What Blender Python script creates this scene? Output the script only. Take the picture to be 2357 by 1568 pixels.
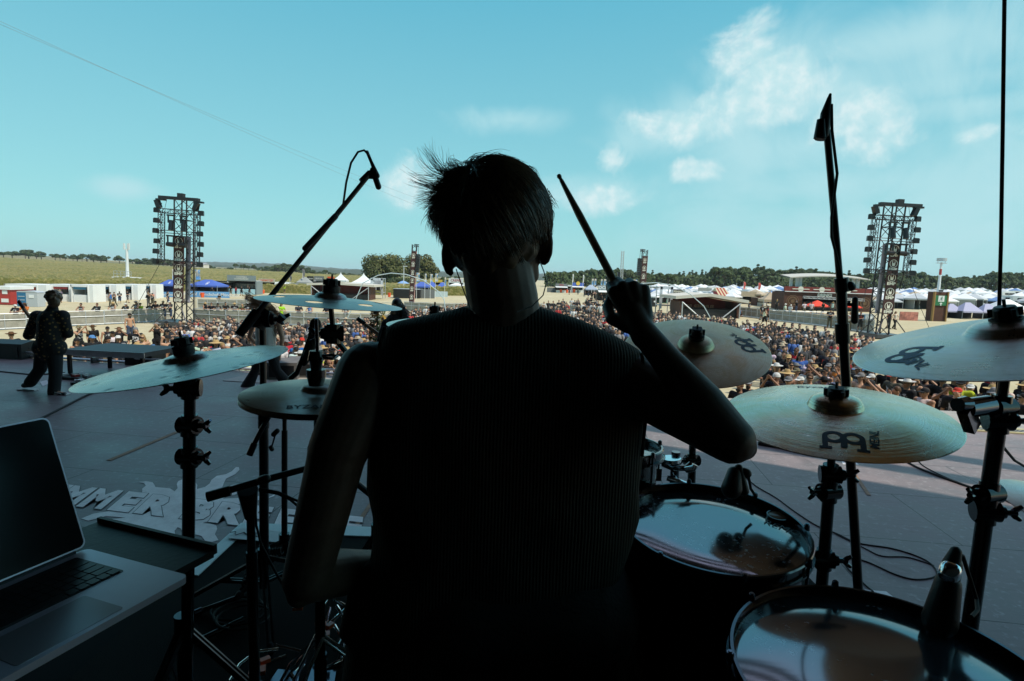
import bpy, math, random
import numpy as np
from mathutils import Vector, Matrix, noise as mnoise
R = math.radians
rnd = random.Random(7)
sc = bpy.context.scene
for o in list(bpy.data.objects): bpy.data.objects.remove(o)
COL = sc.collection

# ------------------------------------------------------------------ camera
CAM = Vector((0, 0, 2.25)); PITCH = R(6.27); ROLL = R(1.8)
F_ = Vector((0, math.cos(PITCH), -math.sin(PITCH)))
r0 = Vector((1, 0, 0)); u0 = Vector((0, math.sin(PITCH), math.cos(PITCH)))
RT = r0*math.cos(ROLL) + u0*math.sin(ROLL); UP = -r0*math.sin(ROLL) + u0*math.cos(ROLL)
FP = 2357*20/36.0; CX, CY = 1178.5, 784.0
cd = bpy.data.cameras.new('camera'); cam = bpy.data.objects.new('camera', cd); COL.objects.link(cam)
cd.sensor_width = 36; cd.lens = 20; cd.clip_start = 0.05; cd.clip_end = 20000
cd.dof.use_dof = False
M = Matrix((RT, UP, -F_)).transposed().to_4x4(); M.translation = CAM
cam.matrix_world = M; sc.camera = cam

# ------------------------------------------------------------------ world, sun, exposure
SUN_DIR = Vector((0.50, -0.30, 0.81)).normalized()
sun_el = math.asin(SUN_DIR.z); sun_az = math.atan2(SUN_DIR.x, SUN_DIR.y)
w = bpy.data.worlds.new('World'); sc.world = w; w.use_nodes = True
SKY_STRENGTH = 0.105
def pixdir(px, py): return (F_ + RT*((px-CX)/FP) + UP*((CY-py)/FP)).normalized()
def build_world():
    nt = w.node_tree; N = nt.nodes; L = nt.links; N.clear()
    def nd(t, **k):
        n = N.new(t)
        for a, b in k.items(): setattr(n, a, b)
        return n
    def val(n, i, v):
        if hasattr(v, 'is_linked'): L.new(v, n.inputs[i])
        else: n.inputs[i].default_value = v
    def mth(op, a, b=0.0, clamp=False):
        n = nd('ShaderNodeMath', operation=op, use_clamp=clamp); val(n, 0, a); val(n, 1, b); return n.outputs[0]
    def vm(op, a, b=(0, 0, 0)):
        n = nd('ShaderNodeVectorMath', operation=op); val(n, 0, a); val(n, 1, b); return n
    out = nd('ShaderNodeOutputWorld'); bg = nd('ShaderNodeBackground'); L.new(bg.outputs[0], out.inputs[0])
    sky = nd('ShaderNodeTexSky', sky_type='NISHITA'); sky.sun_disc = False
    sky.sun_elevation = sun_el; sky.sun_rotation = sun_az; sky.air_density = 1.0; sky.dust_density = 1.0; sky.ozone_density = 1.5
    # film-like teal balance of the sky colour
    tint = nd('ShaderNodeMix', data_type='RGBA', blend_type='MULTIPLY'); tint.inputs[0].default_value = 1
    L.new(sky.outputs[0], tint.inputs[6]); tint.inputs[7].default_value = TINT
    geo = nd('ShaderNodeTexCoord'); d = geo.outputs['Generated']
    nrm = vm('NORMALIZE', d).outputs[0]
    sp = nd('ShaderNodeSeparateXYZ'); L.new(nrm, sp.inputs[0])
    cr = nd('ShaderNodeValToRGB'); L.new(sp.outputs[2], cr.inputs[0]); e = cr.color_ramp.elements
    for i, (p, c) in enumerate([(0.0, (.41, .75, .80)), (.12, (.32, .70, .76)), (.42, (.14, .535, .70)), (.60, (.17, .50, .76)), (.74, (.60, .62, .90)), (1.0, (.60, .58, .90))]):  # lilac stops added above the camera view to tint floor and cymbals
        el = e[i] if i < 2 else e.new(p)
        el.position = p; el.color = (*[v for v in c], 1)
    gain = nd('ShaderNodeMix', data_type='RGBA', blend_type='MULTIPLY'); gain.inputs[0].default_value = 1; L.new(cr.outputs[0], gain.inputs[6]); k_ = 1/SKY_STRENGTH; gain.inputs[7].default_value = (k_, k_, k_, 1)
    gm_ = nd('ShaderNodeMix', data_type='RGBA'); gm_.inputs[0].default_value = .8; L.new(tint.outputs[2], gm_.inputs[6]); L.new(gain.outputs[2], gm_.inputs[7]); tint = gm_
    def fbm(scale, det, rough, dist=0.0, off=(0, 0, 0)):
        a = vm('ADD', nrm, off).outputs[0]
        n = nd('ShaderNodeTexNoise'); n.inputs['Scale'].default_value = scale; n.inputs['Detail'].default_value = det
        n.inputs['Roughness'].default_value = rough; n.inputs['Distortion'].default_value = dist
        L.new(a, n.inputs['Vector']); return n.outputs[0]
    n1 = fbm(11, 14, 0.6, 0.5); n2 = fbm(6, 12, 0.62, 0.6, (3, 1, 2)); n3 = fbm(45, 6, 0.6, 0.0, (1, 5, 2))
    def blobs(lst):
        cur = None
        for (px, py, rx, rz) in lst:
            c = pixdir(px, py)
            s = vm('SUBTRACT', nrm, tuple(c)).outputs[0]
            s = vm('MULTIPLY', s, (1/(rx/FP), 0.0, 1/(rz/FP))).outputs[0]
            l = nd('ShaderNodeVectorMath', operation='LENGTH'); L.new(s, l.inputs[0])
            v = mth('SUBTRACT', 1.0, l.outputs['Value'])
            cur = v if cur is None else mth('MAXIMUM', cur, v)
        front = vm('DOT_PRODUCT', nrm, tuple(F_)).outputs['Value']
        return mth('MULTIPLY', mth('ADD', cur, 1.0), mth('GREATER_THAN', front, 0.2))   # 0..2
    def ramp(x, a, b, hi):
        n = nd('ShaderNodeMapRange'); n.interpolation_type = 'SMOOTHSTEP'
        L.new(x, n.inputs[0]); n.inputs[1].default_value = a; n.inputs[2].default_value = b; n.inputs[4].default_value = hi
        return n.outputs[0]
    cum = blobs([(1730, 118, 75, 62), (1748, 170, 60, 70), (1805, 210, 85, 62), (1845, 185, 48, 62), (1775, 240, 95, 45), (1755, 272, 50, 30), (1700, 240, 120, 45), (1600, 285, 130, 40), (1990, 260, 85, 60), (2040, 315, 70, 60), (1405, 368, 50, 34), (1370, 460, 110, 34), (925, 420, 62, 62), (1600, 395, 50, 28), (2225, 310, 75, 20)])
    nm = nd('ShaderNodeMath', operation='MULTIPLY_ADD'); L.new(n1, nm.inputs[0]); nm.inputs[1].default_value = 3.4; L.new(cum, nm.inputs[2])
    cm = ramp(nm.outputs[0], 2.7, 3.55, 0.82)
    soft = blobs([(1640, 270, 200, 70), (1520, 320, 150, 45), (1780, 180, 170, 120), (1850, 340, 260, 90), (2000, 420, 340, 70), (1650, 250, 120, 50), (2300, 170, 200, 60), (2250, 240, 160, 40),
                  (1180, 275, 120, 30), (2100, 90, 250, 60), (1350, 450, 250, 50), (950, 430, 90, 60), (290, 433, 60, 22), (2330, 90, 220, 130), (2350, 420, 300, 170), (2000, 540, 500, 110), (1900, 230, 180, 130)])
    nm2 = nd('ShaderNodeMath', operation='MULTIPLY_ADD'); L.new(n2, nm2.inputs[0]); nm2.inputs[1].default_value = 2.6; L.new(soft, nm2.inputs[2])
    sm = ramp(nm2.outputs[0], 2.05, 3.5, 0.75)
    # cloud light: brighter tops, slightly shaded insides
    shade = nd('ShaderNodeMix', data_type='RGBA'); L.new(ramp(n3, 0.35, 0.7, 1.0), shade.inputs[0])
    shade.inputs[6].default_value = CLOUD_A; shade.inputs[7].default_value = CLOUD_B
    mx1 = nd('ShaderNodeMix', data_type='RGBA'); L.new(sm, mx1.inputs[0]); L.new(tint.outputs[2], mx1.inputs[6]); mx1.inputs[7].default_value = CLOUD_S
    mx2 = nd('ShaderNodeMix', data_type='RGBA'); L.new(cm, mx2.inputs[0]); L.new(mx1.outputs[2], mx2.inputs[6]); L.new(shade.outputs[2], mx2.inputs[7])
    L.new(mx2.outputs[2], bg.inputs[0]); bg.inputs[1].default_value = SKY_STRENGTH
TINT = (0.8, 1.5, 1.3, 1)
CLOUD_A = (5.2, 7.7, 8.1, 1); CLOUD_B = (7.6, 8.8, 8.9, 1); CLOUD_S = (4.9, 7.6, 8.1, 1)
build_world()
sl = bpy.data.lights.new('sun', 'SUN'); sl.energy = 4.2; sl.angle = R(0.5); sl.color = (1.0, 0.94, 0.82)
so = bpy.data.objects.new('sun', sl); COL.objects.link(so)
so.rotation_euler = (-SUN_DIR).to_track_quat('-Z', 'Y').to_euler()
sc.view_settings.view_transform = 'Standard'; sc.view_settings.look = 'None'; sc.view_settings.gamma = 1; sc.view_settings.exposure = 0.0
sc.cycles.max_bounces = 6; sc.cycles.diffuse_bounces = 3; sc.cycles.glossy_bounces = 4; sc.cycles.transparent_max_bounces = 8
sc.cycles.caustics_reflective = False; sc.cycles.caustics_refractive = False; sc.cycles.sample_clamp_indirect = 4

# ------------------------------------------------------------------ ground shape and pixel -> world
def lerp(a, b, t): return a + (b-a)*t
def interp(x, xs, ys): return float(np.interp(x, xs, ys))
def smooth(t): t = max(0, min(1, t)); return t*t*(3-2*t)
def gz(x, y):
    base = -2.0 + 0.016*max(-45, min(45, x))
    if y < 55: return base
    u = max(-1.3, min(1.3, x/y))
    zf = interp(u, [-.9, -.6, -.33, 0, .1, .35, .9], [4.0, 1.2, -.9, -1.2, -1.2, 0.2, 3.2])
    d0 = interp(u, [-.9, -.2, .05, .9], [120, 105, 90, 65]); d1 = interp(u, [-.9, -.2, .05, .3, .9], [450, 400, 260, 230, 250])
    t = max(0, min(1, (y-d0)/(d1-d0)))
    return lerp(base, zf, t)
def PY(px, py, Y):
    d = F_ + RT*((px-CX)/FP) + UP*((CY-py)/FP)
    return CAM + d*(Y/d.y)
def PD(px, py, dep):
    return CAM + (F_ + RT*((px-CX)/FP) + UP*((CY-py)/FP))*dep
def PZ(px, py, z):
    d = F_ + RT*((px-CX)/FP) + UP*((CY-py)/FP)
    return CAM + d*((z-CAM.z)/d.z)
def G(px, py, h=0.0):
    d = F_ + RT*((px-CX)/FP) + UP*((CY-py)/FP)
    lo = 8.0; y = lo
    while y < 2500:
        p = CAM + d*(y/d.y)
        if p.z <= gz(p.x, p.y)+h: break
        lo = y; y *= 1.02
    hi = y
    for _ in range(24):
        m = (lo+hi)/2; p = CAM + d*(m/d.y)
        if p.z <= gz(p.x, p.y)+h: hi = m
        else: lo = m
    return CAM + d*(hi/d.y)
def proj(p):
    v = Vector(p)-CAM; z = v.dot(F_)
    return CX + FP*v.dot(RT)/z, CY - FP*v.dot(UP)/z
def site(x0, x1, yb, yt):
    """front of something standing on the ground: base middle, width, height"""
    b = G((x0+x1)/2, yb); t = PY((x0+x1)/2, yt, b.y)
    wd = PY(x1, yb, b.y).x - PY(x0, yb, b.y).x
    return b, wd, t.z-b.z

# ------------------------------------------------------------------ materials
MATS = {}
def mat(name, col=(.5, .5, .5), rough=.6, metal=0.0, var=0.0, vscale=8, bump=0.0, bscale=40, spec=0.5, objcol=False, alpha=1.0, coat=0.0, trans=0.0):
    if name in MATS: return MATS[name]
    m = bpy.data.materials.new(name); m.use_nodes = True; nt = m.node_tree; b = nt.nodes['Principled BSDF']
    b.inputs['Roughness'].default_value = rough; b.inputs['Metallic'].default_value = metal
    b.inputs['Specular IOR Level'].default_value = spec
    b.inputs['Coat Weight'].default_value = coat
    if trans: b.inputs['Transmission Weight'].default_value = trans
    if alpha < 1: b.inputs['Alpha'].default_value = alpha
    c4 = (*col, 1); b.inputs['Base Color'].default_value = c4
    src = None
    if objcol:
        oi = nt.nodes.new('ShaderNodeObjectInfo'); src = oi.outputs['Color']; nt.links.new(src, b.inputs['Base Color'])
    if var or bump:
        tc = nt.nodes.new('ShaderNodeTexCoord')
    if var:
        n = nt.nodes.new('ShaderNodeTexNoise'); n.inputs['Scale'].default_value = vscale; n.inputs['Detail'].default_value = 5; n.inputs['Roughness'].default_value = .65
        nt.links.new(tc.outputs['Object'], n.inputs['Vector'])
        mr = nt.nodes.new('ShaderNodeMapRange'); mr.inputs[1].default_value = .3; mr.inputs[2].default_value = .7; mr.inputs[3].default_value = 1-var; mr.inputs[4].default_value = 1+var
        nt.links.new(n.outputs[0], mr.inputs[0])
        mx = nt.nodes.new('ShaderNodeMix'); mx.data_type = 'RGBA'; mx.blend_type = 'MULTIPLY'; mx.inputs[0].default_value = 1
        if src is not None: nt.links.new(src, mx.inputs[6])
        else: mx.inputs[6].default_value = c4
        nt.links.new(mr.outputs[0], mx.inputs[7]); nt.links.new(mx.outputs[2], b.inputs['Base Color'])
    if bump:
        n = nt.nodes.new('ShaderNodeTexNoise'); n.inputs['Scale'].default_value = bscale; n.inputs['Detail'].default_value = 4
        nt.links.new(tc.outputs['Object'], n.inputs['Vector'])
        bp = nt.nodes.new('ShaderNodeBump'); bp.inputs['Strength'].default_value = bump; bp.inputs['Distance'].default_value = .01
        nt.links.new(n.outputs[0], bp.inputs['Height']); nt.links.new(bp.outputs[0], b.inputs['Normal'])
    MATS[name] = m; return m
class NT:
    """small node-writing helper for the special materials"""
    def __init__(s, name, **k):
        s.m = mat(name, **k); s.nt = s.m.node_tree; s.b = s.nt.nodes['Principled BSDF']; s.tc = s.nt.nodes.new('ShaderNodeTexCoord').outputs['Object']
    def n(s, t, ins={}, **k):
        x = s.nt.nodes.new(t)
        for a, v in k.items(): setattr(x, a, v)
        for i, v in ins.items():
            if hasattr(v, 'is_linked'): s.nt.links.new(v, x.inputs[i])
            else: x.inputs[i].default_value = v
        return x
    def noise(s, scale, det=5, rough=.6, vec=None, dist=0):
        return s.n('ShaderNodeTexNoise', {'Vector': vec or s.tc, 'Scale': scale, 'Detail': det, 'Roughness': rough, 'Distortion': dist}).outputs[0]
    def rng(s, x, a, b, c=0., d=1.): return s.n('ShaderNodeMapRange', {0: x, 1: a, 2: b, 3: c, 4: d}).outputs[0]
    def mix(s, f, a, b, mode='MIX'):
        x = s.nt.nodes.new('ShaderNodeMix'); x.data_type = 'RGBA'; x.blend_type = mode
        for i, v in ((0, f), (6, a), (7, b)):
            if hasattr(v, 'is_linked'): s.nt.links.new(v, x.inputs[i])
            else: x.inputs[i].default_value = v if i == 0 else (*v, 1)[:4]
        return x.outputs[2]
    def math(s, op, a, b=0.): return s.n('ShaderNodeMath', {0: a, 1: b}, operation=op).outputs[0]
    def sep(s, v=None): return s.n('ShaderNodeSeparateXYZ', {0: v or s.tc}).outputs
    def to(s, sock, v): s.nt.links.new(v, s.b.inputs[sock])
    def bump(s, h, st=.3, dist=.01):
        x = s.n('ShaderNodeBump', {'Height': h, 'Strength': st, 'Distance': dist}); s.nt.links.new(x.outputs[0], s.b.inputs['Normal'])

# ------------------------------------------------------------------ mesh collecting
class MB:
    def __init__(s): s.v = []; s.f = []; s.mi = []; s.cur = 0; s.T = None
    def add(s, vs, fs):
        o = len(s.v)
        if s.T is not None: vs = [s.T @ Vector(v) for v in vs]
        s.v.extend([tuple(v) for v in vs]); s.f.extend([tuple(i+o for i in f) for f in fs]); s.mi.extend([s.cur]*len(fs)); return s
    def box(s, c, sz, rz=0.0, M3=None):
        x, y, z = sz[0]/2, sz[1]/2, sz[2]/2
        vs = [Vector((a*x, b*y, d*z)) for a in (-1, 1) for b in (-1, 1) for d in (-1, 1)]
        if M3 is None: M3 = Matrix.Rotation(rz, 3, 'Z')
        vs = [M3 @ v + Vector(c) for v in vs]
        return s.add(vs, [(0, 1, 3, 2), (4, 6, 7, 5), (0, 4, 5, 1), (2, 3, 7, 6), (0, 2, 6, 4), (1, 5, 7, 3)])
    def bar(s, a, b, wd, th=None):
        """square bar a->b"""
        a = Vector(a); b = Vector(b); d = b-a; l = d.length
        if l < 1e-6: return s
        q = d.to_track_quat('Z', 'Y').to_matrix(); return s.box((a+b)/2, (wd, th or wd, l), M3=q)
    def cone(s, a, b, ra, rb, n=12, cap=True):
        a = Vector(a); b = Vector(b); d = (b-a)
        if d.length < 1e-7: return s
        q = d.to_track_quat('Z', 'Y').to_matrix(); vs = []
        for p, r in ((a, ra), (b, rb)):
            for i in range(n):
                t = 2*math.pi*i/n; vs.append(p + q @ Vector((r*math.cos(t), r*math.sin(t), 0)))
        fs = [(i, (i+1) % n, n+(i+1) % n, n+i) for i in range(n)]
        if cap: fs += [tuple(range(n))[::-1], tuple(range(n, 2*n))]
        return s.add(vs, fs)
    def tube(s, pts, r, n=8, cap=True):
        pts = [Vector(p) for p in pts]; m = len(pts); rs = r if isinstance(r, (list, tuple)) else [r]*m
        vs = []; up = None
        for i, p in enumerate(pts):
            t = (pts[min(i+1, m-1)] - pts[max(i-1, 0)])
            if t.length < 1e-9: t = Vector((0, 0, 1))
            t.normalize()
            if up is None:
                up = Vector((0, 0, 1)) if abs(t.z) < .9 else Vector((1, 0, 0))
            a = up - t*up.dot(t)
            if a.length < 1e-6: a = t.orthogonal()
            a.normalize(); up = a; b = t.cross(a)
            for k in range(n):
                th = 2*math.pi*k/n; vs.append(p + (a*math.cos(th)+b*math.sin(th))*rs[i])
        fs = [(i*n+k, i*n+(k+1) % n, (i+1)*n+(k+1) % n, (i+1)*n+k) for i in range(m-1) for k in range(n)]
        if cap: fs += [tuple(range(n))[::-1], tuple(range((m-1)*n, m*n))]
        return s.add(vs, fs)
    def sph(s, c, r, n=16, m=10, M3=None):
        c = Vector(c); r = (r, r, r) if not isinstance(r, (tuple, list, Vector)) else r; vs = []
        for j in range(1, m):
            ph = math.pi*j/m
            for i in range(n):
                th = 2*math.pi*i/n; v = Vector((r[0]*math.sin(ph)*math.cos(th), r[1]*math.sin(ph)*math.sin(th), r[2]*math.cos(ph)))
                vs.append(c + (M3 @ v if M3 else v))
        a = Vector((0, 0, r[2])); top = c + (M3 @ a if M3 else a); bot = c - (M3 @ a if M3 else a)
        vs += [top, bot]; T = len(vs)-2; B = T+1
        fs = [(j*n+i, (j+1)*n+i, (j+1)*n+(i+1) % n, j*n+(i+1) % n) for j in range(m-2) for i in range(n)]
        fs += [(T, i, (i+1) % n) for i in range(n)] + [(B, (m-2)*n+(i+1) % n, (m-2)*n+i) for i in range(n)]
        return s.add(vs, fs)
    def cap_(s, a, b, ra, rb, n=14):
        """tapered capsule"""
        a = Vector(a); b = Vector(b); d = b-a
        if d.length < 1e-6: return s.sph(a, max(ra, rb), n)
        t = d.normalized(); pts = []; rs = []
        for k in range(5):
            th = math.pi/2*k/4; pts.append(a - t*ra*math.cos(th)); rs.append(max(1e-4, ra*math.sin(th)))
        for k in range(5):
            th = math.pi/2*k/4; pts.append(b + t*rb*math.sin(th)); rs.append(max(1e-4, rb*math.cos(th)))
        return s.tube(pts, rs, n)
    def lathe(s, prof, o, ax=(0, 0, 1), n=48, closed=False):
        q = Vector(ax).to_track_quat('Z', 'Y').to_matrix(); o = Vector(o); m = len(prof); vs = []
        for (r, z) in prof:
            for i in range(n):
                t = 2*math.pi*i/n; vs.append(o + q @ Vector((r*math.cos(t), r*math.sin(t), z)))
        fs = [(j*n+i, j*n+(i+1) % n, (j+1)*n+(i+1) % n, (j+1)*n+i) for j in range(m-1 if not closed else m-1) for i in range(n)]
        if closed: fs += [((m-1)*n+i, (m-1)*n+(i+1) % n, (i+1) % n, i) for i in range(n)]
        return s.add(vs, fs)
    def prism(s, poly, z0, z1, T=None):
        n = len(poly); vs = [Vector((x, y, z0)) for x, y in poly] + [Vector((x, y, z1)) for x, y in poly]
        if T is not None: vs = [T @ v for v in vs]
        return s.add(vs, [tuple(range(n))[::-1], tuple(range(n, 2*n))] + [(i, (i+1) % n, n+(i+1) % n, n+i) for i in range(n)])
    def text(s, body, size, T, mapz=None, align='CENTER', ext=0.0, squash=1.0, off=0.0):
        cu = bpy.data.curves.new('t', 'FONT'); cu.body = body; cu.size = size; cu.align_x = align; cu.align_y = 'CENTER'; cu.extrude = ext; cu.resolution_u = 2; cu.offset = off
        o = bpy.data.objects.new('t', cu); COL.objects.link(o)
        dg = bpy.context.evaluated_depsgraph_get(); me = bpy.data.meshes.new_from_object(o.evaluated_get(dg))
        vs = []
        for v in me.vertices:
            p = T @ Vector((v.co.x*squash, v.co.y, v.co.z)); vs.append(mapz(p) if mapz else p)
        s.add(vs, [tuple(p.vertices) for p in me.polygons])
        bpy.data.objects.remove(o); bpy.data.curves.remove(cu); bpy.data.meshes.remove(me); return s
    def mesh(s, name, mats, sm=False):
        me = bpy.data.meshes.new(name); me.from_pydata(s.v, [], s.f)
        if not isinstance(mats, (list, tuple)): mats = [mats]
        for m in mats: me.materials.append(m)
        if len(mats) > 1: me.polygons.foreach_set('material_index', s.mi)
        if sm:
            me.polygons.foreach_set('use_smooth', [True]*len(me.polygons))
            try: me.set_sharp_from_angle(angle=R(sm if sm is not True else 45))
            except Exception: pass
        me.update(); return me
    def build(s, name, mats, parent=None, sm=False, world=False, label=None):
        if parent is not None and world:
            inv = parent.matrix_world.inverted(); s.v = [tuple(inv @ Vector(v)) for v in s.v]
        me = s.mesh(name, mats, sm); o = bpy.data.objects.new(name, me); COL.objects.link(o)
        if parent is not None: o.parent = parent
        if label: o['label'] = label
        return o
def link_mesh(name, me, parent=None):
    o = bpy.data.objects.new(name, me); COL.objects.link(o); o.parent = parent; return o
def tag(o, label=None, cat=None, group=None, kind=None):
    if label: o['label'] = label
    if cat: o['category'] = cat
    if group: o['group'] = group
    if kind: o['kind'] = kind
    return o
def thing(name, label, cat, loc=(0, 0, 0), rz=0.0, group=None, rot=None):
    o = bpy.data.objects.new(name, None); COL.objects.link(o); o.empty_display_size = .1
    m = (rot.to_4x4() if rot is not None else Matrix.Rotation(rz, 4, 'Z')); m.translation = Vector(loc)
    o.matrix_world = m; return tag(o, label, cat, group)
def copy_tree(o, parent=None):
    c = o.copy(); COL.objects.link(c)
    if parent is not None: c.parent = parent
    for ch in KIDS(o): copy_tree(ch, c)
    return c
def KIDS(o): return [x for x in COL.objects if x.parent == o] if not hasattr(o, 'children') else list(o.children)
def remesh(mb, voxel, sm=4, name='m', mats=None, fac=.5):
    me = mb.mesh(name, mats or [], True); o = bpy.data.objects.new('tmp', me); COL.objects.link(o)
    md = o.modifiers.new('r', 'REMESH'); md.mode = 'VOXEL'; md.voxel_size = voxel; md.use_smooth_shade = True
    if sm:
        s2 = o.modifiers.new('s', 'SMOOTH'); s2.factor = fac; s2.iterations = sm
    dg = bpy.context.evaluated_depsgraph_get(); out = bpy.data.meshes.new_from_object(o.evaluated_get(dg)); out.name = name
    bpy.data.objects.remove(o); bpy.data.meshes.remove(me)
    if mats:
        out.materials.clear()
        for m in (mats if isinstance(mats, (list, tuple)) else [mats]): out.materials.append(m)
    return out
black = mat('black_plastic', (.007, .007, .008), .5, bump=.1, bscale=120)
black_gloss = mat('black_gloss', (.01, .01, .011), .12, spec=.6)
black_metal = mat('black_metal', (.018, .018, .02), .3, metal=.4)
chrome = mat('chrome', (.92, .94, .97), .14, metal=1)
dark_steel = mat('dark_steel', (.10, .10, .11), .35, metal=.8, var=.2)
alu = mat('aluminium', (.62, .63, .64), .4, metal=.7, var=.1)
galv = mat('galvanised_steel', (.5, .52, .53), .45, metal=.5, var=.15, vscale=3)
rubber = mat('black_rubber', (.008, .008, .008), .7)
whitep = mat('white_painted_metal', (.78, .79, .78), .45, var=.06, vscale=1.5)
# ================================================================== LAND
def axis_vals(lo, hi, near, n):
    out = [0.0]; st = near
    while out[-1] < hi: out.append(out[-1]+st); st *= 1.07
    neg = [0.0]; st = near
    while neg[-1] > lo: neg.append(neg[-1]-st); st *= 1.07
    return sorted(set(neg[1:]+out))
g = NT('dry_ground', rough=.95)
a = g.noise(.06, 6, .6); b2 = g.noise(.9, 6, .7); c3 = g.noise(9, 4, .7)
col = g.mix(g.rng(a, .35, .65), (.50, .43, .26), (.60, .53, .35))
col = g.mix(g.rng(b2, .42, .62), col, (.44, .38, .22), 'MIX')
col = g.mix(g.rng(c3, .35, .7, .0, .5), col, (.36, .30, .18))
g.to('Base Color', col); g.bump(c3, .4, .03)
mb = MB(); xs = axis_vals(-3500, 3500, 2.0, 0); ys = [y for y in axis_vals(-80, 4500, 2.0, 0)]
nx = len(xs)
mb.v = [(x, y, gz(x, y)) for y in ys for x in xs]
mb.f = [(j*nx+i, j*nx+i+1, (j+1)*nx+i+1, (j+1)*nx+i) for j in range(len(ys)-1) for i in range(nx-1)]; mb.mi = [0]*len(mb.f)
tag(mb.build('ground', g.m, sm=True), kind='structure')

# crop field: a dense ragged canopy of maize standing behind the stalls
g = NT('maize', rough=.9)
n1 = g.noise(.035, 3, .6); n2 = g.noise(1.1, 6, .75); n3 = g.noise(.25, 4, .7)
col = g.mix(g.rng(n1, .4, .62), (.125, .135, .022), (.23, .19, .05))
col = g.mix(g.rng(n3, .4, .65, 0, .6), col, (.085, .105, .018))
col = g.mix(g.rng(n2, .45, .62), col, (.30, .25, .09)); g.to('Base Color', col); g.bump(n2, 1.0, .5)
mb = MB(); us = np.linspace(-1.5, -.06, 330); rows = 120
for j in range(rows):
    t = (j/(rows-1))**1.6
    for u in us:
        D0 = interp(u, [-1.5, -.9, -.5, -.06], [98, 112, 122, 128]); D1 = interp(u, [-1.5, -.9, -.6, -.33, -.06], [470, 450, 430, 400, 330])
        Y = lerp(D0, D1, t); x = u*Y
        h = 1.7 + .5*mnoise.noise((x*.8, Y*.8, 0)) + rnd.uniform(-.25, .25)
        if j == 0: h = -.1
        mb.v.append((x, Y, gz(x, Y)+h))
n = len(us); mb.f = [(j*n+i, j*n+i+1, (j+1)*n+i+1, (j+1)*n+i) for j in range(rows-1) for i in range(n-1)]; mb.mi = [0]*len(mb.f)
tag(mb.build('crop_field', g.m), kind='structure')

# farther land rising behind the field, then wooded hills
def ridge(name, prof, D0, D1, m, jit=0, depth_back=400):
    mb = MB(); px = np.arange(prof[0][0], prof[-1][0]+1, 4.0); K = 7
    xs_ = [p[0] for p in prof]; ys_ = [p[1] for p in prof]
    for j in range(K+1):
        t = j/K
        for x in px:
            py = interp(x, xs_, ys_) - (jit*mnoise.noise((x*.09, 3.1, 0))+jit*.6*mnoise.noise((x*.3, 7.7, 0)) if jit else 0)
            top = PY(x, py, D1); bot = PY(x, py+60, D0); z0 = min(gz(bot.x, D0)-.3, top.z-1)
            if j < K:
                Y = lerp(D0, D1, t); p = PY(x, py, Y); z = lerp(z0, top.z, 1-(1-t)**1.5) if t > 0 else z0
                mb.v.append((p.x, Y, z))
            else: mb.v.append((top.x*1.02, D1+depth_back, top.z-8))
        if j == K-1:
            pass
    n = len(px)
    mb.f = [(j*n+i, j*n+i+1, (j+1)*n+i+1, (j+1)*n+i) for j in range(K) for i in range(n-1)]; mb.mi = [0]*len(mb.f)
    return tag(mb.build(name, m, sm=True), kind='structure')
g = NT('far_fields', rough=.95)
n1 = g.n('ShaderNodeTexVoronoi', {'Vector': g.n('ShaderNodeMapping', {0: g.tc, 3: (.006, .011, .02)}).outputs[0], 'Scale': 1.0}, feature='F1').outputs['Color']
sx = g.sep(n1)
col = g.mix(g.rng(sx[0], .2, .8), (.20, .17, .08), (.34, .29, .17)); col = g.mix(g.rng(sx[1], .45, .55), col, (.10, .11, .035))
g.to('Base Color', col)
PA = [(-500, 578), (0, 586), (60, 587), (110, 590), (180, 595), (260, 600), (320, 604), (400, 612), (470, 614), (600, 620), (700, 626), (800, 630), (900, 634), (1040, 640), (1178, 646), (1300, 650), (1500, 652), (2000, 664), (2900, 690)]
ridge('far_farmland', PA, 455, 900, g.m)
wood = NT('far_wood', rough=1.0); nn = wood.noise(.03, 6, .7)
wood.to('Base Color', wood.mix(wood.rng(nn, .35, .65), (.025, .04, .02), (.06, .075, .035)))
PB = [(-500, 590), (200, 601), (330, 602), (400, 600), (445, 602), (560, 605), (640, 607), (693, 611), (777, 618), (860, 621), (960, 626), (1030, 625), (1100, 628), (1267, 630), (1330, 636), (1500, 640), (2357, 660), (2900, 680)]
ridge('hills', PB, 2000, 3000, wood.m, jit=2.0)
PC = [(400, 609), (560, 612), (700, 618), (780, 622), (850, 619), (950, 622), (1000, 626), (1040, 629), (1150, 634), (1300, 640), (1500, 645)]
ridge('hills', PC, 1300, 1700, wood.m, jit=2.5)

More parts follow.
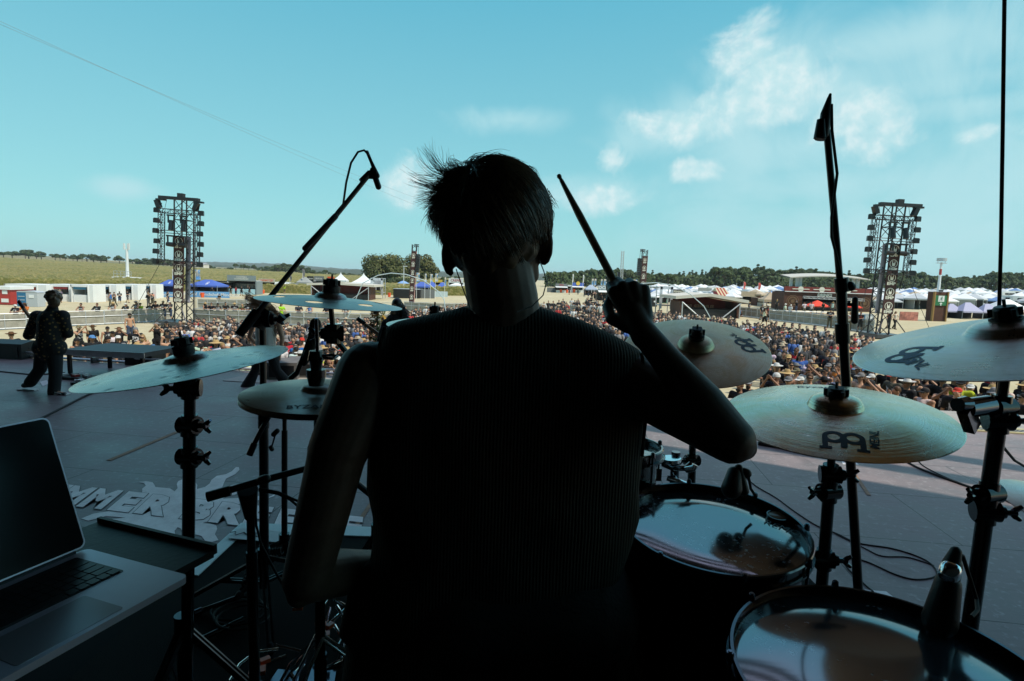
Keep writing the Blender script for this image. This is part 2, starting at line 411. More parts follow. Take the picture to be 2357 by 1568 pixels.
# ---------------------------------------------------------------- trees
def leaf_mat(name, lo, hi, sc_=.9):
    g = NT(name, rough=.75, spec=.25)
    oi = g.n('ShaderNodeObjectInfo').outputs['Random']
    n = g.noise(sc_, 3, .6); c = g.mix(g.rng(n, .35, .65), lo, hi); c2 = g.mix(g.math('MULTIPLY', oi, .5), c, (hi[0]*.75, hi[1]*1.0, hi[2]*.7))
    g.to('Base Color', c2); return g.m
leaf_d = leaf_mat('dark_foliage', (.028, .045, .018), (.075, .095, .035)); leaf_o = leaf_mat('olive_foliage', (.05, .06, .018), (.14, .13, .05), .6)
bark = mat('bark', (.11, .085, .06), .9, var=.3, vscale=4)
def crown_mesh(name, rx, rz, cz, n, leaf, m, seed, shape='round', lobes=9):
    r = random.Random(seed); mb = MB(); L = []
    for i in range(lobes):
        if shape == 'cone': t = r.random(); z = cz - rz + 2*rz*t; rr = rx*(1-t)*.75; th = r.uniform(0, 6.28); L.append((rr*math.cos(th), rr*math.sin(th), z, rx*.42*(1-t)+.5))
        else:
            th = r.uniform(0, 6.28); q = r.uniform(-.55, .8); k = math.sqrt(1-q*q*.8)*r.uniform(.45, .75)
            L.append((rx*k*math.cos(th), rx*k*math.sin(th), cz+rz*q*.72, rx*r.uniform(.3, .46)))
    for i in range(n):
        lx, ly, lz, lr = L[i % lobes]
        th = r.uniform(0, 6.28); q = r.uniform(-.75, 1); k = math.sqrt(1-q*q); rad = lr*(r.random()**.25)*r.uniform(.85, 1.12)
        c = Vector((lx+rad*k*math.cos(th), ly+rad*k*math.sin(th), lz+rad*q*.8))
        nrm = (c-Vector((lx, ly, lz))).normalized() + Vector((r.uniform(-.7, .7), r.uniform(-.7, .7), r.uniform(-.3, .8)))
        a = nrm.orthogonal().normalized(); b = nrm.cross(a).normalized(); ang = r.uniform(0, 3.14); a, b = a*math.cos(ang)+b*math.sin(ang), b*math.cos(ang)-a*math.sin(ang)
        s = leaf*r.uniform(.6, 1.3)
        mb.add([c-a*s, c-b*s*.6+a*.1*s, c+a*s, c+b*s*.6], [(0, 1, 2, 3)])
    return mb.mesh(name, m)
def trunk_mesh(name, h, r0_, cz, rx, seed):
    r = random.Random(seed); mb = MB(); mb.tube([(0, 0, -.3), (.1, 0, h*.5), (0, .1, cz)], [r0_*1.3, r0_*.9, r0_*.4], 8)
    for i in range(6):
        th = i*1.05+r.random(); z = h*r.uniform(.5, .9); mb.tube([(0, 0, z), (rx*.3*math.cos(th), rx*.3*math.sin(th), z+cz*.18), (rx*.6*math.cos(th), rx*.6*math.sin(th), z+cz*.35)], [r0_*.45, r0_*.3, r0_*.1], 6)
    return mb.mesh(name, bark)
TV = []
for k in range(7):
    rx = [4.6, 5.4, 3.9, 5.0, 2.9, 2.7, 4.4][k]; H = [13, 14, 12.5, 12, 15, 14, 13.5][k]; shape = 'cone' if k in (4, 5) else 'round'
    rz = H*.36 if shape == 'round' else H*.46; cz = H-rz
    TV.append((crown_mesh('crown', rx, rz, cz, 1700, .62 if shape == 'round' else .5, leaf_d, 40+k, shape, 11 if shape == 'round' else 26), trunk_mesh('trunk', cz, .35, cz, rx, 60+k), H, shape))
def put_tree(var, loc, h, label, group, name=None, lm=None, wide=1.0):
    cr, tr, H, shape = TV[var]
    t = thing(name or ('conifer_tree' if shape == 'cone' else 'broadleaf_tree'), label, 'tree', loc, rnd.uniform(0, 6.28), group)
    s = h/H; t.scale = (s*wide, s*wide, s)
    link_mesh('trunk', tr, t); link_mesh('crown', cr, t); return t
# dense wood along the right horizon
topline = [(1250, 640), (1275, 628), (1300, 620), (1340, 622), (1380, 618), (1430, 617), (1480, 625), (1540, 628), (1600, 628), (1640, 622), (1665, 612), (1700, 611), (1760, 613), (1800, 618), (1850, 615), (1890, 618), (1960, 628), (2010, 626), (2080, 624), (2110, 621), (2160, 632), (2200, 634), (2260, 632), (2300, 622), (2330, 626), (2400, 634), (2500, 630)]
tx = [p[0] for p in topline]; ty = [p[1] for p in topline]
px = 1262.0; k = 0; row_lab = ['tall crowded oak in the front of the wood behind the camp', 'dark tree in the second row of the wood behind the camp']
while px < 2460:
    for r_ in (0, 1):
        D = (265 if px < 1320 else 300) + 22*r_ + rnd.uniform(-6, 8); q = px + rnd.uniform(-7, 7) + r_*9
        cone = (1560 < q < 1630 and rnd.random() < .8) or rnd.random() < .08
        var = rnd.choice([4, 5]) if cone else rnd.choice([0, 1, 2, 3, 6])
        pt = PY(q, interp(q, tx, ty) + rnd.uniform(-2, 4) - (4 if cone else 0) + r_*1.5, D); z = gz(pt.x, D)
        lab = ('spiky dark fir tree rising from the wood behind the camp' if cone else row_lab[r_])
        put_tree(var, (pt.x, D, z), max(6, pt.z-z), lab, ('fir trees in the wood behind the camp' if cone else ('front trees of the wood on the right horizon', 'back trees of the wood on the right horizon')[r_]), wide=1.25)
    px += rnd.uniform(15, 22)
# understory so the wood has no see-through foot
mb = MB(); r = random.Random(5)
for i in range(9000):
    q = r.uniform(1255, 2480); D = (262 if q < 1320 else 296)+r.uniform(-6, 26); p = PY(q, 640, D); z = gz(p.x, D)+r.uniform(-.2, 6.5)
    c = Vector((p.x, D, z)); a = Vector((r.uniform(-1, 1), r.uniform(-1, 1), r.uniform(-1, 1))).normalized(); b = a.orthogonal().normalized(); s = .9
    mb.add([c-a*s, c-b*s, c+a*s, c+b*s], [(0, 1, 2, 3)])
tag(mb.build('undergrowth', leaf_d), 'dark leafy undergrowth along the foot of the wood', 'undergrowth', kind='stuff')
# two big round trees left of the drummer
def big_tree(px, pyb, pyt, D, wpx, seed, label):
    z = gz(PY(px, pyb, D).x, D); top = PY(px, pyt, D); h = top.z-z; rx = wpx/FP*D/2
    t = thing('round_tree', label, 'tree', (top.x, D, z))
    link_mesh('trunk', trunk_mesh('trunk', h*.4, .5, h*.5, rx, seed), t)
    link_mesh('crown', crown_mesh('crown', rx, h*.47, h*.53, 9000, .42, leaf_o, seed, 'round', 26), t)
big_tree(886, 672, 588, 190, 112, 3, 'broad olive-green round tree left of the speaker tower')
big_tree(964, 672, 583, 198, 84, 4, 'darker round tree standing behind the speaker tower')
for i, (x, yt, w_, lab) in enumerate([(1016, 640, 40, 'low bush tree beside the blue flags, nearer the round trees'), (1046, 644, 34, 'low bush tree above the blue beer tents'), (925, 640, 70, 'low bush tree between the two round trees'), (865, 645, 60, 'low leafy tree at the foot of the broad round tree')]):
    D = 205 if i < 2 else 180; z = gz(PY(x, 660, D).x, D); top = PY(x, yt, D); t = thing('bush_tree', lab, 'tree', (top.x, D, z)); h = top.z-z
    link_mesh('trunk', trunk_mesh('trunk', h*.4, .2, h*.5, 2, i), t); link_mesh('crown', crown_mesh('crown', w_/FP*D/2, h*.45, h*.5, 2500, .4, leaf_o if i == 1 else leaf_d, 80+i, 'round', 9), t)
# scattered far trees on the farmland ridge and at the edge of the field: (px, base py, top py, width px, D)
far = [(8, 588, 579, 26), (28, 588, 577, 30), (66, 589, 573, 40), (84, 589, 577, 26), (95, 589, 577, 30), (58, 589, 578, 30), (127, 593, 583, 24), (138, 594, 585, 16), (150, 596, 583, 18), (168, 596, 584, 16), (189, 598, 590, 12),
       (178, 600, 587, 30), (200, 602, 583, 36), (216, 603, 584, 34), (232, 604, 586, 30), (246, 605, 588, 24), (275, 602, 587, 22), (305, 609, 595, 22), (322, 611, 594, 30), (340, 612, 593, 34), (360, 614, 592, 40), (380, 616, 595, 36), (396, 617, 596, 30),
       (474, 622, 606, 32), (490, 623, 612, 18), (505, 625, 616, 14), (560, 620, 607, 14), (543, 618, 606, 14), (555, 618, 608, 12), (572, 620, 610, 12), (585, 622, 608, 16), (530, 622, 615, 14), (520, 624, 617, 12), (600, 628, 613, 26), (618, 629, 611, 30), (640, 630, 607, 34), (658, 631, 604, 36), (672, 632, 606, 36), (690, 633, 608, 34), (706, 634, 613, 28),
       (722, 636, 620, 26), (740, 637, 624, 22), (748, 632, 620, 16), (760, 638, 625, 22), (775, 640, 628, 18), (790, 638, 626, 20), (806, 640, 628, 22), (822, 642, 630, 22), (1035, 646, 634, 20), (1052, 648, 634, 22)]
for i, (x, yb, yt, w_) in enumerate(far):
    D = 470+ (i % 5)*12; b = PY(x, yb, D); tp = PY(x, yt, D); z = b.z; var = [0, 1, 3, 2, 6][i % 5]; cr, tr, H, shp = TV[var]
    side = 'on the ridge above the pale stubble strip' if x < 160 else ('in the clump right of the phone mast' if x > 290 and x < 420 else ('in the wooded clump left of the mast' if x < 290 else ('at the far field edge beyond the cocktail stall' if x < 600 else 'in the dark copse crossed by the microphone boom')))
    t = put_tree(var, (b.x, D, min(z, gz(b.x, D)+3)), 8, 'small far dark green tree '+side, 'far trees '+side, 'far_tree')
    hh = (tp.z-min(z, gz(b.x, D)+3)); t.location.z -= hh*.45; hh *= 1.45; t.scale = (w_/FP*D/2/5.0*1.0, w_/FP*D/2/5.0*1.0, hh/H)
# farmhouse roofs beyond the field
hm = mat('plaster_wall', (.6, .56, .5), .8); rm = mat('clay_roof', (.33, .12, .07), .8, var=.2)
for (x0, x1, yb, yt, lab) in [(421, 478, 611, 603, 'long farmhouse with a red tiled roof beyond the field'), (482, 518, 613, 605, 'pale gabled barn at the right end of the farm')]:
    x0 *= .615*1.0; x1 *= .615*1.0
    x0 = 160+x0*.99; x1 = 160+x1*.99  # just left of the phone mast
    D = 462; b = PY((x0+x1)/2, yb, D); wd = PY(x1, yb, D).x-PY(x0, yb, D).x; hgt = PY(x0, yt, D).z-b.z
    t = thing('farmhouse', lab, 'house', b)
    MB().box((0, 0, 0), (wd, 8, hgt*1.2)).build('wall', hm, t)
    MB().prism([(-4.4, hgt*.5), (4.4, hgt*.5), (0, hgt*1.05)], -wd/2-.3, wd/2+.3, Matrix.Rotation(math.pi/2, 4, 'X') if False else Matrix(((0, 0, 1, 0), (1, 0, 0, 0), (0, 1, 0, 0), (0, 0, 0, 1)))).build('roof', rm if 'red' in lab else mat('grey_roof', (.3, .3, .32), .7), t)
# ================================================================== STAGE
SA = R(-8.0); sx_ = Vector((math.cos(SA), math.sin(SA), 0)); sy_ = Vector((-math.sin(SA), math.cos(SA), 0))
SO = Vector((0, 11.75, 0))          # middle of the front edge
def SP(a, b, z=0): return SO + sx_*a + sy_*b + Vector((0, 0, z))     # a along the edge, b towards the crowd
g = NT('stage_plywood', rough=.42, spec=.35)
u = g.n('ShaderNodeTexBrick', {0: g.tc, 'Color1': (.0, 0, 0, 1), 'Color2': (.35, .35, .35, 1), 'Mortar': (1, 1, 1, 1), 'Scale': 1.0, 'Mortar Size': .006, 'Mortar Smooth': .2, 'Bias': 0., 'Brick Width': 2.5, 'Row Height': 1.25}, offset=0.5)
n1 = g.noise(1.3, 7, .65); n2 = g.noise(14, 5, .7); n3 = g.noise(.5, 4, .6); n4 = g.n('ShaderNodeTexNoise', {'Vector': g.n('ShaderNodeMapping', {0: g.tc, 3: (1, 12, 1)}).outputs[0], 'Scale': 3.0, 'Detail': 5}).outputs[0]
base = g.mix(g.rng(n1, .3, .7), (.155, .12, .122), (.275, .22, .222)); base = g.mix(g.rng(n2, .55, .75), base, (.42, .38, .38)); base = g.mix(g.rng(n4, .55, .75, 0, .4), base, (.09, .07, .07))
base = g.mix(g.math('MULTIPLY', u.outputs['Color'], .35), base, (.15, .11, .11))
base = g.mix(u.outputs['Fac'], base, (.02, .015, .012)); g.to('Base Color', base)
g.to('Roughness', g.rng(n1, .3, .7, .34, .55))
spk = g.noise(38, 3, .8); scr = g.n('ShaderNodeTexNoise', {'Vector': g.n('ShaderNodeMapping', {0: g.tc, 2: (0, 0, .6), 3: (2, 40, 1)}).outputs[0], 'Scale': 2.0, 'Detail': 4}).outputs[0]; stn = g.noise(.9, 6, .7, dist=.8)
base = g.mix(g.rng(spk, .70, .76, 0, .8), base, (.6, .58, .56)); base = g.mix(g.rng(scr, .68, .74, 0, .5), base, (.5, .47, .46)); base = g.mix(g.rng(stn, .60, .72, 0, .55), base, (.05, .035, .03)); g.to('Base Color', base); g.bump(g.math('SUBTRACT', n2, g.math('MULTIPLY', u.outputs['Fac'], 4)), .25, .004)
def stage_obj(mb, name, m, **k):
    o = mb.build(name, m, **k); o.matrix_world = Matrix.Translation(SO) @ Matrix.Rotation(SA, 4, 'Z'); return o
mb = MB().box((0, -12, -.06), (34, 24, .12)); tag(stage_obj(mb, 'stage_floor', g.m), kind='structure')
skirt = mat('black_skirt', (.007, .007, .008), .9, spec=.2)
mb = MB().box((0, -12.2, -1.4), (33.8, 23.8, 2.5)); tag(stage_obj(mb, 'stage_base', skirt), kind='structure')
# roof, back and side drapes: the shade the band stands in
drape = mat('black_drape', (.006, .006, .007), .95)
mb = MB(); ROOF = [((Vector((x, y, 0))-SO).dot(sx_), (Vector((x, y, 0))-SO).dot(sy_)) for x, y in ((13.5, 1.0), (10.15, 2.97), (1.35, 8.07), (-3.5, 10.9), (-17, 12.3))]; mb.prism([(-17, -25), (17, -25)]+ROOF, 9.8, 10.2)
for d_ in (.75, 1.7):
    A_ = Vector((ROOF[0][0], ROOF[0][1]+d_*1.15, 9.9)); B_ = Vector((ROOF[3][0], ROOF[3][1]+d_*1.15, 9.9)); mb.bar(A_, B_, .35, .3)
tag(stage_obj(mb, 'stage_roof', drape), kind='structure')
mb = MB(); mb.box((0, -18, 5), (34, .2, 10.2)); mb.box((-16.9, -14.6, 5), (.2, 21, 10.2)); mb.box((16.9, -19.6, 5), (.2, 11, 10.2)); tag(stage_obj(mb, 'stage_drapes', drape), kind='structure')
# light coloured extension strip and cable grille along the right front
pale = NT('pale_deck', rough=.6); q = pale.noise(4, 6, .7); pale.to('Base Color', pale.mix(pale.rng(q, .3, .7), (.30, .27, .235), (.40, .37, .33)))
mb = MB().box((5.6, -.62, .004), (22.6, 1.24, .012)); tag(stage_obj(mb, 'stage_edge_deck', pale.m), kind='structure')
gm = NT('cable_grille', rough=.6); ck = gm.n('ShaderNodeTexChecker', {0: gm.tc, 'Scale': 28.0}).outputs['Fac']; gm.to('Base Color', gm.mix(ck, (.03, .03, .03), (.25, .24, .2)))
t = thing('cable_ramp', 'long low perforated cable grille with yellow edge strips along the right stage front', 'cable grille', SP(6.9, -1.42), SA)
MB().box((0, 0, .014), (12.5, .16, .016)).build('grille_panel', gm.m, t)
ym = mat('cream_strip', (.55, .48, .25), .6)
MB().box((0, .13, .012), (12.5, .08, .02)).build('edge_strip', ym, t); MB().box((0, -.13, .012), (12.5, .05, .02)).build('edge_strip', ym, t)
# aluminium rail and trim along the left front edge
t = thing('edge_rail', 'low aluminium rail with small feet along the left front stage edge', 'rail', SP(-8, -.15), SA)
mb = MB(); mb.tube([(-6.4, 0, .16), (10.5, 0, .16)], .022, 8); mb.build('rail', alu, t, sm=True)
mb = MB(); mb.tube([(-6.4, .12, .05), (10.5, .12, .05)], .03, 8); mb.build('rail', alu, t, sm=True)
for i in range(12): MB().box((-6.2+i*1.5, .03, .06), (.06, .16, .14)).build('foot', dark_steel, t)
# floor logo, painted
def LZ(zx, zy, z): return PZ(230.2+zx*.26855, 1024.3+zy*.26855, z)
spl = [(325,318),(395,310),(450,320),(468,345),(475,360),(520,365),(600,372),(640,398),(665,370),(658,335),(670,310),(715,292),(740,272),(790,262),(806,242),(814,262),(805,300),(835,345),(830,378),(900,360),(940,330),(955,300),(1000,265),(1080,250),(1130,225),(1165,190),(1190,190),(1195,215),(1160,250),(1080,290),(1060,330),(1050,360),(1020,385),(980,403),(1060,385),(1130,345),(1200,330),(1300,325),(1380,295),(1440,290),(1400,320),(1340,350),(1240,390),(1150,430),(1090,440),(1050,460),(1180,455),(1320,435),(1450,445),(1505,418),(1490,440),(1400,470),(1260,480),(1150,520),(1090,545),(1110,560),(1050,590),(1040,620),(960,645),(880,668),(960,678),(995,690),(1005,720),(985,765),(1015,815),(960,832),(900,820),(870,780),(790,760),(720,755),(690,715),(665,705),(640,735),(645,780),(630,820),(590,850),(520,860),(450,840),(415,800),(440,735),(380,770),(300,800),(190,760),(275,702),(140,720),(50,705),(-40,740),(-100,720),(0,655),(100,635),(220,625),(130,615),(50,610),(-100,650),(-160,630),(-60,590),(60,570),(200,520),(330,450),(362,400),(362,375),(392,350),(378,328)]
lg = NT('white_floor_paint', rough=.5); q = lg.noise(3, 8, .75); lg.to('Base Color', lg.mix(lg.rng(q, .4, .68), (.92, .84, .83), (.66, .56, .55)))
t = thing('floor_logo', 'white sun shaped logo with jagged letters painted on the dark stage floor', 'floor marking', LZ(700, 500, 0))
mb = MB(); vs = [LZ(x, y, .004) for x, y in spl]; mb.add(vs, [tuple(range(len(vs)))]); o = mb.build('sun_shape', lg.m, t, world=True)
o0 = LZ(20, 560, 0); e1 = (LZ(1165, 695, 0)-o0)/4.55; up_ = (LZ(200, 410, 0)-o0)
def logo_T(z): return Matrix(((e1.x/.70, up_.x*1.35, 0, o0.x), (e1.y/.70, up_.y*1.35, 0, o0.y), (0, 0, 1, z), (0, 0, 0, 1)))
dk = mat('dark_outline_paint', (.035, .03, .03), .5)
def letters(m, z, off, nm):
    mb = MB(); x = -4*.70
    for ch in 'SUMMER BREEZE':
        T = logo_T(z) @ Matrix.Translation((x+.35, .36, 0)) @ Matrix.Rotation(0, 4, 'Z')
        if ch != ' ': mb.text(ch, 1.0, T, off=off, squash=1.04 if ch != 'M' else .85)
        x += .70 if ch != ' ' else .385
    mb.build(nm, m, t, world=True)
letters(dk, .006, .075, 'letter_outline'); letters(lg.m, .008, .058, 'lettering')

# drum riser with black carpet and a white edge
RZ = 1.0; RC = PZ(555, 1206, RZ); RX0 = RC.x; RY1 = RC.y; RX1 = 1.32; RY0 = -1.6
car = mat('black_carpet', (.004, .004, .0045), .95, spec=.2, bump=.6, bscale=300)
t = thing('drum_riser', 'black carpeted drum riser with a pale taped front edge', 'riser', ((RX0+RX1)/2, (RY0+RY1)/2, 0))
cx, cy = (RX0+RX1)/2, (RY0+RY1)/2; W_, L_ = RX1-RX0, RY1-RY0
MB().box((0, 0, RZ-.05), (W_, L_, .1)).build('deck', car, t)
tape = mat('pale_edge_tape', (.75, .78, .8), .35, var=.08)
mb = MB(); mb.box((0, L_/2-.05, RZ+.003), (W_, .10, .006)); mb.box((-W_/2+.03, L_/2-.30, RZ+.003), (.06, .39, .006)); mb.build('edge_tape', tape, t)
MB().box((0, 0, RZ/2-.05), (W_-.06, L_-.06, RZ-.1)).build('skirt', skirt, t)
def lab_sheet():
    c = PZ(600, 1232, RZ+.012); tt = thing('paper_label', 'small white paper note taped on the black riser corner', 'note', c, R(-6))
    MB().box((0, 0, 0), (.26, .11, .002)).build('sheet', mat('white_paper', (.8, .8, .8), .7), tt)
    mb = MB()
    for k in range(3):
        pts = [(-.09+.02*i+.06*k-.06, .02*math.sin(i*2.3+k)-.005, .003) for i in range(5)]; mb.tube(pts, .0016, 4)
    mb.build('handwriting', mat('ink', (.02, .02, .03), .6), tt)
lab_sheet()
# ================================================================== DRUM KIT
def facing(px, py, dep, alpha, theta):
    """centre and normal of a disc whose picture is an ellipse: alpha = angle between sight line and disc, theta = tilt of its long axis (clockwise +)"""
    c = PD(px, py, dep); v = (c-CAM).normalized()
    up = (UP - v*UP.dot(v)).normalized(); rt = (RT - v*RT.dot(v)).normalized()
    u = up*math.cos(R(theta)) + rt*math.sin(R(theta))
    n = (-v)*math.sin(R(alpha)) + u*math.cos(R(alpha)); return c, n.normalized(), (rt - n*rt.dot(n)).normalized()
def frame(c, n, x):
    y = n.cross(x).normalized(); m = Matrix((x, y, n)).transposed().to_4x4(); m.translation = c; return m
def cym_mat(name, c1, c2, rough, ring, dents=0, bright=0):
    g = NT(name, metal=1.0, rough=rough); x, y, z = [g.sep()[i] for i in range(3)]
    r = g.math('SQRT', g.math('ADD', g.math('MULTIPLY', x, x), g.math('MULTIPLY', y, y)))
    rn = g.n('ShaderNodeCombineXYZ', {0: g.math('MULTIPLY', r, 520.0)}).outputs[0]
    rings = g.noise(1.0, 3, .6, vec=rn); blot = g.noise(9, 6, .65, dist=1.2); fine = g.noise(60, 4, .6)
    col = g.mix(g.rng(blot, .38, .66), (c1[0]*.85, c1[1]*.78, c1[2]*.66), c2); col = g.mix(g.rng(rings, .35, .65, 0, .6), col, (c1[0]*.52, c1[1]*.42, c1[2]*.30))
    g.to('Base Color', col); g.to('Roughness', g.rng(blot, .3, .7, rough-.06, rough+.12))
    h = g.math('MULTIPLY', rings, ring*1.6)
    h = g.math('ADD', h, g.math('MULTIPLY', g.noise(26, 3, .5), .55))
    if dents:
        vo = g.n('ShaderNodeTexVoronoi', {'Vector': g.tc, 'Scale': 26.0}).outputs['Distance']
        h = g.math('ADD', h, g.math('MULTIPLY', g.rng(vo, 0, .35), dents))
        col2 = g.mix(g.rng(vo, .1, .28, .55, 0), col, (.12, .10, .09)); g.to('Base Color', col2)
    g.bump(h, .35, .0016); return g.m
CM_dark = cym_mat('dark_bronze', (.60, .57, .57), (.78, .73, .72), .32, .5)
CM_dent = cym_mat('hammered_bronze', (.60, .59, .60), (.78, .75, .74), .28, .2, dents=2.0)
CM_gold = cym_mat('bright_bronze', (1.0, .84, .62), (1.0, .95, .80), .20, .9)
CM_ride = cym_mat('ride_bronze', (.88, .66, .44), (1.0, .84, .64), .34, 1.5)
CM_pale = cym_mat('pale_bronze', (.92, .82, .76), (1.0, .93, .88), .30, 1.0)
CM_under = cym_mat('dimmed_bronze', (.30, .19, .12), (.42, .28, .18), .38, .6)  # undersides darkened in colour to dim their reflection in the drum heads
ink_m = mat('cymbal_ink', (.035, .03, .05), .5); ink_b = mat('faded_blue_ink', (.10, .13, .27), .5)
def cym_z(r, Rr, rb, hb, bow):
    if r < rb: return bow + hb*math.sqrt(max(0, 1-(r/rb)**2))**.9 if r < rb*.98 else bow
    return bow*(1-((r-rb)/(Rr-rb))**1.7)
def cymbal(name, label, px, py, dep, Rr, alpha, theta, m, rb=.052, hb=.017, bow=.020, holes=None, group=None, spin=0.0, marks=(), second=False):
    c, n, x = facing(px, py, dep, alpha, theta)
    x = Matrix.Rotation(R(spin), 3, n) @ x
    T = frame(c, n, x); T.translation = c - n*bow*.5
    t = bpy.data.objects.new(name, None); COL.objects.link(t); t.matrix_world = T; tag(t, label, 'cymbal', group)
    def disc(zoff, flip=1, nm='disc'):
        mb = MB(); S = 180 if holes else 120; rs = [0.0065]+[rb*i/8 for i in range(1, 9)]+[rb*1.06, rb*1.15]+list(np.linspace(rb*1.3, Rr-.003, 46 if holes else 26))+[Rr-.001, Rr]
        K = len(rs)
        for s_ in (0, 1):
            for r in rs:
                z = (cym_z(r, Rr, rb, hb, bow)*flip + zoff) - (s_*.0013 if r < Rr-.0005 else .0006)
                for i in range(S):
                    a = 2*math.pi*i/S; mb.v.append((r*math.cos(a), r*math.sin(a), z))
        def skip(r, a):
            if not holes: return False
            for (ha, hr, sa, sr) in holes:
                d = (a-R(ha)+math.pi) % (2*math.pi) - math.pi
                if (d*hr/sa)**2 + ((r-hr)/sr)**2 < 1: return True
            return False
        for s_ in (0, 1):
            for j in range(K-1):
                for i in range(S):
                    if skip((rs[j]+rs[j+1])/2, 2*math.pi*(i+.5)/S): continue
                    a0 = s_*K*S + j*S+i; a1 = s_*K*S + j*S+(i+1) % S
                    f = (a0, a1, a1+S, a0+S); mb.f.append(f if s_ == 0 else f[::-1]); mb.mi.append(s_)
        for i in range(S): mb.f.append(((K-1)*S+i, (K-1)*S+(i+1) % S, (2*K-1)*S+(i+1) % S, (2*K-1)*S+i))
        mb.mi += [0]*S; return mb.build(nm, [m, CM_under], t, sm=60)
    disc(0)
    if second: disc(-.012, -1 if False else 1, 'lower_disc')
    zf = lambda p: Vector((p.x, p.y, cym_z(math.hypot(p.x, p.y), Rr, rb, hb, bow)+.0009))
    for (kind, ang, rad, size, tm, rot) in marks:
        mb = MB(); A = Matrix.Rotation(R(ang), 4, 'Z') @ Matrix.Translation((rad, 0, 0)) @ Matrix.Rotation(R(rot), 4, 'Z')
        if kind == 'logo':
            s = size
            def ring(cx_, r1, r2, a0=0, a1=360):
                K = 30; pts = []
                for i in range(K+1):
                    a = R(lerp(a0, a1, i/K)); pts += [zf(A @ Vector((cx_+r1*math.cos(a), r1*math.sin(a), 0))), zf(A @ Vector((cx_+r2*math.cos(a), r2*math.sin(a), 0)))]
                mb.add(pts, [(2*i, 2*i+1, 2*i+3, 2*i+2) for i in range(K)])
            ring(-.36*s, .24*s, .43*s); ring(.36*s, .24*s, .43*s)
            def quad(x0, y0, x1, y1):
                K = 4; pts = []
                for i in range(K+1):
                    yy = lerp(y0, y1, i/K); pts += [zf(A @ Vector((x0*s, yy*s, 0))), zf(A @ Vector((x1*s, yy*s, 0)))]
                mb.add(pts, [(2*i, 2*i+1, 2*i+3, 2*i+2) for i in range(K)])
            quad(-.79, .0, -.58, -.82); quad(.58, 0, .79, -.82); quad(-.12, -.2, .12, -.72)
            quad(-.9, -.70, -.44, -.86); quad(.44, -.70, .9, -.86)
            mb.build('emblem', tm, t)
        else:
            mb.text(kind, size, A, mapz=zf, off=size*.015); mb.build('lettering', tm, t)
    return t, T
def felt_stack(T, m, parent, h=.045, r=.017, z0=.028, rod=.028):
    """black wing nut and felt that hold a cymbal, in the cymbal's frame; belongs to the stand"""
    mb = MB(); mb.T = T
    mb.lathe([(.002, z0), (r*1.15, z0), (r*1.25, z0+.006), (r*1.25, z0+h*.5), (r*1.1, z0+h*.52), (r*.95, z0+h*.55), (r*.9, z0+h*.9), (r*.75, z0+h), (.002, z0+h)], (0, 0, 0), n=20)
    for i in range(6):
        a = i*math.pi/3; mb.box((r*1.05*math.cos(a), r*1.05*math.sin(a), z0+h*.74), (r*.35, r*.3, h*.35), rz=a)
    mb.cone((0, 0, z0-.03), (0, 0, z0+h+rod*.5), .0032, .0032, 8); mb.build('wing_nut', m, parent, sm=40, world=True)
    mb = MB(); mb.T = T; mb.lathe([(.002, z0-.010), (r*1.0, z0-.010), (r*1.05, z0-.001), (.002, z0-.001)], (0, 0, 0), n=20); mb.build('felt_washer', mat('dark_felt', (.03, .03, .03), .95), parent, sm=40, world=True)
def joint(parent, p, ax, r, side, m=black_gloss, name='tilter'):
    """clamp with a wing screw"""
    p = Vector(p); ax = Vector(ax).normalized(); side = Vector(side).normalized()
    mb = MB(); mb.cone(p-ax*r*1.6, p+ax*r*1.6, r*1.25, r*1.15, 16); mb.cone(p-side*r*1.5, p+side*r*1.5, r*1.35, r*1.35, 16); mb.cone(p+side*r*1.5, p+side*r*2.1, r*1.0, r*.8, 16)
    o = mb.build(name, m, parent, sm=35, world=True)
    q = p+side*r*2.2; w_ = ax.cross(side).normalized(); mb = MB()
    mb.cone(q-side*r*.3, q+side*r*1.2, r*.38, r*.42, 10)
    for sg in (-1, 1): mb.tube([q+side*r*.6, q+side*r*1.1+ax*sg*r*.5, q+side*r*1.7+ax*sg*r*.95], [r*.36, r*.38, r*.26], 8)
    mb.build('wing_screw', chrome if m is chrome else dark_chrome, parent, sm=35, world=True)
    return o
dark_chrome = mat('dark_chrome', (.16, .17, .19), .10, metal=1)
def extend_to(a, b, z):
    a = Vector(a); b = Vector(b); d = b-a; return a + d*((z-a.z)/d.z)
def tripod(parent, foot, m, r=.26, h=.34, a0=0.3, z=RZ):
    for i in range(3):
        a = a0 + i*2.094; e = Vector((foot.x+r*math.cos(a), foot.y+r*math.sin(a), z+.012)); top = Vector((foot.x, foot.y, z+h)); low = Vector((foot.x, foot.y, z+.10)); mid = top.lerp(e, .55)
        mb = MB(); n = Vector((-math.sin(a), math.cos(a), 0))*.008
        mb.bar(top+n, e+n, .006, .014); mb.bar(top-n, e-n, .006, .014); mb.bar(low+n, mid+n, .005, .012); mb.bar(low-n, mid-n, .005, .012)
        lg_ = mb.build('leg', m, parent, world=True); mb = MB(); mb.cap_(e-(e-top).normalized()*.02, e+Vector((0, 0, -.001)), .012, .011, 10); mb.build('rubber_foot', rubber, parent, sm=True, world=True)
    mb = MB(); mb.cone((foot.x, foot.y, z+h-.03), (foot.x, foot.y, z+h+.03), .021, .021, 16); mb.cone((foot.x, foot.y, z+.08), (foot.x, foot.y, z+h-.03), .017, .017, 16); mb.build('leg_collar', black_gloss, parent, sm=35, world=True)
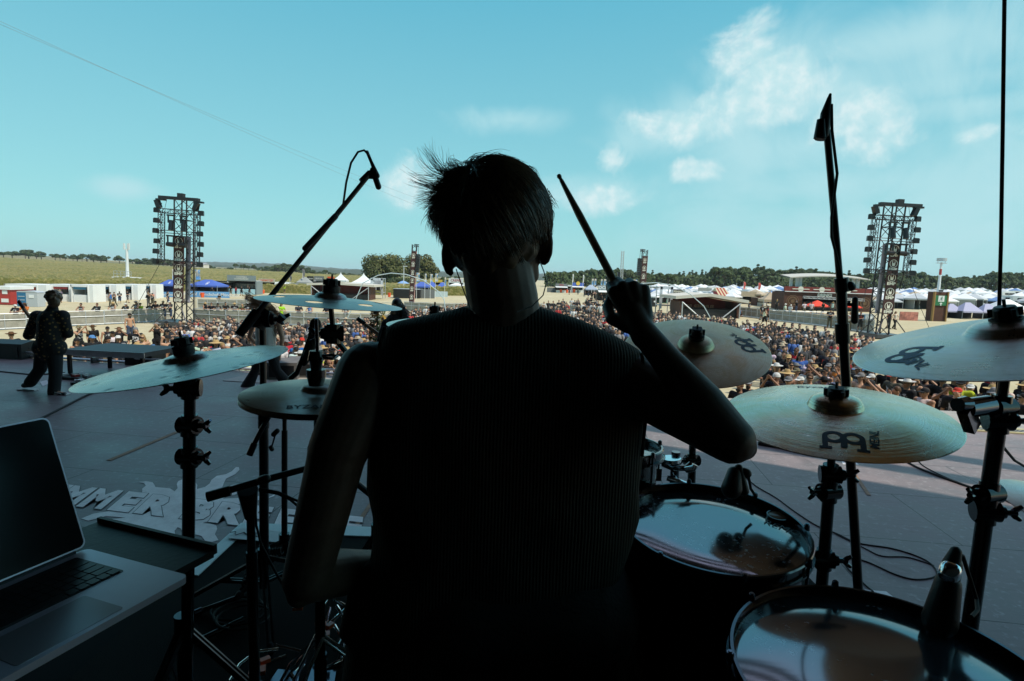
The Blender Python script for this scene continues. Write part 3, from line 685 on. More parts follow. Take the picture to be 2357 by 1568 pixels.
def stand(label, top, base_px, Y, joints, rr=(.0095, .0127, .0145), group='cymbal stands of the drum kit', boomto=None, name='cymbal_stand', z=RZ, tri=True, tr=.26):
    """straight stand: top point, base pixel that fixes its lean, tube joints at picture heights"""
    top = Vector(top); b = PY(base_px[0], base_px[1], Y); foot = extend_to(top, b, z+.08)
    t = thing(name, label, 'stand', (foot.x, foot.y, z), group=group)
    ax = (top-foot).normalized(); hs = [top]+[extend_to(top, foot, PY(base_px[0], y, Y).z) for y, s in joints]+[foot]
    names = ['upper_tube', 'middle_tube', 'lower_tube', 'lower_tube', 'lower_tube']
    for i in range(len(hs)-1):
        mb = MB(); mb.cone(hs[i], hs[i+1], rr[min(i, 2)], rr[min(i, 2)], 18); mb.build(names[i], black_gloss, t, sm=40, world=True)
    for (y, s), p in zip(joints, hs[1:-1]): joint(t, p, ax, .016 if s != 0 else .012, RT*(s or 1)+F_*-.3)
    if tri: tripod(t, Vector((foot.x, foot.y, 0)), dark_steel, r=tr, z=z)
    return t, foot

# -- cymbal A: hammered crash at the left
cA, TA = cymbal('crash_cymbal', 'wide hammered crash cymbal tipped steeply up to the right, on the left stand', 429, 834.5, 1.36, .2286, 7.15, -11, CM_dent, hb=.016, bow=.016)
sA, _ = stand('black cymbal stand under the tipped hammered cymbal at the left', cA.matrix_world.translation + Vector((0.006, 0, -.035)), (431, 1500), 1.36, [(890, -1), (975, 1), (1048, 1)])
felt_stack(TA, black, sA, h=.042, r=.019)
# -- cymbal B: holed effect cymbal
hl = [(k*60+12, .155, .028, .017) for k in range(6)]
cB, TB = cymbal('effects_cymbal', 'thin holed effects cymbal held level in front of the crowd', 761, 691.3, 1.84, .2286, 4.0, 3.5, CM_dark, holes=hl, hb=.020, bow=.016)
tB = thing('cymbal_stand', 'boom cymbal stand carrying the holed cymbal beside the drummer', 'stand', PZ(905, 1330, RZ), group='cymbal stands of the drum kit')
p0 = cB.matrix_world.translation; p1 = PY(767, 765, 1.85); p2 = PY(800, 850, 1.88); pf = Vector((p2.x+.09, p2.y+.05, RZ)); p3 = Vector((pf.x, pf.y, PY(820, 905, 1.9).z))
for nm, a, b, r_ in (('upper_tube', p0, p1, .0085), ('boom_arm', PY(772, 780, 1.85), p3, .0095), ('lower_tube', p3+Vector((0, 0, .03)), pf+Vector((0, 0, .08)), .0145)):
    mb = MB(); mb.cone(a, b, r_, r_, 16); mb.build(nm, black_gloss, tB, sm=40, world=True)
joint(tB, PY(768, 768, 1.85), (0, 0, 1), .020, RT*-1-F_*.4); joint(tB, p3, (0, 0, 1), .017, RT)
felt_stack(TB, black, tB, h=.05, r=.022); tripod(tB, pf, dark_steel)
# -- hi-hat C
cC, TC = cymbal('hihat_cymbals', 'pair of hi-hat cymbals beside the drummer, left arm in front', 734, 903, 1.38, .178, 13.7, 1.5, CM_dark, hb=.016, bow=.012, second=True, rb=.042, marks=[('BYZANCE', -92, .135, .028, ink_m, 90)])
tC = thing('hihat_stand', 'slim hi-hat stand with a thin rod and chrome foot pedal', 'stand', (TC.translation.x, TC.translation.y, RZ))
q = TC.translation; mb = MB(); mb.cone(q+Vector((0, 0, .01)), PY(728, 733, 1.31), .0042, .0042, 10); mb.build('pull_rod', dark_chrome, tC, sm=40, world=True)
mb = MB(); k = PY(728, 868, 1.31); mb.cone(k, k+Vector((0, 0, .018)), .022, .022, 18); mb.cone(k+Vector((0, 0, .018)), k+Vector((0, 0, .040)), .012, .016, 18); mb.cone(k+Vector((0, 0, .04)), k+Vector((0, 0, .062)), .019, .015, 18); mb.cone(k+Vector((0, 0, -.02)), k, .017, .021, 18); mb.build('clutch', black_gloss, tC, sm=35, world=True)
mb = MB(); kk = k+Vector((.012, 0, .05)); mb.tube([kk, kk+Vector((.022, 0, .003)), kk+Vector((.036, .004, .0)), kk+Vector((.03, -.014, -.004)), kk+Vector((.008, -.012, -.002))], .0035, 8); mb.build('clutch_wing', dark_chrome, tC, sm=True, world=True)
mb = MB(); mb.cone(q+Vector((0, 0, -.03)), (q.x, q.y, RZ+.28), .0125, .0125, 16); mb.cone((q.x, q.y, RZ+.28), (q.x, q.y, RZ+.06), .016, .016, 16); mb.build('lower_tube', black_gloss, tC, sm=40, world=True)
joint(tC, (q.x, q.y, q.z-.14), (0, 0, 1), .015, RT)
for i, a in enumerate((2.4, 4.3, .4)):
    e = Vector((q.x+.27*math.cos(a), q.y+.27*math.sin(a), RZ+.012)); top = Vector((q.x, q.y, RZ+.33)); mb = MB(); n = Vector((-math.sin(a), math.cos(a), 0))*.012
    mb.tube([top+n, top.lerp(e, .5)+n*1.2+Vector((0, 0, .02)), e+n*.4], .0045, 8); mb.tube([top-n, top.lerp(e, .5)-n*1.2+Vector((0, 0, .02)), e-n*.4], .0045, 8); mb.bar(Vector((q.x, q.y, RZ+.09)), top.lerp(e, .6), .006, .012); mb.build('leg', chrome, tC, sm=True, world=True)
# -- small cymbal D behind the shoulder
cD, TD = cymbal('splash_cymbal', 'small pale cymbal edge peeking over the left shoulder of the drummer', 1000, 742, 2.15, .178, 7.5, 1.5, CM_pale, hb=.015)
sD, _ = stand('far cymbal stand hidden behind the shoulder of the drummer', cD.matrix_world.translation, (1004, 1100), 2.12, [(1000, 1)])
felt_stack(TD, black, sD)
# -- ride E
cE, TE = cymbal('ride_cymbal', 'large ridged ride cymbal tilted toward the drummer, behind the raised forearm', 1601, 800.5, 2.04, .254, 28.3, 5, CM_ride, rb=.064, hb=.030, bow=.022, spin=0, marks=[('logo', 12, .172, .060, ink_m, -90+195), ('MEINL', 30, .178, .034, ink_m, 100), ('BYZANCE', 190, .165, .04, ink_m, -90)])
sE, _ = stand('cymbal stand under the tilted ride cymbal', TE.translation, (1592, 1100), 2.03, [(960, 1), (1060, -1)])
felt_stack(TE, black, sE, h=.055, r=.022, z0=.034)
# -- crash F
cF, TF = cymbal('crash_cymbal', 'large bright golden crash cymbal in front of the floor toms', 1922, 947, 1.39, .2540, 20, 3.2, CM_gold, rb=.062, hb=.030, bow=.030, marks=[('logo', -86, .172, .052, ink_m, 88), ('MEINL', -66, .175, .026, ink_m, 154), ('Byzance', 100, .175, .036, ink_b, -96)])
sF, _ = stand('black cymbal stand under the bright golden cymbal', TF.translation, (1893, 1330), 1.40, [(1085, 1), (1125, -1), (1285, 1)])
felt_stack(TF, black, sF, h=.046, r=.022, z0=.03)
# -- crash G
cG, TG = cymbal('crash_cymbal', 'biggest crash cymbal cut by the right edge of the photo', 2321, 776, 1.17, .2794, 12.8, -5.5, CM_pale, rb=.072, hb=.026, bow=.026, marks=[('logo', 212, .195, .056, ink_b, 205), ('MEINL', 228, .212, .034, ink_b, 64)])
sG, _ = stand('tall black cymbal stand at the right edge with a big chrome tilter', TG.translation+Vector((0, 0, -.03)), (2238, 1400), 1.17, [(935, -1), (965, 1), (1135, -1), (1175, 1)], rr=(.010, .0135, .0155))
felt_stack(TG, black, sG, h=.048, r=.023, z0=.03)
mb = MB(); a = PY(2215, 880, 1.2); b = PY(2262, 945, 1.19); mb.cone(PY(2222, 940, 1.14), PY(2275, 932, 1.16), .020, .020, 20); mb.cone(PY(2204, 932, 1.13), PY(2222, 932, 1.14), .014, .018, 14); mb.bar(PY(2222, 940, 1.13), PY(2238, 985, 1.15), .02, .03); mb.build('boom_tilter', dark_chrome, sG, sm=35, world=True)
mb = MB(); mb.bar(PY(2197, 925, 1.16), PY(2212, 945, 1.16), .018, .012); mb.build('tilter_lever', chrome, sG, sm=35, world=True)
# -- small cymbal H at the right edge
cH, TH = cymbal('splash_cymbal', 'small ridged cymbal just entering the right edge of the photo', 2432, 1160, 1.45, .125, 22, 20, CM_pale, rb=.035, hb=.012)
sH, _ = stand('low stand outside the right edge under the small ridged cymbal', TH.translation, (2435, 1500), 1.45, [(1300, 1)], z=0)

# ---------------------------------------------------------------- drums
shell = NT('black_drum_shell', rough=.16, spec=.6, coat=.4); shell.to('Base Color', shell.mix(shell.rng(shell.noise(3, 2), .3, .7), (.008, .008, .009), (.014, .014, .016)))
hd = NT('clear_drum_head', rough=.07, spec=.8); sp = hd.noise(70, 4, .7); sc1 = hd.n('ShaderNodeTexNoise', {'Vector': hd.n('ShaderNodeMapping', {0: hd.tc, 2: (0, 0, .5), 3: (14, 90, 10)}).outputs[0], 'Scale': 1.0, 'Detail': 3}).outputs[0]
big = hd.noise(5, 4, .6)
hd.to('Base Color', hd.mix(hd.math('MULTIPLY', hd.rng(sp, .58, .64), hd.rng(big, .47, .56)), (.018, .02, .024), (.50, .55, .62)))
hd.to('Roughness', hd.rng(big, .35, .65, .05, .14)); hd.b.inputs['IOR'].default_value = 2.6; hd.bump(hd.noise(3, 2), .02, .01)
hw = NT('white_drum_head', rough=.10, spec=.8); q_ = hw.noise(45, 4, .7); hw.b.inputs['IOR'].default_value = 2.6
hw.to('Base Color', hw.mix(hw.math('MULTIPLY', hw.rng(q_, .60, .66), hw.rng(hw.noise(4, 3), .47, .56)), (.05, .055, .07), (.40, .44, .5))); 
def drum(name, label, px, py, dep, Rr, alpha, theta, depth, hm, legs=True, lugs=8, spin=0, z=RZ, group=None, clip=None):
    c, n, x = facing(px, py, dep, alpha, theta); T = frame(c, n, x)
    t = bpy.data.objects.new(name, None); COL.objects.link(t); t.matrix_world = T; tag(t, label, 'drum', group)
    def P_(mb): mb.T = None; return mb
    MB().lathe([(Rr-.012, -.022), (Rr-.012, -depth), (Rr-.018, -depth), (Rr-.018, -.022)], (0, 0, 0), n=72, closed=True).build('shell', shell.m, t, sm=40)
    MB().lathe([(0.0001, -.012), (Rr*.5, -.012), (Rr-.008, -.012), (Rr-.004, -.014)], (0, 0, 0), n=72).build('drum_head', hm, t, sm=True)
    for zz, nm in ((0, 'hoop'), (-depth-.005, 'hoop')):
        s = 1 if zz == 0 else -1
        MB().lathe([(Rr-.002, zz-s*.024), (Rr+.001, zz-s*.024), (Rr+.001, zz-s*.002), (Rr+.004, zz), (Rr+.002, zz+s*.0035), (Rr-.003, zz+s*.0035), (Rr-.0035, zz-s*.012)], (0, 0, 0), n=96, closed=True).build(nm, hoop_m, t, sm=45)
    MB().lathe([(Rr+.001, -.024), (Rr+.007, -.022), (Rr+.007, -.0265), (Rr+.001, -.028)], (0, 0, 0), n=96, closed=True).build('hoop_flange', hoop_m, t, sm=45)
    for i in range(lugs):
        a = 2*math.pi*(i+.3)/lugs+spin; ex = Vector((math.cos(a), math.sin(a), 0)); p = ex*(Rr+.006)
        mb = MB(); mb.cone(p+Vector((0, 0, .012)), p+Vector((0, 0, -.075)), .0032, .0032, 8); mb.cone(p+Vector((0, 0, .010)), p+Vector((0, 0, -.004)), .0055, .007, 8); mb.build('tension_rod', dark_chrome, t, sm=35)
        mb = MB(); mb.box(ex*(Rr+.002)+Vector((0, 0, -.088)), (.022, .018, .036), rz=a); mb.build('lug', shellhw, t)
    if legs:
        for i in range(3):
            a = 2*math.pi*i/3+.9; ex = Vector((math.cos(a), math.sin(a), 0)); top = T @ (ex*(Rr+.02)+Vector((0, 0, -depth*.45))); 
            mb = MB(); mb.tube([top, top+Vector((0, 0, -.12)), Vector((top.x, top.y, z+.03))+ (T.to_3x3() @ ex)*.03], .006, 8); mb.build('leg', dark_chrome, t, sm=True, world=True)
            mb = MB(); e = Vector((top.x, top.y, z+.03))+(T.to_3x3() @ ex)*.03; mb.cap_(e, e-Vector((0, 0, .018)), .011, .012, 10); mb.build('rubber_foot', rubber, t, sm=True, world=True)
            mb = MB(); mb.box(ex*(Rr+.008)+Vector((0, 0, -depth*.5)), (.04, .03, .05), rz=a); mb.build('leg_bracket', dark_chrome, t)
    return t, T
hoop_m = mat('black_nickel_hoop', (.11, .12, .13), .13, metal=1); shellhw = mat('black_hardware', (.03, .03, .034), .25, metal=.7)
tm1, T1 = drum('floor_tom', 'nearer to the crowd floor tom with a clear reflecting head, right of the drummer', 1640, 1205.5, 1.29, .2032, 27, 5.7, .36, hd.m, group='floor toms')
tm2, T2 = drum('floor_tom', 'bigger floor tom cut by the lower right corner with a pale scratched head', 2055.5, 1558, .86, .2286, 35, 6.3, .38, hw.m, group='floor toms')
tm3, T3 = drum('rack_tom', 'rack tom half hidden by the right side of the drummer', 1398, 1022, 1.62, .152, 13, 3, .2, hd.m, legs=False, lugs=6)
mb = MB(); b0 = T3.translation+Vector((-.02, .1, -.12)); mb.cone(b0, b0+Vector((0, 0, -.34)), .013, .013, 14); mb.build('mount_tube', dark_chrome, tm3, sm=True, world=True)
# maker's mark, and a coaster-like damping disc on the nearer tom
mb = MB(); mb.text('REMO', .03, Matrix.Translation((.155, .055, -.0105)) @ Matrix.Rotation(R(-28), 4, 'Z')); mb.build('head_mark', mat('head_ink', (.02, .03, .05), .4), tm1)
t = thing('damping_disc', 'round brown damping disc lying on the clear tom head', 'damper', T1 @ Vector((.152, .105, -.0115)), rot=T1.to_3x3())
MB().lathe([(.0001, .006), (.019, .006), (.022, .004), (.022, 0), (.0001, 0)], (0, 0, 0), n=32).build('disc', mat('brown_resin', (.55, .20, .10), .3), t, sm=40)
MB().lathe([(.0215, .0), (.0245, .0), (.0245, .0065), (.0215, .0065)], (0, 0, 0), n=32, closed=True).build('rim', black_gloss, t, sm=40)
t = thing('drum_mount', 'chrome multi clamp with a round cap beside the rack tom', 'clamp', PY(1555, 1090, 1.75))
mb = MB(); mb.cone(PY(1556, 1040, 1.75), PY(1550, 1130, 1.75), .014, .014, 14); mb.build('post', dark_chrome, t, sm=40, world=True)
mb = MB(); mb.cone(PY(1545, 1062, 1.72), PY(1545, 1054, 1.72), .030, .030, 20); mb.build('round_cap', chrome, t, sm=40, world=True)
mb = MB(); mb.tube([PY(1524, 1045, 1.73), PY(1528, 1070, 1.72), PY(1548, 1078, 1.72), PY(1578, 1078, 1.74), PY(1590, 1068, 1.75)], .009, 10); mb.build('arm', dark_chrome, t, sm=True, world=True)
mb = MB(); mb.tube([PY(1578, 1082, 1.72), PY(1596, 1078, 1.71), PY(1600, 1070, 1.71)], .010, 10); mb.build('wing_screw', chrome, t, sm=True, world=True)
mb = MB(); mb.tube([PY(1535, 1100, 1.72), PY(1560, 1108, 1.71), PY(1580, 1116, 1.72)], .009, 10); mb.build('lower_arm', chrome, t, sm=True, world=True)
# snare and kick (mostly hidden by the player, partly seen between his arm and back)
sn_c = PY(905, 1380, 1.62)
def updrum(name, label, c, Rr, depth, hm, axis=(0, 0, 1), **k):
    T = frame(Vector(c), Vector(axis).normalized(), Vector(axis).orthogonal().normalized()); t = bpy.data.objects.new(name, None); COL.objects.link(t); t.matrix_world = T; tag(t, label, 'drum')
    MB().lathe([(Rr-.008, -.01), (Rr-.008, -depth+.01), (Rr-.014, -depth+.01), (Rr-.014, -.01)], (0, 0, 0), n=64, closed=True).build('shell', shell.m, t, sm=40)
    MB().lathe([(.0001, -.008), (Rr-.004, -.008)], (0, 0, 0), n=64).build('drum_head', hm, t); MB().lathe([(.0001, -depth+.002), (Rr-.004, -depth+.002)], (0, 0, 0), n=64).build('drum_head', hm, t)
    for zz in (0, -depth): MB().lathe([(Rr-.003, zz-.012), (Rr+.005, zz-.012), (Rr+.005, zz+.012), (Rr-.003, zz+.012)], (0, 0, 0), n=64, closed=True).build('hoop', hoop_m, t, sm=40)
    for i in range(8):
        a = i*math.pi/4; mb = MB(); mb.cone((math.cos(a)*(Rr+.006), math.sin(a)*(Rr+.006), 0), (math.cos(a)*(Rr+.006), math.sin(a)*(Rr+.006), -depth), .003, .003, 6); mb.build('tension_rod', chrome, t)
    return t
updrum('snare_drum', 'snare drum between the knees, hidden behind the drummer', (-.17, 1.52, RZ+.62), .178, .15, hw.m, axis=(.05, -.1, 1))
updrum('bass_drum', 'bass drum lying on its side in front of the drummer', (.0, 1.85, RZ+.30), .28, .42, hd.m, axis=(0, -1, 0))
t = thing('snare_stand', 'folding snare stand under the hidden snare', 'stand', (-.17, 1.52, RZ))
mb = MB(); mb.cone((-.17, 1.52, RZ+.44), (-.17, 1.52, RZ+.08), .013, .013, 14); mb.build('lower_tube', black_gloss, t, world=True, sm=40)
for a in (.3, 2.4, 4.5):
    mb = MB(); mb.tube([(-.17, 1.52, RZ+.42), (-.17+.16*math.cos(a), 1.52+.16*math.sin(a), RZ+.46), (-.17+.18*math.cos(a), 1.52+.18*math.sin(a), RZ+.50)], .006, 8); mb.build('basket_arm', chrome, t, sm=True, world=True)
    mb = MB(); mb.tube([(-.17, 1.52, RZ+.25), (-.17+.22*math.cos(a+.6), 1.52+.22*math.sin(a+.6), RZ+.012)], .007, 8); mb.build('leg', chrome, t, sm=True, world=True)
# double pedal seen lower left: chrome frame and red anodised links
redm = mat('red_anodised', (1.0, .16, .04), .3, spec=.6); 
def pedal(label, pts, plate, reds):
    c = PZ(*plate[0], RZ); t = thing('bass_pedal', label, 'pedal', c)
    for a in pts:
        mb = MB(); mb.tube([PZ(x, y, RZ+h) for x, y, h in a], .0062, 8); mb.build('frame', chrome, t, sm=True, world=True)
    v = [PZ(x, y, RZ+.05) for x, y in plate]; mb = MB(); mb.add(v+[p-Vector((0, 0, .02)) for p in v], [(0, 1, 2, 3), (4, 7, 6, 5), (0, 4, 5, 1), (1, 5, 6, 2), (2, 6, 7, 3), (3, 7, 4, 0)]); mb.build('foot_board', dark_chrome, t, world=True)
    for (x, y, s, a) in reds:
        mb = MB(); mb.box((0, 0, 0), (s*2.0, s*1.3, .012), rz=R(a)); mb.v = [tuple(Vector(v_)+PZ(x, y, RZ+.12)) for v_ in mb.v]; mb.build('red_link', redm, t, world=True)
pedal('chrome hi-hat side pedal with orange red links, lower left of the drummer', [[(530, 1568, .03), (552, 1530, .05), (590, 1500, .06), (640, 1495, .05)], [(560, 1590, .02), (600, 1530, .04), (660, 1510, .04)], [(636, 1486, .03), (715, 1505, .04)], [(735, 1415, .1), (760, 1375, .12), (795, 1395, .1)], [(625, 1600, .02), (660, 1570, .03), (700, 1530, .04)]], [(600, 1600), (640, 1540), (690, 1545), (680, 1610)], [(592, 1545, .022, 20), (686, 1398, .016, 10), (610, 1520, .014, 40)])
pedal('second chrome pedal with red links tucked beside the left thigh', [[(728, 1420, .06), (745, 1455, .08), (765, 1430, .12), (800, 1400, .14)], [(770, 1440, .1), (792, 1480, .08), (785, 1520, .06), (745, 1540, .05)], [(760, 1400, .14), (742, 1470, .1), (722, 1495, .08)], [(775, 1395, .15), (800, 1440, .12), (770, 1500, .08)]], [(700, 1590), (720, 1530), (775, 1535), (765, 1600)], [(741, 1434, .018, -10), (745, 1462, .018, 15), (760, 1440, .012, 60)])
# throne
t = thing('drum_throne', 'round black drum throne under the seated drummer', 'stool', (.02, 1.12, RZ))
MB().lathe([(.0001, .49), (.15, .49), (.175, .475), (.18, .44), (.165, .41), (.0001, .41)], (0, 0, 0), n=40).build('seat', black, t, sm=True)
mb = MB(); mb.cone((0, 0, .41), (0, 0, .1), .02, .02, 14); mb.build('post', dark_chrome, t, sm=40)
for i in range(3):
    a = i*2.094; mb = MB(); mb.tube([(0, 0, .3), (.26*math.cos(a), .26*math.sin(a), .015)], .009, 8); mb.build('leg', dark_chrome, t, sm=True)
# ================================================================== THE DRUMMER
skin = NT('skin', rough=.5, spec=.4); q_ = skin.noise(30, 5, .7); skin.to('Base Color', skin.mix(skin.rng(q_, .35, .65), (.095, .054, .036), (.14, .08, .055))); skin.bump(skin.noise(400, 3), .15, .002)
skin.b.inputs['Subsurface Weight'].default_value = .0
HY = 1.12
def hand_pts(mb, wrist, ydir, xdir, right=True, s=1.0, fr=.0088, curl=1.0):
    """five separate fingers closed round something; local x thumb side, y fingers, z back of the hand"""
    Y = Vector(ydir).normalized(); X = Vector(xdir); X = (X-Y*X.dot(Y)).normalized(); Z = (Y.cross(X) if right else X.cross(Y)).normalized(); W = Vector(wrist)
    P = lambda x, y, z: W + (X*x+Y*y+Z*z)*s
    mcp = [(.027, .086, .004), (.009, .090, .008), (-.010, .086, .006), (-.027, .077, 0)]
    mb.cap_(P(0, -.01, 0), P(.004, .035, .001), .0235*s, .022*s, 14)
    for (x, y, z), r in zip(mcp, (.0125, .0125, .012, .011)):
        mb.cap_(P(x*.45, .022, 0), P(x, y, z), .0145*s, r*s, 12)
    mb.sph(P(.0, .055, -.008), (.028*s,)*3, 14, 8, None) if False else mb.cap_(P(.014, .045, -.008), P(-.016, .045, -.006), .016*s, .015*s, 12)
    L = [(.040, .026, .020), (.044, .028, .021), (.041, .026, .020), (.033, .020, .018)]
    for (x, y, z), l, k in zip(mcp, L, range(4)):
        p = Vector((x, y, z)); a = -.75*curl - .06*k
        for j, ln in enumerate(l):
            d = Vector((-.06*x*10*.1, math.cos(a), math.sin(a))); e = p + d*ln
            mb.cap_(P(*p), P(*e), (fr-.0006*j - (.0008 if k == 3 else 0))*s*1.08, (fr-.0006*(j+1) - (.0008 if k == 3 else 0))*s*1.05, 10)
            p = e; a -= (1.45, 1.05, 0)[j]*curl
    t = [(.018, .018, -.006), (.043, .046, -.018), (.042, .078, -.034), (.030, .100, -.044)]
    for i, (r0__, r1__) in enumerate(((.015, .012), (.0112, .0102), (.0102, .0085))): mb.cap_(P(*t[i]), P(*t[i+1]), r0__*s, r1__*s, 12)
    return P
body = MB(); C_ = lambda a, b, ra, rb: body.cap_(a, b, ra, rb, 20)
hc = PY(1143, 520, HY)
Rh = Matrix.Rotation(R(-14), 3, 'Z') @ Matrix.Rotation(R(-4), 3, 'Y')
body.sph(hc, (.076, .095, .100), 28, 18, Rh)
HL = lambda x, y, z: hc + Rh @ Vector((x, y, z))
C_(HL(0, .02, -.05), HL(0, .045, -.085), .066, .052); C_(HL(-.03, .03, -.09), HL(.03, .03, -.09), .034, .034); C_(HL(0, .055, -.115), HL(0, .07, -.118), .022, .020)   # jaw, chin
C_(HL(.048, .01, -.055), HL(.05, .035, -.095), .028, .024); C_(HL(-.046, .01, -.055), HL(-.045, .035, -.095), .028, .024)
C_(HL(0, .095, -.005), HL(0, .115, -.038), .009, .014); C_(HL(-.02, .094, -.075), HL(.02, .094, -.075), .009, .009)     # nose, mouth
C_(HL(-.035, .088, .012), HL(.035, .088, .012), .013, .013)
for sg, cx_, cy_, tip in ((1, 1256, 570, 1266), (-1, 1033, 594, 1020)):     # ears
    ec = PY(cx_, cy_, HY+.005); w_ = .016
    pts = [PY(cx_+sg*(-4), cy_-40, HY), PY(cx_+sg*6, cy_-36, HY-.006), PY(cx_+sg*10, cy_-14, HY-.012), PY(cx_+sg*9, cy_+12, HY-.010), PY(cx_+sg*1, cy_+30, HY), PY(cx_-sg*8, cy_+38, HY+.006)]
    body.tube(pts, [.005, .0065, .007, .0068, .0075, .006], 12)
    body.sph(ec+RT*(-sg*.004), (.008, .014, .028), 14, 10); C_(ec+RT*(-sg*.012), ec+RT*(sg*.002), .018, .012)
C_(HL(0, -.02, -.06), PY(1157, 690, HY-.005), .066, .070); C_(PY(1157, 690, HY-.005), PY(1160, 760, HY), .070, .076)
C_(PY(1160, 745, HY), PY(1000, 800, HY+.01), .046, .048); C_(PY(1160, 745, HY), PY(1340, 812, HY+.01), .046, .048)
# torso (under the shirt)
C_(PY(1165, 860, HY+.03), PY(1165, 1250, HY+.04), .085, .08); C_(PY(1040, 860, HY+.02), PY(1060, 1300, HY+.03), .08, .08); C_(PY(1310, 880, HY+.02), PY(1270, 1300, HY+.03), .08, .08); C_(PY(1090, 1480, HY+.03), PY(1240, 1480, HY+.03), .10, .10)
# left arm
shL = PY(850, 862, HY); elL = PY(706, 1332, 1.0); wrL = PY(905, 1296, 1.28)
C_(PY(960, 835, HY+.01), shL, .055, .062); C_(shL, PY(778, 1040, 1.06), .066, .057); C_(PY(778, 1040, 1.06), elL, .055, .044); C_(elL, PY(690, 1368, .985), .036, .024); C_(elL, elL.lerp(wrL, .35), .044, .046); C_(elL.lerp(wrL, .35), wrL, .046, .027)
hand_pts(body, wrL+Vector((.006, .01, 0)), (wrL-elL).normalized()+Vector((.1, .3, -.2)), (1, -.1, .5), right=False)
# right arm
shR = PY(1437, 868, HY); elR = PY(1683, 1013, .95); wrR = PY(1479, 762, 1.03)
C_(PY(1350, 850, HY+.01), shR, .055, .060); C_(shR, shR.lerp(elR, .5), .062, .052); C_(shR.lerp(elR, .5), elR, .052, .041); C_(PY(1700, 1025, .945), PY(1712, 1030, .95), .030, .022)
mid = elR.lerp(wrR, .32); C_(elR, mid, .040, .040); C_(mid, elR.lerp(wrR, .75), .040, .027); C_(elR.lerp(wrR, .75), wrR, .027, .024)
gripR = PY(1424, 668, 1.108)
hand_pts(body, wrR, UP*.88 + Vector((0, .42, 0)) - RT*.22, -RT + Vector((0, .25, .1)), right=True, s=1.03)
# legs
for sg in (-1, 1):
    hip = Vector((.02+sg*.10, 1.14, RZ+.56)); kn = Vector((sg*.30+.02, 1.56, RZ+.54)); an = Vector((sg*.30, 1.60, RZ+.12)); toe = Vector((sg*.34, 1.80, RZ+.09))
    C_(hip, kn, .088, .058); C_(kn, kn.lerp(an, .35), .055, .056); C_(kn.lerp(an, .35), an, .056, .036); C_(an, toe, .038, .030)
    for i in range(5): body.cap_(toe+Vector((sg*(-.028+.014*i), -.01, 0)), toe+Vector((sg*(-.03+.015*i), .045-.006*abs(i-1), -.01)), .010, .0085, 8)
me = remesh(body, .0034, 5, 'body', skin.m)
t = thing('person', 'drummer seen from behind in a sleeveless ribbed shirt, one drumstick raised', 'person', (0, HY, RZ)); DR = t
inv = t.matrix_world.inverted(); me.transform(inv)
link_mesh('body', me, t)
# shirt: an outline lofted round the trunk, ribbed cloth
rows = [(706,1064,1240,.060),(714,1040,1262,.066),(722,1000,1290,.074),(731,955,1322,.082),(740,915,1345,.088),(752,893,1372,.094),(768,884,1406,.10),(788,878,1444,.105),(808,874,1474,.108),(835,868,1484,.110),(870,864,1488,.112),(910,860,1487,.115),(960,857,1484,.118),(1030,854,1478,.12),(1110,855,1471,.12),(1180,865,1462,.12),(1240,869,1449,.12),(1290,858,1432,.123),(1340,838,1410,.127),(1390,822,1394,.132),(1450,808,1392,.14),(1520,795,1396,.146),(1580,787,1400,.15),(1660,782,1402,.15),(1740,790,1398,.14)]
mb = MB(); NS = 72
for ri, (y, xl, xr, dp) in enumerate(rows):
    yc = HY+.015
    a = PY(xl, y, yc); b = PY(xr, y, yc); c = (a+b)/2; hx = (b.x-a.x)/2
    for i in range(NS):
        th = 2*math.pi*i/NS; cc, ss = math.cos(th), math.sin(th); k = .72
        x = math.copysign(abs(cc)**k, cc)*hx; yy = math.copysign(abs(ss)**k, ss)*dp
        wr_ = .013*mnoise.noise((x*9, y*.010, ss*2))*smooth((y-760)/200) + .010*mnoise.noise((x*4+3, y*.02, 5))*smooth((y-1250)/150)
        mb.v.append((c.x+x*(1+wr_*3), yc+yy*(1+wr_*6), lerp(a.z, b.z, (x+hx)/(2*hx))))
mb.f = [(j*NS+i, (j+1)*NS+i, (j+1)*NS+(i+1) % NS, j*NS+(i+1) % NS) for j in range(len(rows)-1) for i in range(NS)]
mb.f += [tuple(range(NS)), tuple(range((len(rows)-1)*NS, len(rows)*NS))[::-1]]; mb.mi = [0]*len(mb.f)
# gathered folds over the right hip
for (a_, b_, ra, rb) in [((1392, 1385, 1.10), (1412, 1500, 1.09), .022, .040), ((1405, 1420, 1.12), (1420, 1600, 1.12), .02, .045), ((1370, 1440, 1.03), (1402, 1560, 1.04), .02, .035), ((842, 1330, 1.10), (815, 1450, 1.09), .028, .03)]:
    mb.cap_(PY(*a_), PY(*b_), ra, rb, 16)
cl = NT('ribbed_cloth', rough=.92, spec=.15); s3 = cl.sep(); ang = cl.n('ShaderNodeMath', {0: s3[1], 1: s3[0]}, operation='ARCTAN2').outputs[0]
wob = cl.math('MULTIPLY', cl.noise(5, 3), 5.0); w1 = cl.math('SINE', cl.math('ADD', cl.math('MULTIPLY', ang, 240.0), wob)); w2 = cl.math('SINE', cl.math('ADD', cl.math('MULTIPLY', s3[0], 1000.0), wob))
hgt = cl.math('ADD', cl.math('ADD', w2, cl.math('MULTIPLY', cl.noise(260, 3), 1.5)), cl.math('MULTIPLY', cl.noise(28, 4), 2.0))
cl.to('Base Color', cl.mix(cl.rng(w2, -1, 1), (.035, .032, .026), (.07, .062, .05))); cl.bump(hgt, .45, .0022)
me = remesh(mb, .005, 3, 'shirt', cl.m); me.transform(inv); link_mesh('shirt', me, t)
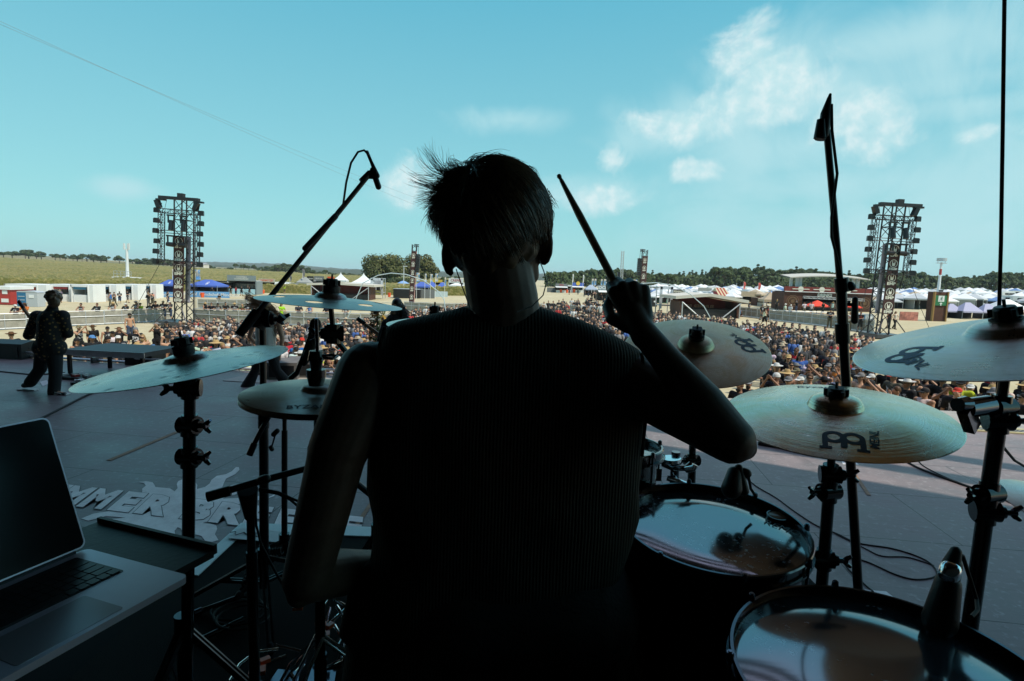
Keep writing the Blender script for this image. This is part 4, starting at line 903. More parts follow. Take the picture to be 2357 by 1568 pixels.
# seams of the cut-off sleeves
for (pts) in ([(886, 752), (872, 800), (862, 880), (858, 960), (856, 1040), (858, 1100)], [(1476, 812), (1488, 860), (1489, 920), (1484, 985), (1478, 1050)]):
    mb = MB(); mb.tube([PY(x, y, HY-.055) for x, y in pts], .0035, 8); mb.build('armhole_hem', cl.m, t, sm=True, world=True)
# shorts
mb = MB()
for sg in (-1, 1):
    hip = Vector((.02+sg*.11, 1.15, RZ+.56)); kn = Vector((sg*.25+.02, 1.48, RZ+.545)); mb.cap_(hip, kn, .118, .088, 20)
mb.cap_((-.08, 1.13, RZ+.56), (.14, 1.13, RZ+.56), .145, .145, 20)
me = remesh(mb, .008, 3, 'shorts', mat('shorts_cloth', (.03, .03, .03), .9, bump=.4, bscale=150)); me.transform(inv); link_mesh('shorts', me, t)
# hair: a soft mass with combed strands, blown to the left
hair = NT('brown_hair', rough=.42, spec=.5); hair.to('Base Color', hair.mix(hair.rng(hair.noise(60, 3), .3, .7), (.06, .034, .018), (.22, .13, .07)))
mb = MB(); mb.sph(HL(0, -.004, .012), (.089, .104, .103), 28, 18, Rh); mb.sph(HL(-.052, -.02, -.03), (.038, .055, .06), 16, 12, Rh); mb.sph(HL(.05, -.02, -.015), (.040, .058, .062), 16, 12, Rh); mb.sph(HL(.03, -.01, .045), (.060, .07, .058), 16, 12, Rh)
mb.sph(HL(0, -.045, -.05), (.062, .05, .058), 18, 12, Rh)
me = remesh(mb, .004, 6, 'hair', hair.m)
for v in me.vertices:
    d = mnoise.noise(v.co*30)*.006+mnoise.noise(Vector((v.co.x*60, v.co.y*60, v.co.z*14)))*.005; v.co += v.normal*d
me.transform(inv); ho = link_mesh('hair', me, t)
mb = MB(); r = random.Random(11)
def strand(pts, r0s, n=3): mb.tube(pts, [r0s*(1-.85*(i/(len(pts)-1))) for i in range(len(pts))], n, False)
crown = Vector((-.25, -.55, .80)).normalized()
def onhead(u, lift): u = u.normalized(); return HL(u.x*(.100+lift), u.y*(.112+lift), u.z*(.112+lift)+.012)
for i in range(8500):
    th = r.uniform(0, 6.283); q = r.uniform(-.85, 1); k = math.sqrt(1-q*q); u = Vector((k*math.cos(th), k*math.sin(th), q))
    if u.y > .45 and u.z < .35: continue
    if u.z < -.35 and abs(u.x) > .60: continue
    d = u-crown; d = d-u*d.dot(u)
    fl = d.normalized() if d.length > .05 else Vector((1, 0, 0)); fl = fl + Vector((.25 if u.x > -.1 else -.15, 0, -.35)); fl = (fl-u*fl.dot(u)).normalized()
    wind = max(0, -u.x-.15)*max(0, u.z+.15)*1.6
    ln = r.uniform(.5, 1.0)*(1.0 if u.z > .1 and u.x > -.2 else (.8 if u.z > -.2 else .3)); pts = []; w = u.copy(); lift = 0; off = u*r.choice([0, 0, .002, .006])
    jit = Vector((r.uniform(-.3, .3), r.uniform(-.3, .3), r.uniform(-.3, .3)))
    for s in range(6):
        pts.append(onhead(w, lift)+off); w = (w + (fl+jit*.5)*ln*.16).normalized(); lift += r.uniform(.0, .0016) + wind*.0035
        off += Vector((-.006, 0, .002))*wind*r.uniform(.3, 1.6)
    strand(pts, r.uniform(.0006, .0011))
Z3 = lambda x, y, Y=HY: PY(920.6+x*.2643, 322.2+y*.2643, Y)
locks = [([(480,400),(380,370),(300,390),(180,350),(75,285)],9),([(450,440),(330,430),(220,390),(92,352)],7),([(470,400),(340,460),(220,510),(120,540)],8),([(440,470),(300,485),(150,475)],6),([(420,500),(320,560),(260,570),(180,570)],5),
 ([(400,500),(310,560),(250,600),(228,650)],6),([(400,540),(320,600),(270,680),(262,745)],8),([(400,580),(330,650),(290,740),(292,800)],8),([(390,600),(345,700),(330,780),(300,800)],7),([(380,640),(360,760),(375,870),(385,905)],10),
 ([(520,360),(440,300),(380,280),(290,170),(270,10)],4),([(500,380),(400,290),(330,220),(250,110),(205,55)],6),([(480,390),(390,320),(270,270),(180,180),(125,65)],3),([(500,350),(430,250),(420,170),(400,100)],3),([(560,330),(500,270),(440,190),(480,185)],6),([(600,300),(540,240),(480,190),(445,195)],5),
 ([(560,320),(520,260),(430,250),(370,300)],6),([(540,340),(470,280),(390,280),(360,330)],6),([(620,280),(600,220),(650,160),(760,160),(850,180)],8),([(640,260),(700,190),(800,165),(865,190)],7),([(520,380),(440,360),(390,400),(400,470)],8),([(500,420),(430,410),(370,450),(340,540)],9),
 ([(1100,260),(1160,280),(1190,330)],6),([(1260,480),(1310,540),(1345,580)],9),([(1270,560),(1320,590),(1320,640)],7),([(1250,600),(1300,640),(1270,720)],8),([(1240,640),(1275,700),(1262,735)],6),([(460,420),(300,320),(110,300)],3),([(430,520),(360,620),(370,720)],8),([(380,700),(362,800),(368,880)],8),([(900,200),(1040,230),(1170,290)],8)]
for pts, n in locks:
    for k in range(n*3):
        w = .003+.011*r.random(); o1 = Vector((r.gauss(0, 1), r.gauss(0, 1.5), r.gauss(0, 1)))*.0055; o2 = Vector((r.gauss(0, 1), r.gauss(0, 1), r.gauss(0, 1)))*.006
        base = [Z3(x, y, HY-.02) for x, y in pts]; m_ = len(base); cut = r.uniform(.75, 1.0)
        full = []
        for s in range(13):
            tt = s/12*cut*(m_-1); j = min(int(tt), m_-2); f = tt-j
            p0_ = base[max(j-1, 0)]; p1_ = base[j]; p2_ = base[j+1]; p3_ = base[min(j+2, m_-1)]
            pp = .5*((2*p1_)+(p2_-p0_)*f+(2*p0_-5*p1_+4*p2_-p3_)*f*f+(3*p1_-p0_-3*p2_+p3_)*f**3)
            full.append(pp + o1*(1-s/12*.6) + o2*(s/12))
        strand(full, r.uniform(.0006, .0011))
mb.build('loose_hair', hair.m, t, sm=True, world=True)
# in-ear monitor cables
wire = mat('clear_cable', (.35, .36, .37), .3)
mb = MB(); mb.tube([PY(x, y, Y_) for x, y, Y_ in [(1242, 600, 1.08), (1252, 625, 1.07), (1258, 650, 1.06), (1250, 680, 1.05), (1225, 705, 1.045), (1190, 718, 1.04)]], .0011, 6); mb.build('earphone_cable', wire, t, world=True, sm=True)
mb = MB(); mb.tube([PY(x, y, Y_) for x, y, Y_ in [(1050, 620, 1.08), (1062, 655, 1.06), (1075, 690, 1.05), (1082, 712, 1.045), (1094, 722, 1.03)]], .0011, 6); mb.build('earphone_cable', wire, t, world=True, sm=True)
# sticks
wood_s = mat('hickory', (.30, .19, .10), .4, var=.15)
def stickf(label, a, b):
    a = Vector(a); b = Vector(b); d = (b-a).normalized(); L_ = (b-a).length; s = thing('drumstick', label, 'drumstick', a)
    mb = MB(); mb.lathe([(.0001, 0), (.0065, .002), (.0078, .008), (.0078, L_*.72), (.0045, L_*.955), (.0035, L_*.97), (.0052, L_*.985), (.0045, L_*.995), (.0001, L_)], a, d, 20); mb.build('shaft', wood_s, s, sm=60, world=True)
tipR = PY(1285, 402, 1.26); dR = (gripR-tipR).normalized()
stickf('drumstick raised beside the head in the right hand of the drummer', tipR+dR*.415, tipR)
hl_ = wrL + (wrL-elL).normalized()*.07+Vector((0, .02, -.03)); stickf('drumstick held low in the left hand over the snare', hl_+Vector((-.08, -.10, .03)), hl_+Vector((.16, .26, -.03)))
# ================================================================== LAPTOP, MICROPHONES, CABLES
ZL = 1.74
h1 = PZ(200, 1262, ZL); s1 = PZ(418, 1320, ZL); av = (s1-h1).normalized(); bv = Vector((-av.y, av.x, 0)); bv = bv if bv.x*0+bv.y < 0 else -bv   # a: hinge -> front, b: towards the left end
LT = Matrix(((av.x, bv.x, 0, h1.x), (av.y, bv.y, 0, h1.y), (0, 0, 1, h1.z), (0, 0, 0, 1)))
t = bpy.data.objects.new('laptop', None); COL.objects.link(t); t.matrix_world = LT; tag(t, 'open silver laptop with a dark screen at the lower left', 'laptop')
silver = mat('brushed_silver', (.70, .64, .74), .42, metal=.7, var=.05); dkglass = mat('dark_screen_glass', (.004, .004, .005), .18, spec=.35); keym = mat('black_keys', (.012, .012, .014), .4)
def rbox(mb, x0, x1, y0, y1, z0, z1, r=.012, n=5):
    pts = []
    for (cx_, cy_, a0) in ((x1-r, y1-r, 0), (x0+r, y1-r, 90), (x0+r, y0+r, 180), (x1-r, y0+r, 270)):
        for i in range(n+1): a = R(a0+90*i/n); pts.append((cx_+r*math.cos(a), cy_+r*math.sin(a)))
    mb.prism(pts, z0, z1)
mb = MB(); rbox(mb, 0, .245, 0, .355, -.011, 0); mb.build('base', silver, t)
mb = MB(); rbox(mb, .018, .135, .03, .325, -.0005, .0006, .004); mb.build('keyboard_well', keym, t)
mb = MB()
for rI in range(6):
    x0 = .022+rI*.0188; h_ = .0158 if rI else .0095
    y = .034; kk = 0
    while y < .318:
        wd = .0165 if not ((rI in (1, 2, 3, 4) and kk == 0) or rI == 5 and kk == 5) else (.028 if rI != 5 else .095)
        y2 = min(y+wd, .321)
        if y2-y > .006: rbox(mb, x0+(0 if rI else .004), x0+h_, y, y2-.0022, .0006, .0022, .0016, 2)
        y = y2; kk += 1
mb.build('keys', mat('key_caps', (.02, .02, .023), .35), t)
mb = MB(); rbox(mb, .150, .236, .105, .245, .0, .0005, .005); mb.build('trackpad', mat('trackpad', (.42, .37, .40), .30, metal=.6), t)
th = R(20); SM = Matrix(((-math.sin(th), 0, math.cos(th), 0), (0, 1, 0, 0), (math.cos(th), 0, math.sin(th), .004), (0, 0, 0, 1)))
mb = MB(); mb.T = SM; rbox(mb, 0, .245, 0, .355, -.004, 0); mb.build('lid', silver, t)
mb = MB(); mb.T = SM; rbox(mb, .003, .242, .003, .352, .0, .0008, .010); mb.build('screen', dkglass, t)
mb = MB(); mb.tube([(-.002, .02, .0), (-.002, .335, .0)], .005, 8); mb.build('hinge', keym, t, sm=True)
# tray and its stand
e1_ = PZ(492, 1275, ZL-.02); t2 = thing('laptop_tray', 'black tray with a raised lip carrying the silver laptop', 'tray', (0, 0, 0))
loc = LT.inverted() @ e1_; t2.matrix_world = LT
mb = MB(); mb.box(((loc.x-.12)/2, (loc.y+.48)/2, -.020), (loc.x+.12, .48-loc.y, .014)); mb.build('shelf', black, t2)
mb = MB(); mb.box(((loc.x-.12)/2, loc.y-.004, -.013), (loc.x+.12, .008, .018)); mb.build('lip', black, t2)
mb = MB(); mb.cone((.14, .22, -.03), (.14, .22, -.70), .016, .016, 16); mb.build('pole', black_gloss, t2, sm=True)
for i in range(3):
    a = i*2.094+.5; mb = MB(); mb.tube([(.14, .22, -.5), (.14+.24*math.cos(a), .22+.24*math.sin(a), -.735)], .009, 8); mb.build('leg', black_metal, t2, sm=True)
t = thing('dark_filler_box', 'black filler box added beside the riser to darken the floor under the laptop', 'filler box', (RX0-.46, 1.2, 0)); MB().box((0, 0, .48), (.88, 2.2, .90)).build('case', skirt, t)  # black box added to cover pale floor and keep this corner dark
for x in (-.40, .40):
    for y in (-.7, .7): mb = MB(); mb.cone((x, y, .0), (x, y, .03), .03, .03, 10); mb.build('foot', rubber, t)
# ---- microphones
def mic_body(mb, a, b, r=.012, taper=.8):
    a = Vector(a); b = Vector(b); d = b-a; mb.cap_(a, a+d*.45, r*taper, r*taper, 14); mb.cap_(a+d*.4, b, r*taper, r, 14)
def tube_p(parent, nm, pts, r, m=None, n=12):
    mb = MB(); mb.tube(pts, r, n); return mb.build(nm, m or black_metal, parent, sm=50, world=True)
# left overhead microphone on a long boom
Yb = 2.05; foot = PY(609, 1380, 2.0); t = thing('microphone_stand', 'tall boom stand with its long boom rising to the left overhead microphone', 'stand', (foot.x, foot.y, RZ), group='microphone boom stands')
piv = PY(604, 735, 2.02)
tube_p(t, 'lower_tube', [(foot.x, foot.y, RZ+.1), PY(607, 955, 2.0)], .0165); tube_p(t, 'upper_tube', [PY(607, 975, 2.0), piv], .0115)
tube_p(t, 'height_clutch', [PY(607, 940, 2.0), PY(607, 985, 2.0)], .0195)
tube_p(t, 'boom_arm', [PY(556, 765, 1.95), PY(845, 408, 2.25)], .0092); tube_p(t, 'counterweight', [PY(549, 772, 1.94), PY(592, 717, 1.98)], [.016, .019]); tube_p(t, 'boom_end_cap', [PY(832, 418, 2.24), PY(852, 398, 2.26)], .0125)
joint(t, piv, (PY(700, 600, 2.1)-PY(600, 735, 2.02)), .022, RT, black, 'boom_clutch')
mb = MB(); mb.cone(PY(640, 740, 1.99), PY(652, 728, 1.99), .012, .014, 12); mb.build('clutch_knob', black, t, world=True, sm=True)
tripod(t, Vector((foot.x, foot.y, 0)), black_metal, .3, .2, 1.0)
mcl = [(748, 530), (742, 545), (722, 545), (730, 520), (756, 505), (768, 490), (790, 470)]
mb = MB(); mb.tube([PY(x, y, Yb+.03) for x, y in [(566, 758), (640, 668), (668, 622), (690, 600), (712, 560), (748, 522), (762, 512), (775, 488), (790, 470), (797, 420), (808, 375), (824, 350), (838, 346), (848, 356)]], .0040, 8); mb.build('cable', rubber, t, sm=True, world=True)
mb = MB(); mb.cap_(PY(702, 572, Yb+.02), PY(772, 498, Yb+.06), .010, .011, 10); mb.build('cable_tie', black, t, sm=True, world=True)
t = thing('microphone', 'small black overhead microphone at the tip of the long left boom', 'microphone', PY(860, 395, 2.26), group='overhead microphones')
mb = MB(); mic_body(mb, PY(845, 350, 2.27), PY(868, 405, 2.26), .0105, .6); mb.build('body', black, t, sm=True, world=True)
mb = MB(); mb.cap_(PY(858, 392, 2.26), PY(871, 430, 2.26), .0115, .0118, 12); mb.build('capsule', black_metal, t, sm=True, world=True)
mb = MB(); mb.cone(PY(850, 402, 2.26), PY(868, 404, 2.26), .017, .015, 12); mb.build('clip', black, t, sm=True, world=True)
# right overhead microphone on a tall vertical boom
foot = extend_to(PY(1905, 330, 1.72), PY(1937, 868, 1.70), RZ); t = thing('microphone_stand', 'tall almost upright microphone stand rising behind the bright golden cymbal', 'stand', foot, group='microphone boom stands')
tube_p(t, 'boom_arm', [PY(1903, 300, 1.72), PY(1937, 690, 1.70)], .0096); tube_p(t, 'upper_tube', [PY(1936, 650, 1.70), PY(1940, 760, 1.70)], .0145); tube_p(t, 'lower_tube', [PY(1939, 740, 1.70), foot+Vector((0, 0, .08))], .0135)
tube_p(t, 'height_clutch', [PY(1936, 640, 1.70), PY(1939, 672, 1.70)], .0195); tube_p(t, 'height_clutch', [PY(1938, 745, 1.70), PY(1940, 790, 1.70)], .020)
mb = MB(); mb.bar(PY(1938, 700, 1.70), PY(1968, 702, 1.70), .010); mb.cap_(PY(1968, 690, 1.70), PY(1967, 738, 1.70), .0085, .0105, 10); mb.build('clutch_lever', black, t, sm=40, world=True)
mb = MB(); mb.cap_(PY(1956, 657, 1.69), PY(1960, 661, 1.69), .012, .012, 12); mb.build('clutch_knob', black, t, sm=True, world=True)
tripod(t, Vector((foot.x, foot.y, 0)), black_metal, .3, .2, .2)
mb = MB(); mb.tube([PY(x, y, 1.695) for x, y in [(1914, 240), (1915, 300), (1921, 350), (1927, 400), (1921, 445), (1914, 500), (1914, 545), (1926, 590), (1937, 640), (1946, 700), (1947, 780), (1943, 860), (1944, 1000)]], .0042, 8); mb.build('cable', rubber, t, sm=True, world=True)
t = thing('microphone', 'black overhead microphone on top of the tall right stand', 'microphone', PY(1900, 290, 1.72), group='overhead microphones')
mb = MB(); mb.cap_(PY(1911, 218, 1.72), PY(1909, 226, 1.72), .0040, .0058, 12); mb.cap_(PY(1909, 226, 1.72), PY(1901, 262, 1.72), .0062, .0145, 14); mb.cap_(PY(1901, 262, 1.72), PY(1896, 310, 1.72), .0145, .015, 14); mb.build('body', black, t, sm=True, world=True)
mb = MB(); mb.cone(PY(1890, 275, 1.715), PY(1887, 318, 1.715), .011, .017, 12); mb.cone(PY(1893, 300, 1.72), PY(1888, 322, 1.72), .014, .0155, 12); mb.build('clip', black, t, sm=40, world=True)
# low snare microphone boom
foot = PY(584, 1420, 1.38); t = thing('microphone_stand', 'low boom stand reaching past the left arm to the snare', 'stand', (foot.x, foot.y, RZ), group='microphone boom stands')
tube_p(t, 'boom_arm', [PY(480, 1143, 1.30), PY(596, 1108, 1.34), PY(760, 1064, 1.42), PY(905, 1180, 1.5)], .0088); tube_p(t, 'counterweight', [PY(477, 1144, 1.295), PY(530, 1129, 1.31)], .0125)
tube_p(t, 'height_clutch', [PY(570, 1128, 1.335), PY(577, 1190, 1.36)], [.024, .0145]); tube_p(t, 'upper_tube', [PY(577, 1185, 1.36), PY(579, 1275, 1.37)], .010); tube_p(t, 'lower_tube', [PY(579, 1270, 1.37), (foot.x, foot.y, RZ+.06)], .0135)
mb = MB(); mb.cap_(PY(603, 1106, 1.33), PY(612, 1103, 1.33), .012, .012, 12); mb.build('clutch_knob', black, t, sm=True, world=True); tripod(t, Vector((foot.x, foot.y, 0)), black_metal, .24, .14, 2.2)
for k in range(2):
    mb = MB(); mb.tube([PY(x, y+k*4, 1.34+.01*k) for x, y in [(596, 1125), (640, 1133), (668, 1146), (700, 1160+k*14), (720, 1200)]], .0032, 8); mb.build('cable', rubber, t, sm=True, world=True)
mb = MB(); mb.tube([PY(x, y, 1.36) for x, y in [(588, 1170), (590, 1210), (600, 1250), (625, 1300), (650, 1345)]], .003, 8); mb.build('cable', rubber, t, sm=True, world=True)
t = thing('microphone', 'snare microphone hidden between the left arm and the drum', 'microphone', PY(905, 1200, 1.5)); mb = MB(); mic_body(mb, PY(898, 1175, 1.49), PY(925, 1235, 1.53), .016, .7); mb.build('body', black, t, sm=True, world=True)
# hi-hat microphone on a short boom with folded grip (behind the hi-hat)
foot = PY(690, 1230, 2.3); foot.z = 0; t = thing('microphone_stand', 'boom stand beyond the hi-hat, leaning up to a windshielded microphone', 'stand', (foot.x, foot.y, RZ), group='microphone boom stands')
Yc = 2.25; foot = PY(660, 1395, Yc)
tube_p(t, 'boom_arm', [PY(683, 860, Yc), PY(700, 815, Yc), PY(721, 752, Yc)], [.010, .009, .009]); tube_p(t, 'boom_bend', [PY(668, 872, Yc), PY(684, 858, Yc)], .011)
tube_p(t, 'upper_tube', [PY(668, 872, Yc), PY(655, 905, Yc), PY(655, 1000, Yc)], .0085); tube_p(t, 'lower_tube', [PY(655, 990, Yc), (PY(655, 1300, Yc).x, PY(655, 1300, Yc).y, RZ+.08)], .012)
pf_ = PY(655, 1300, Yc); tripod(t, Vector((pf_.x, pf_.y, 0)), black_metal, .24, .14, 2.2)
t = thing('microphone', 'dark windshielded microphone standing beyond the hi-hat rod', 'microphone', PY(722, 775, Yc)); mb = MB(); mb.cap_(PY(726, 745, Yc), PY(722, 778, Yc), .022, .022, 14); mb.cap_(PY(722, 778, Yc), PY(712, 812, Yc), .02, .016, 14); mb.build('body', mat('foam', (.015, .016, .012), .95, bump=.8, bscale=150), t, sm=True, world=True); mb = MB(); mb.cap_(PY(712, 812, Yc), PY(700, 835, Yc), .022, .014, 12); mb.build('clip', black, t, sm=True, world=True)
# short grey boom end clamped to the tall stand
t = thing('boom_clamp', 'short black boom end clamped slanting to the tall left stand', 'clamp', PY(600, 985, 1.97)); tube_p(t, 'grip', [PY(574, 1048, 1.95), PY(586, 1020, 1.96)], .0115); tube_p(t, 'arm', [PY(584, 1024, 1.96), PY(604, 985, 1.97), PY(628, 945, 2.0), PY(700, 880, 2.1)], .0085)
mb = MB(); mb.cap_(PY(630, 1000, 1.96), PY(638, 992, 1.96), .009, .009, 10); mb.cap_(PY(625, 1030, 1.96), PY(634, 1000, 1.96), .003, .003, 8); mb.cap_(PY(624, 1030, 1.96), PY(626, 1034, 1.96), .008, .008, 10); mb.build('wing_screw', black, t, sm=True, world=True)
# tom microphones
def tommic(label, pts, cable):
    t = thing('microphone', label, 'microphone', PD(*pts[0][0]), group='clip-on tom microphones')
    for (a, b, ra, rb, nm) in pts and [(p[0], p[1], p[2], p[3], p[4]) for p in pts]:
        mb = MB(); mb.cap_(PD(*a), PD(*b), ra, rb, 16); mb.build(nm, chrome if nm == 'grille_ring' else black, t, sm=True, world=True)
    mb = MB(); mb.tube([PD(*c) for c in cable], .0035, 8); mb.build('cable', rubber, t, sm=True, world=True)
tommic('clip-on microphone at the far rim of the nearer floor tom', [((1690, 1090, 1.36), (1684, 1125, 1.34), .017, .024, 'body'), ((1700, 1078, 1.36), (1712, 1130, 1.35), .010, .012, 'clip'), ((1712, 1088, 1.36), (1718, 1090, 1.36), .012, .012, 'clip_knob')], [(1700, 1082, 1.38), (1722, 1092, 1.38), (1728, 1125, 1.38), (1738, 1140, 1.38)])
tommic('clip-on microphone standing on the far rim of the bigger floor tom', [((2163, 1430, .98), (2182, 1345, .98), .027, .020, 'body'), ((2180, 1345, .98), (2192, 1300, .98), .017, .015, 'connector'), ((2184, 1322, .975), (2188, 1312, .975), .0162, .0162, 'grille_ring'), ((2190, 1300, .98), (2200, 1270, .98), .014, .009, 'cable_sleeve')], [(2200, 1268, .98), (2216, 1280, 1.0), (2232, 1330, 1.05), (2248, 1380, 1.05), (2250, 1405, 1.02), (2236, 1420, 1.0)])
# ---- cables
def cable(label, pts, r=.006, z=None, name='cable'):
    P3 = []
    base = [PZ(x, y, (z if z is not None else 0)+r) for x, y in pts]
    for j in range(len(base)-1):
        p0_ = base[max(j-1, 0)]; p1_ = base[j]; p2_ = base[j+1]; p3_ = base[min(j+2, len(base)-1)]
        for s in range(6):
            f = s/6; P3.append(.5*((2*p1_)+(p2_-p0_)*f+(2*p0_-5*p1_+4*p2_-p3_)*f*f+(3*p1_-p0_-3*p2_+p3_)*f**3))
    P3.append(base[-1]); mb = MB(); mb.tube(P3, r, 8); o = mb.build(name, rubber, None, sm=True); tag(o, label, 'cable'); return o
cable('black cable running from the nearer tom across the floor into a loop', [(1712, 1095), (1742, 1120), (1785, 1145), (1830, 1178), (1880, 1210), (1925, 1228), (1975, 1250), (2050, 1262), (2110, 1280), (2145, 1300), (2155, 1325), (2110, 1334), (2060, 1322), (2000, 1295), (1958, 1285), (1947, 1300), (1965, 1322), (1990, 1345), (2010, 1362)])
cable('second black cable lying beside the floor loop', [(1925, 1230), (1990, 1262), (2030, 1280), (2090, 1283), (2150, 1302)], .005)
cable('black cable trailing from the flat floor wedge to the right edge', [(2075, 1055), (2110, 1075), (2160, 1095), (2230, 1120), (2300, 1140), (2357, 1150), (2400, 1158)], .012)
cable('thin black cable beside the thick one at the right', [(2110, 1052), (2125, 1072), (2180, 1100), (2260, 1130), (2320, 1155), (2400, 1190)], .006)
cable('dark cable crossing the left stage floor', [(-40, 1025), (30, 990), (90, 965), (150, 935), (200, 910), (260, 888), (330, 872)], .016)
cable('dark cable behind the guitarist on the left', [(-20, 853), (30, 858), (80, 862), (150, 858)], .012)
ow = mat('worn_orange_tape', (.30, .17, .10), .7, var=.3)
for i, (a, b, w_, lb) in enumerate([((250, 1060), (430, 985), .03, 'worn orange tape line slanting across the left stage floor'), ((1905, 1000), (2000, 1140), .02, 'faint orange tape line under the golden cymbal'), ((860, 1150), (800, 1240), .02, 'thin orange tape line between arm and back')]):
    A = PZ(*a, .004); B = PZ(*b, .004); d = (B-A).normalized(); n = Vector((-d.y, d.x, 0))*w_; mb = MB(); mb.add([A-n, A+n, B+n, B-n, A-n+Vector((0, 0, .003)), A+n+Vector((0, 0, .003)), B+n+Vector((0, 0, .003)), B-n+Vector((0, 0, .003))], [(4, 5, 6, 7), (0, 3, 2, 1), (0, 1, 5, 4), (1, 2, 6, 5), (2, 3, 7, 6), (3, 0, 4, 7)]); tag(mb.build('tape_line', ow), lb, 'tape')
# hanging cable at the right, running off over the stage edge
pts = [(2313, -60, 1.5), (2312, 0, 1.5), (2308, 300, 1.5), (2304, 560, 1.5), (2300, 700, 1.52), (2298, 800, 1.55), (2296, 900, 1.6), (2298, 980, 1.7), (2310, 1030, 1.8), (2335, 1060, 1.9), (2365, 1078, 2.0), (2450, 1100, 2.2)]
mb = MB(); P_ = [PY(*p) for p in pts]; P_.insert(0, P_[0]+Vector((0, .1, 7.4))); mb.tube(P_, .0044, 8); tag(mb.build('hanging_cable', rubber, sm=True), 'long black cable hanging straight down at the right edge', 'cable')
# flat black wedge and strips on the right floor
def fbox(name, label, cat, pts, h, m, z=0, extra=None):
    v = [PZ(x, y, z+.001) for x, y in pts]; c = sum(v, Vector())/len(v); t = thing(name, label, cat, c)
    mb = MB(); n = len(v); mb.add([p for p in v]+[p+Vector((0, 0, h)) for p in v], [tuple(range(n))[::-1], tuple(range(n, 2*n))]+[(i, (i+1) % n, n+(i+1) % n, n+i) for i in range(n)]); mb.build(extra or 'panel', m, t, world=True); return t
fbox('floor_light', 'flat black light bar lying on the stage under the golden cymbal', 'light bar', [(1745, 1016), (1880, 1038), (1880, 1048), (1745, 1025)], .05, black)
fbox('floor_box', 'flat black box on the floor right of the golden cymbal', 'stage box', [(1960, 1038), (2060, 1054), (2072, 1062), (1975, 1048)], .06, black)
fbox('paper_sheet', 'white setlist paper on the floor beyond the golden cymbal', 'paper', [(1935, 1056), (1955, 1056), (1978, 1070), (1940, 1069)], .002, mat('white_paper', (.8, .8, .8), .7), extra='sheet')
fbox('paper_sheet', 'white paper on the floor behind the bigger floor tom', 'paper', [(1990, 1358), (2040, 1362), (2060, 1378), (2010, 1374)], .002, mat('white_paper', (.8, .8, .8), .7), extra='sheet')
# folded black fabric case and coiled leads on the riser, lower left
t = thing('coiled_lead', 'coiled black lead with a bulging spiral section on the riser corner', 'cable', PZ(620, 1290, RZ))
pts = []
A = PZ(560, 1345, RZ+.10); B = PZ(590, 1275, RZ+.12); Cc = PZ(650, 1268, RZ+.12)
for i in range(140):
    f = i/139; p = A.lerp(B, f*2) if f < .5 else B.lerp(Cc, f*2-1); pts.append(p+Vector((0, .014*math.cos(i*.9), .014*math.sin(i*.9))))
mb = MB(); mb.tube(pts, .0035, 6); mb.build('spiral', rubber, t, sm=True, world=True)
for k in range(3):
    c = PZ(545+k*8, 1400+k*10, RZ+.01+.008*k); mb = MB(); mb.tube([c+Vector((.09*math.cos(a*.35), .075*math.sin(a*.35), 0)) for a in range(19)], .0045, 6); mb.build('coil', rubber, t, sm=True, world=True)
for i, (x0, y0, x1, y1, lb) in enumerate([(440, 1415, 560, 1370, 'upper of two black tubes lying on the riser'), (445, 1480, 560, 1425, 'lower of two black tubes lying on the riser')]):
    t = thing('stand_tube', lb, 'tube', PZ(x0, y0, RZ)); tube_p(t, 'tube', [PZ(x0, y0, RZ+.012), PZ(x1, y1, RZ+.012)], .0095, black_gloss); tube_p(t, 'end_sleeve', [PZ(x0+5, y0-2, RZ+.012), PZ(x0+24, y0-10, RZ+.012)], .0125, dark_chrome)

# ================================================================== STAGE PEOPLE AND FRONT-OF-STAGE GEAR
skin2 = mat('band_skin', (.50, .30, .20), .55, var=.1); cloth_k = mat('black_cloth', (.014, .014, .016), .9, bump=.5, bscale=30)  # even skin tone of the other band members
def hfig(mb, J, rad):
    """limbs from named joints"""
    for a, b, ra, rb in rad: mb.cap_(J[a], J[b], ra, rb, 14)
def foot_at(px, py): return PZ(px, py, 0)
# guitarist, seen from behind at the far left
Yg = PZ(128, 905, 0).y; t = thing('person', 'guitarist at the left in a dark leopard spotted shirt, seen from behind', 'person', (PZ(128, 905, 0).x, Yg, 0))
q = lambda x, y, dy=0: PY(x, y, Yg+dy)
Jg = dict(hd=q(124, 692), nk=q(121, 710), ch=q(118, 738), pv=q(112, 808), sl=q(86, 729, .02), sr=q(144, 728), el=q(66, 772, .10), er=q(156, 768, .08), hl=q(92, 780, .34), hr=q(140, 790, .32), kl=q(92, 850, .08), kr=q(128, 860, -.05), al=q(70, 880, .1), ar=q(124, 903, -.08), tl=q(56, 886, .18), tr_=q(148, 908, -.12), hl0=q(100, 806), hr0=q(126, 806))
bd = MB(); bd.sph(Jg['hd'], (.078, .098, .115), 20, 14); hfig(bd, Jg, [('hd', 'nk', .055, .055), ('nk', 'ch', .06, .12), ('ch', 'pv', .13, .13), ('ch', 'sl', .08, .065), ('ch', 'sr', .08, .065), ('sl', 'el', .055, .045), ('sr', 'er', .055, .045), ('el', 'hl', .042, .028), ('er', 'hr', .042, .028), ('hl0', 'kl', .09, .06), ('hr0', 'kr', .09, .06), ('kl', 'al', .055, .04), ('kr', 'ar', .055, .04), ('al', 'tl', .042, .035), ('ar', 'tr_', .042, .035)])
hand_pts(bd, Jg['hr'], (-.6, .5, -.2), (.2, .5, .8)); hand_pts(bd, Jg['hl'], (-.6, .6, .3), (0, .3, .9), right=False)
for sg in (-1, 1): bd.sph(Jg['hd']+Vector((sg*.078, 0, -.015)), (.012, .022, .032), 10, 8)
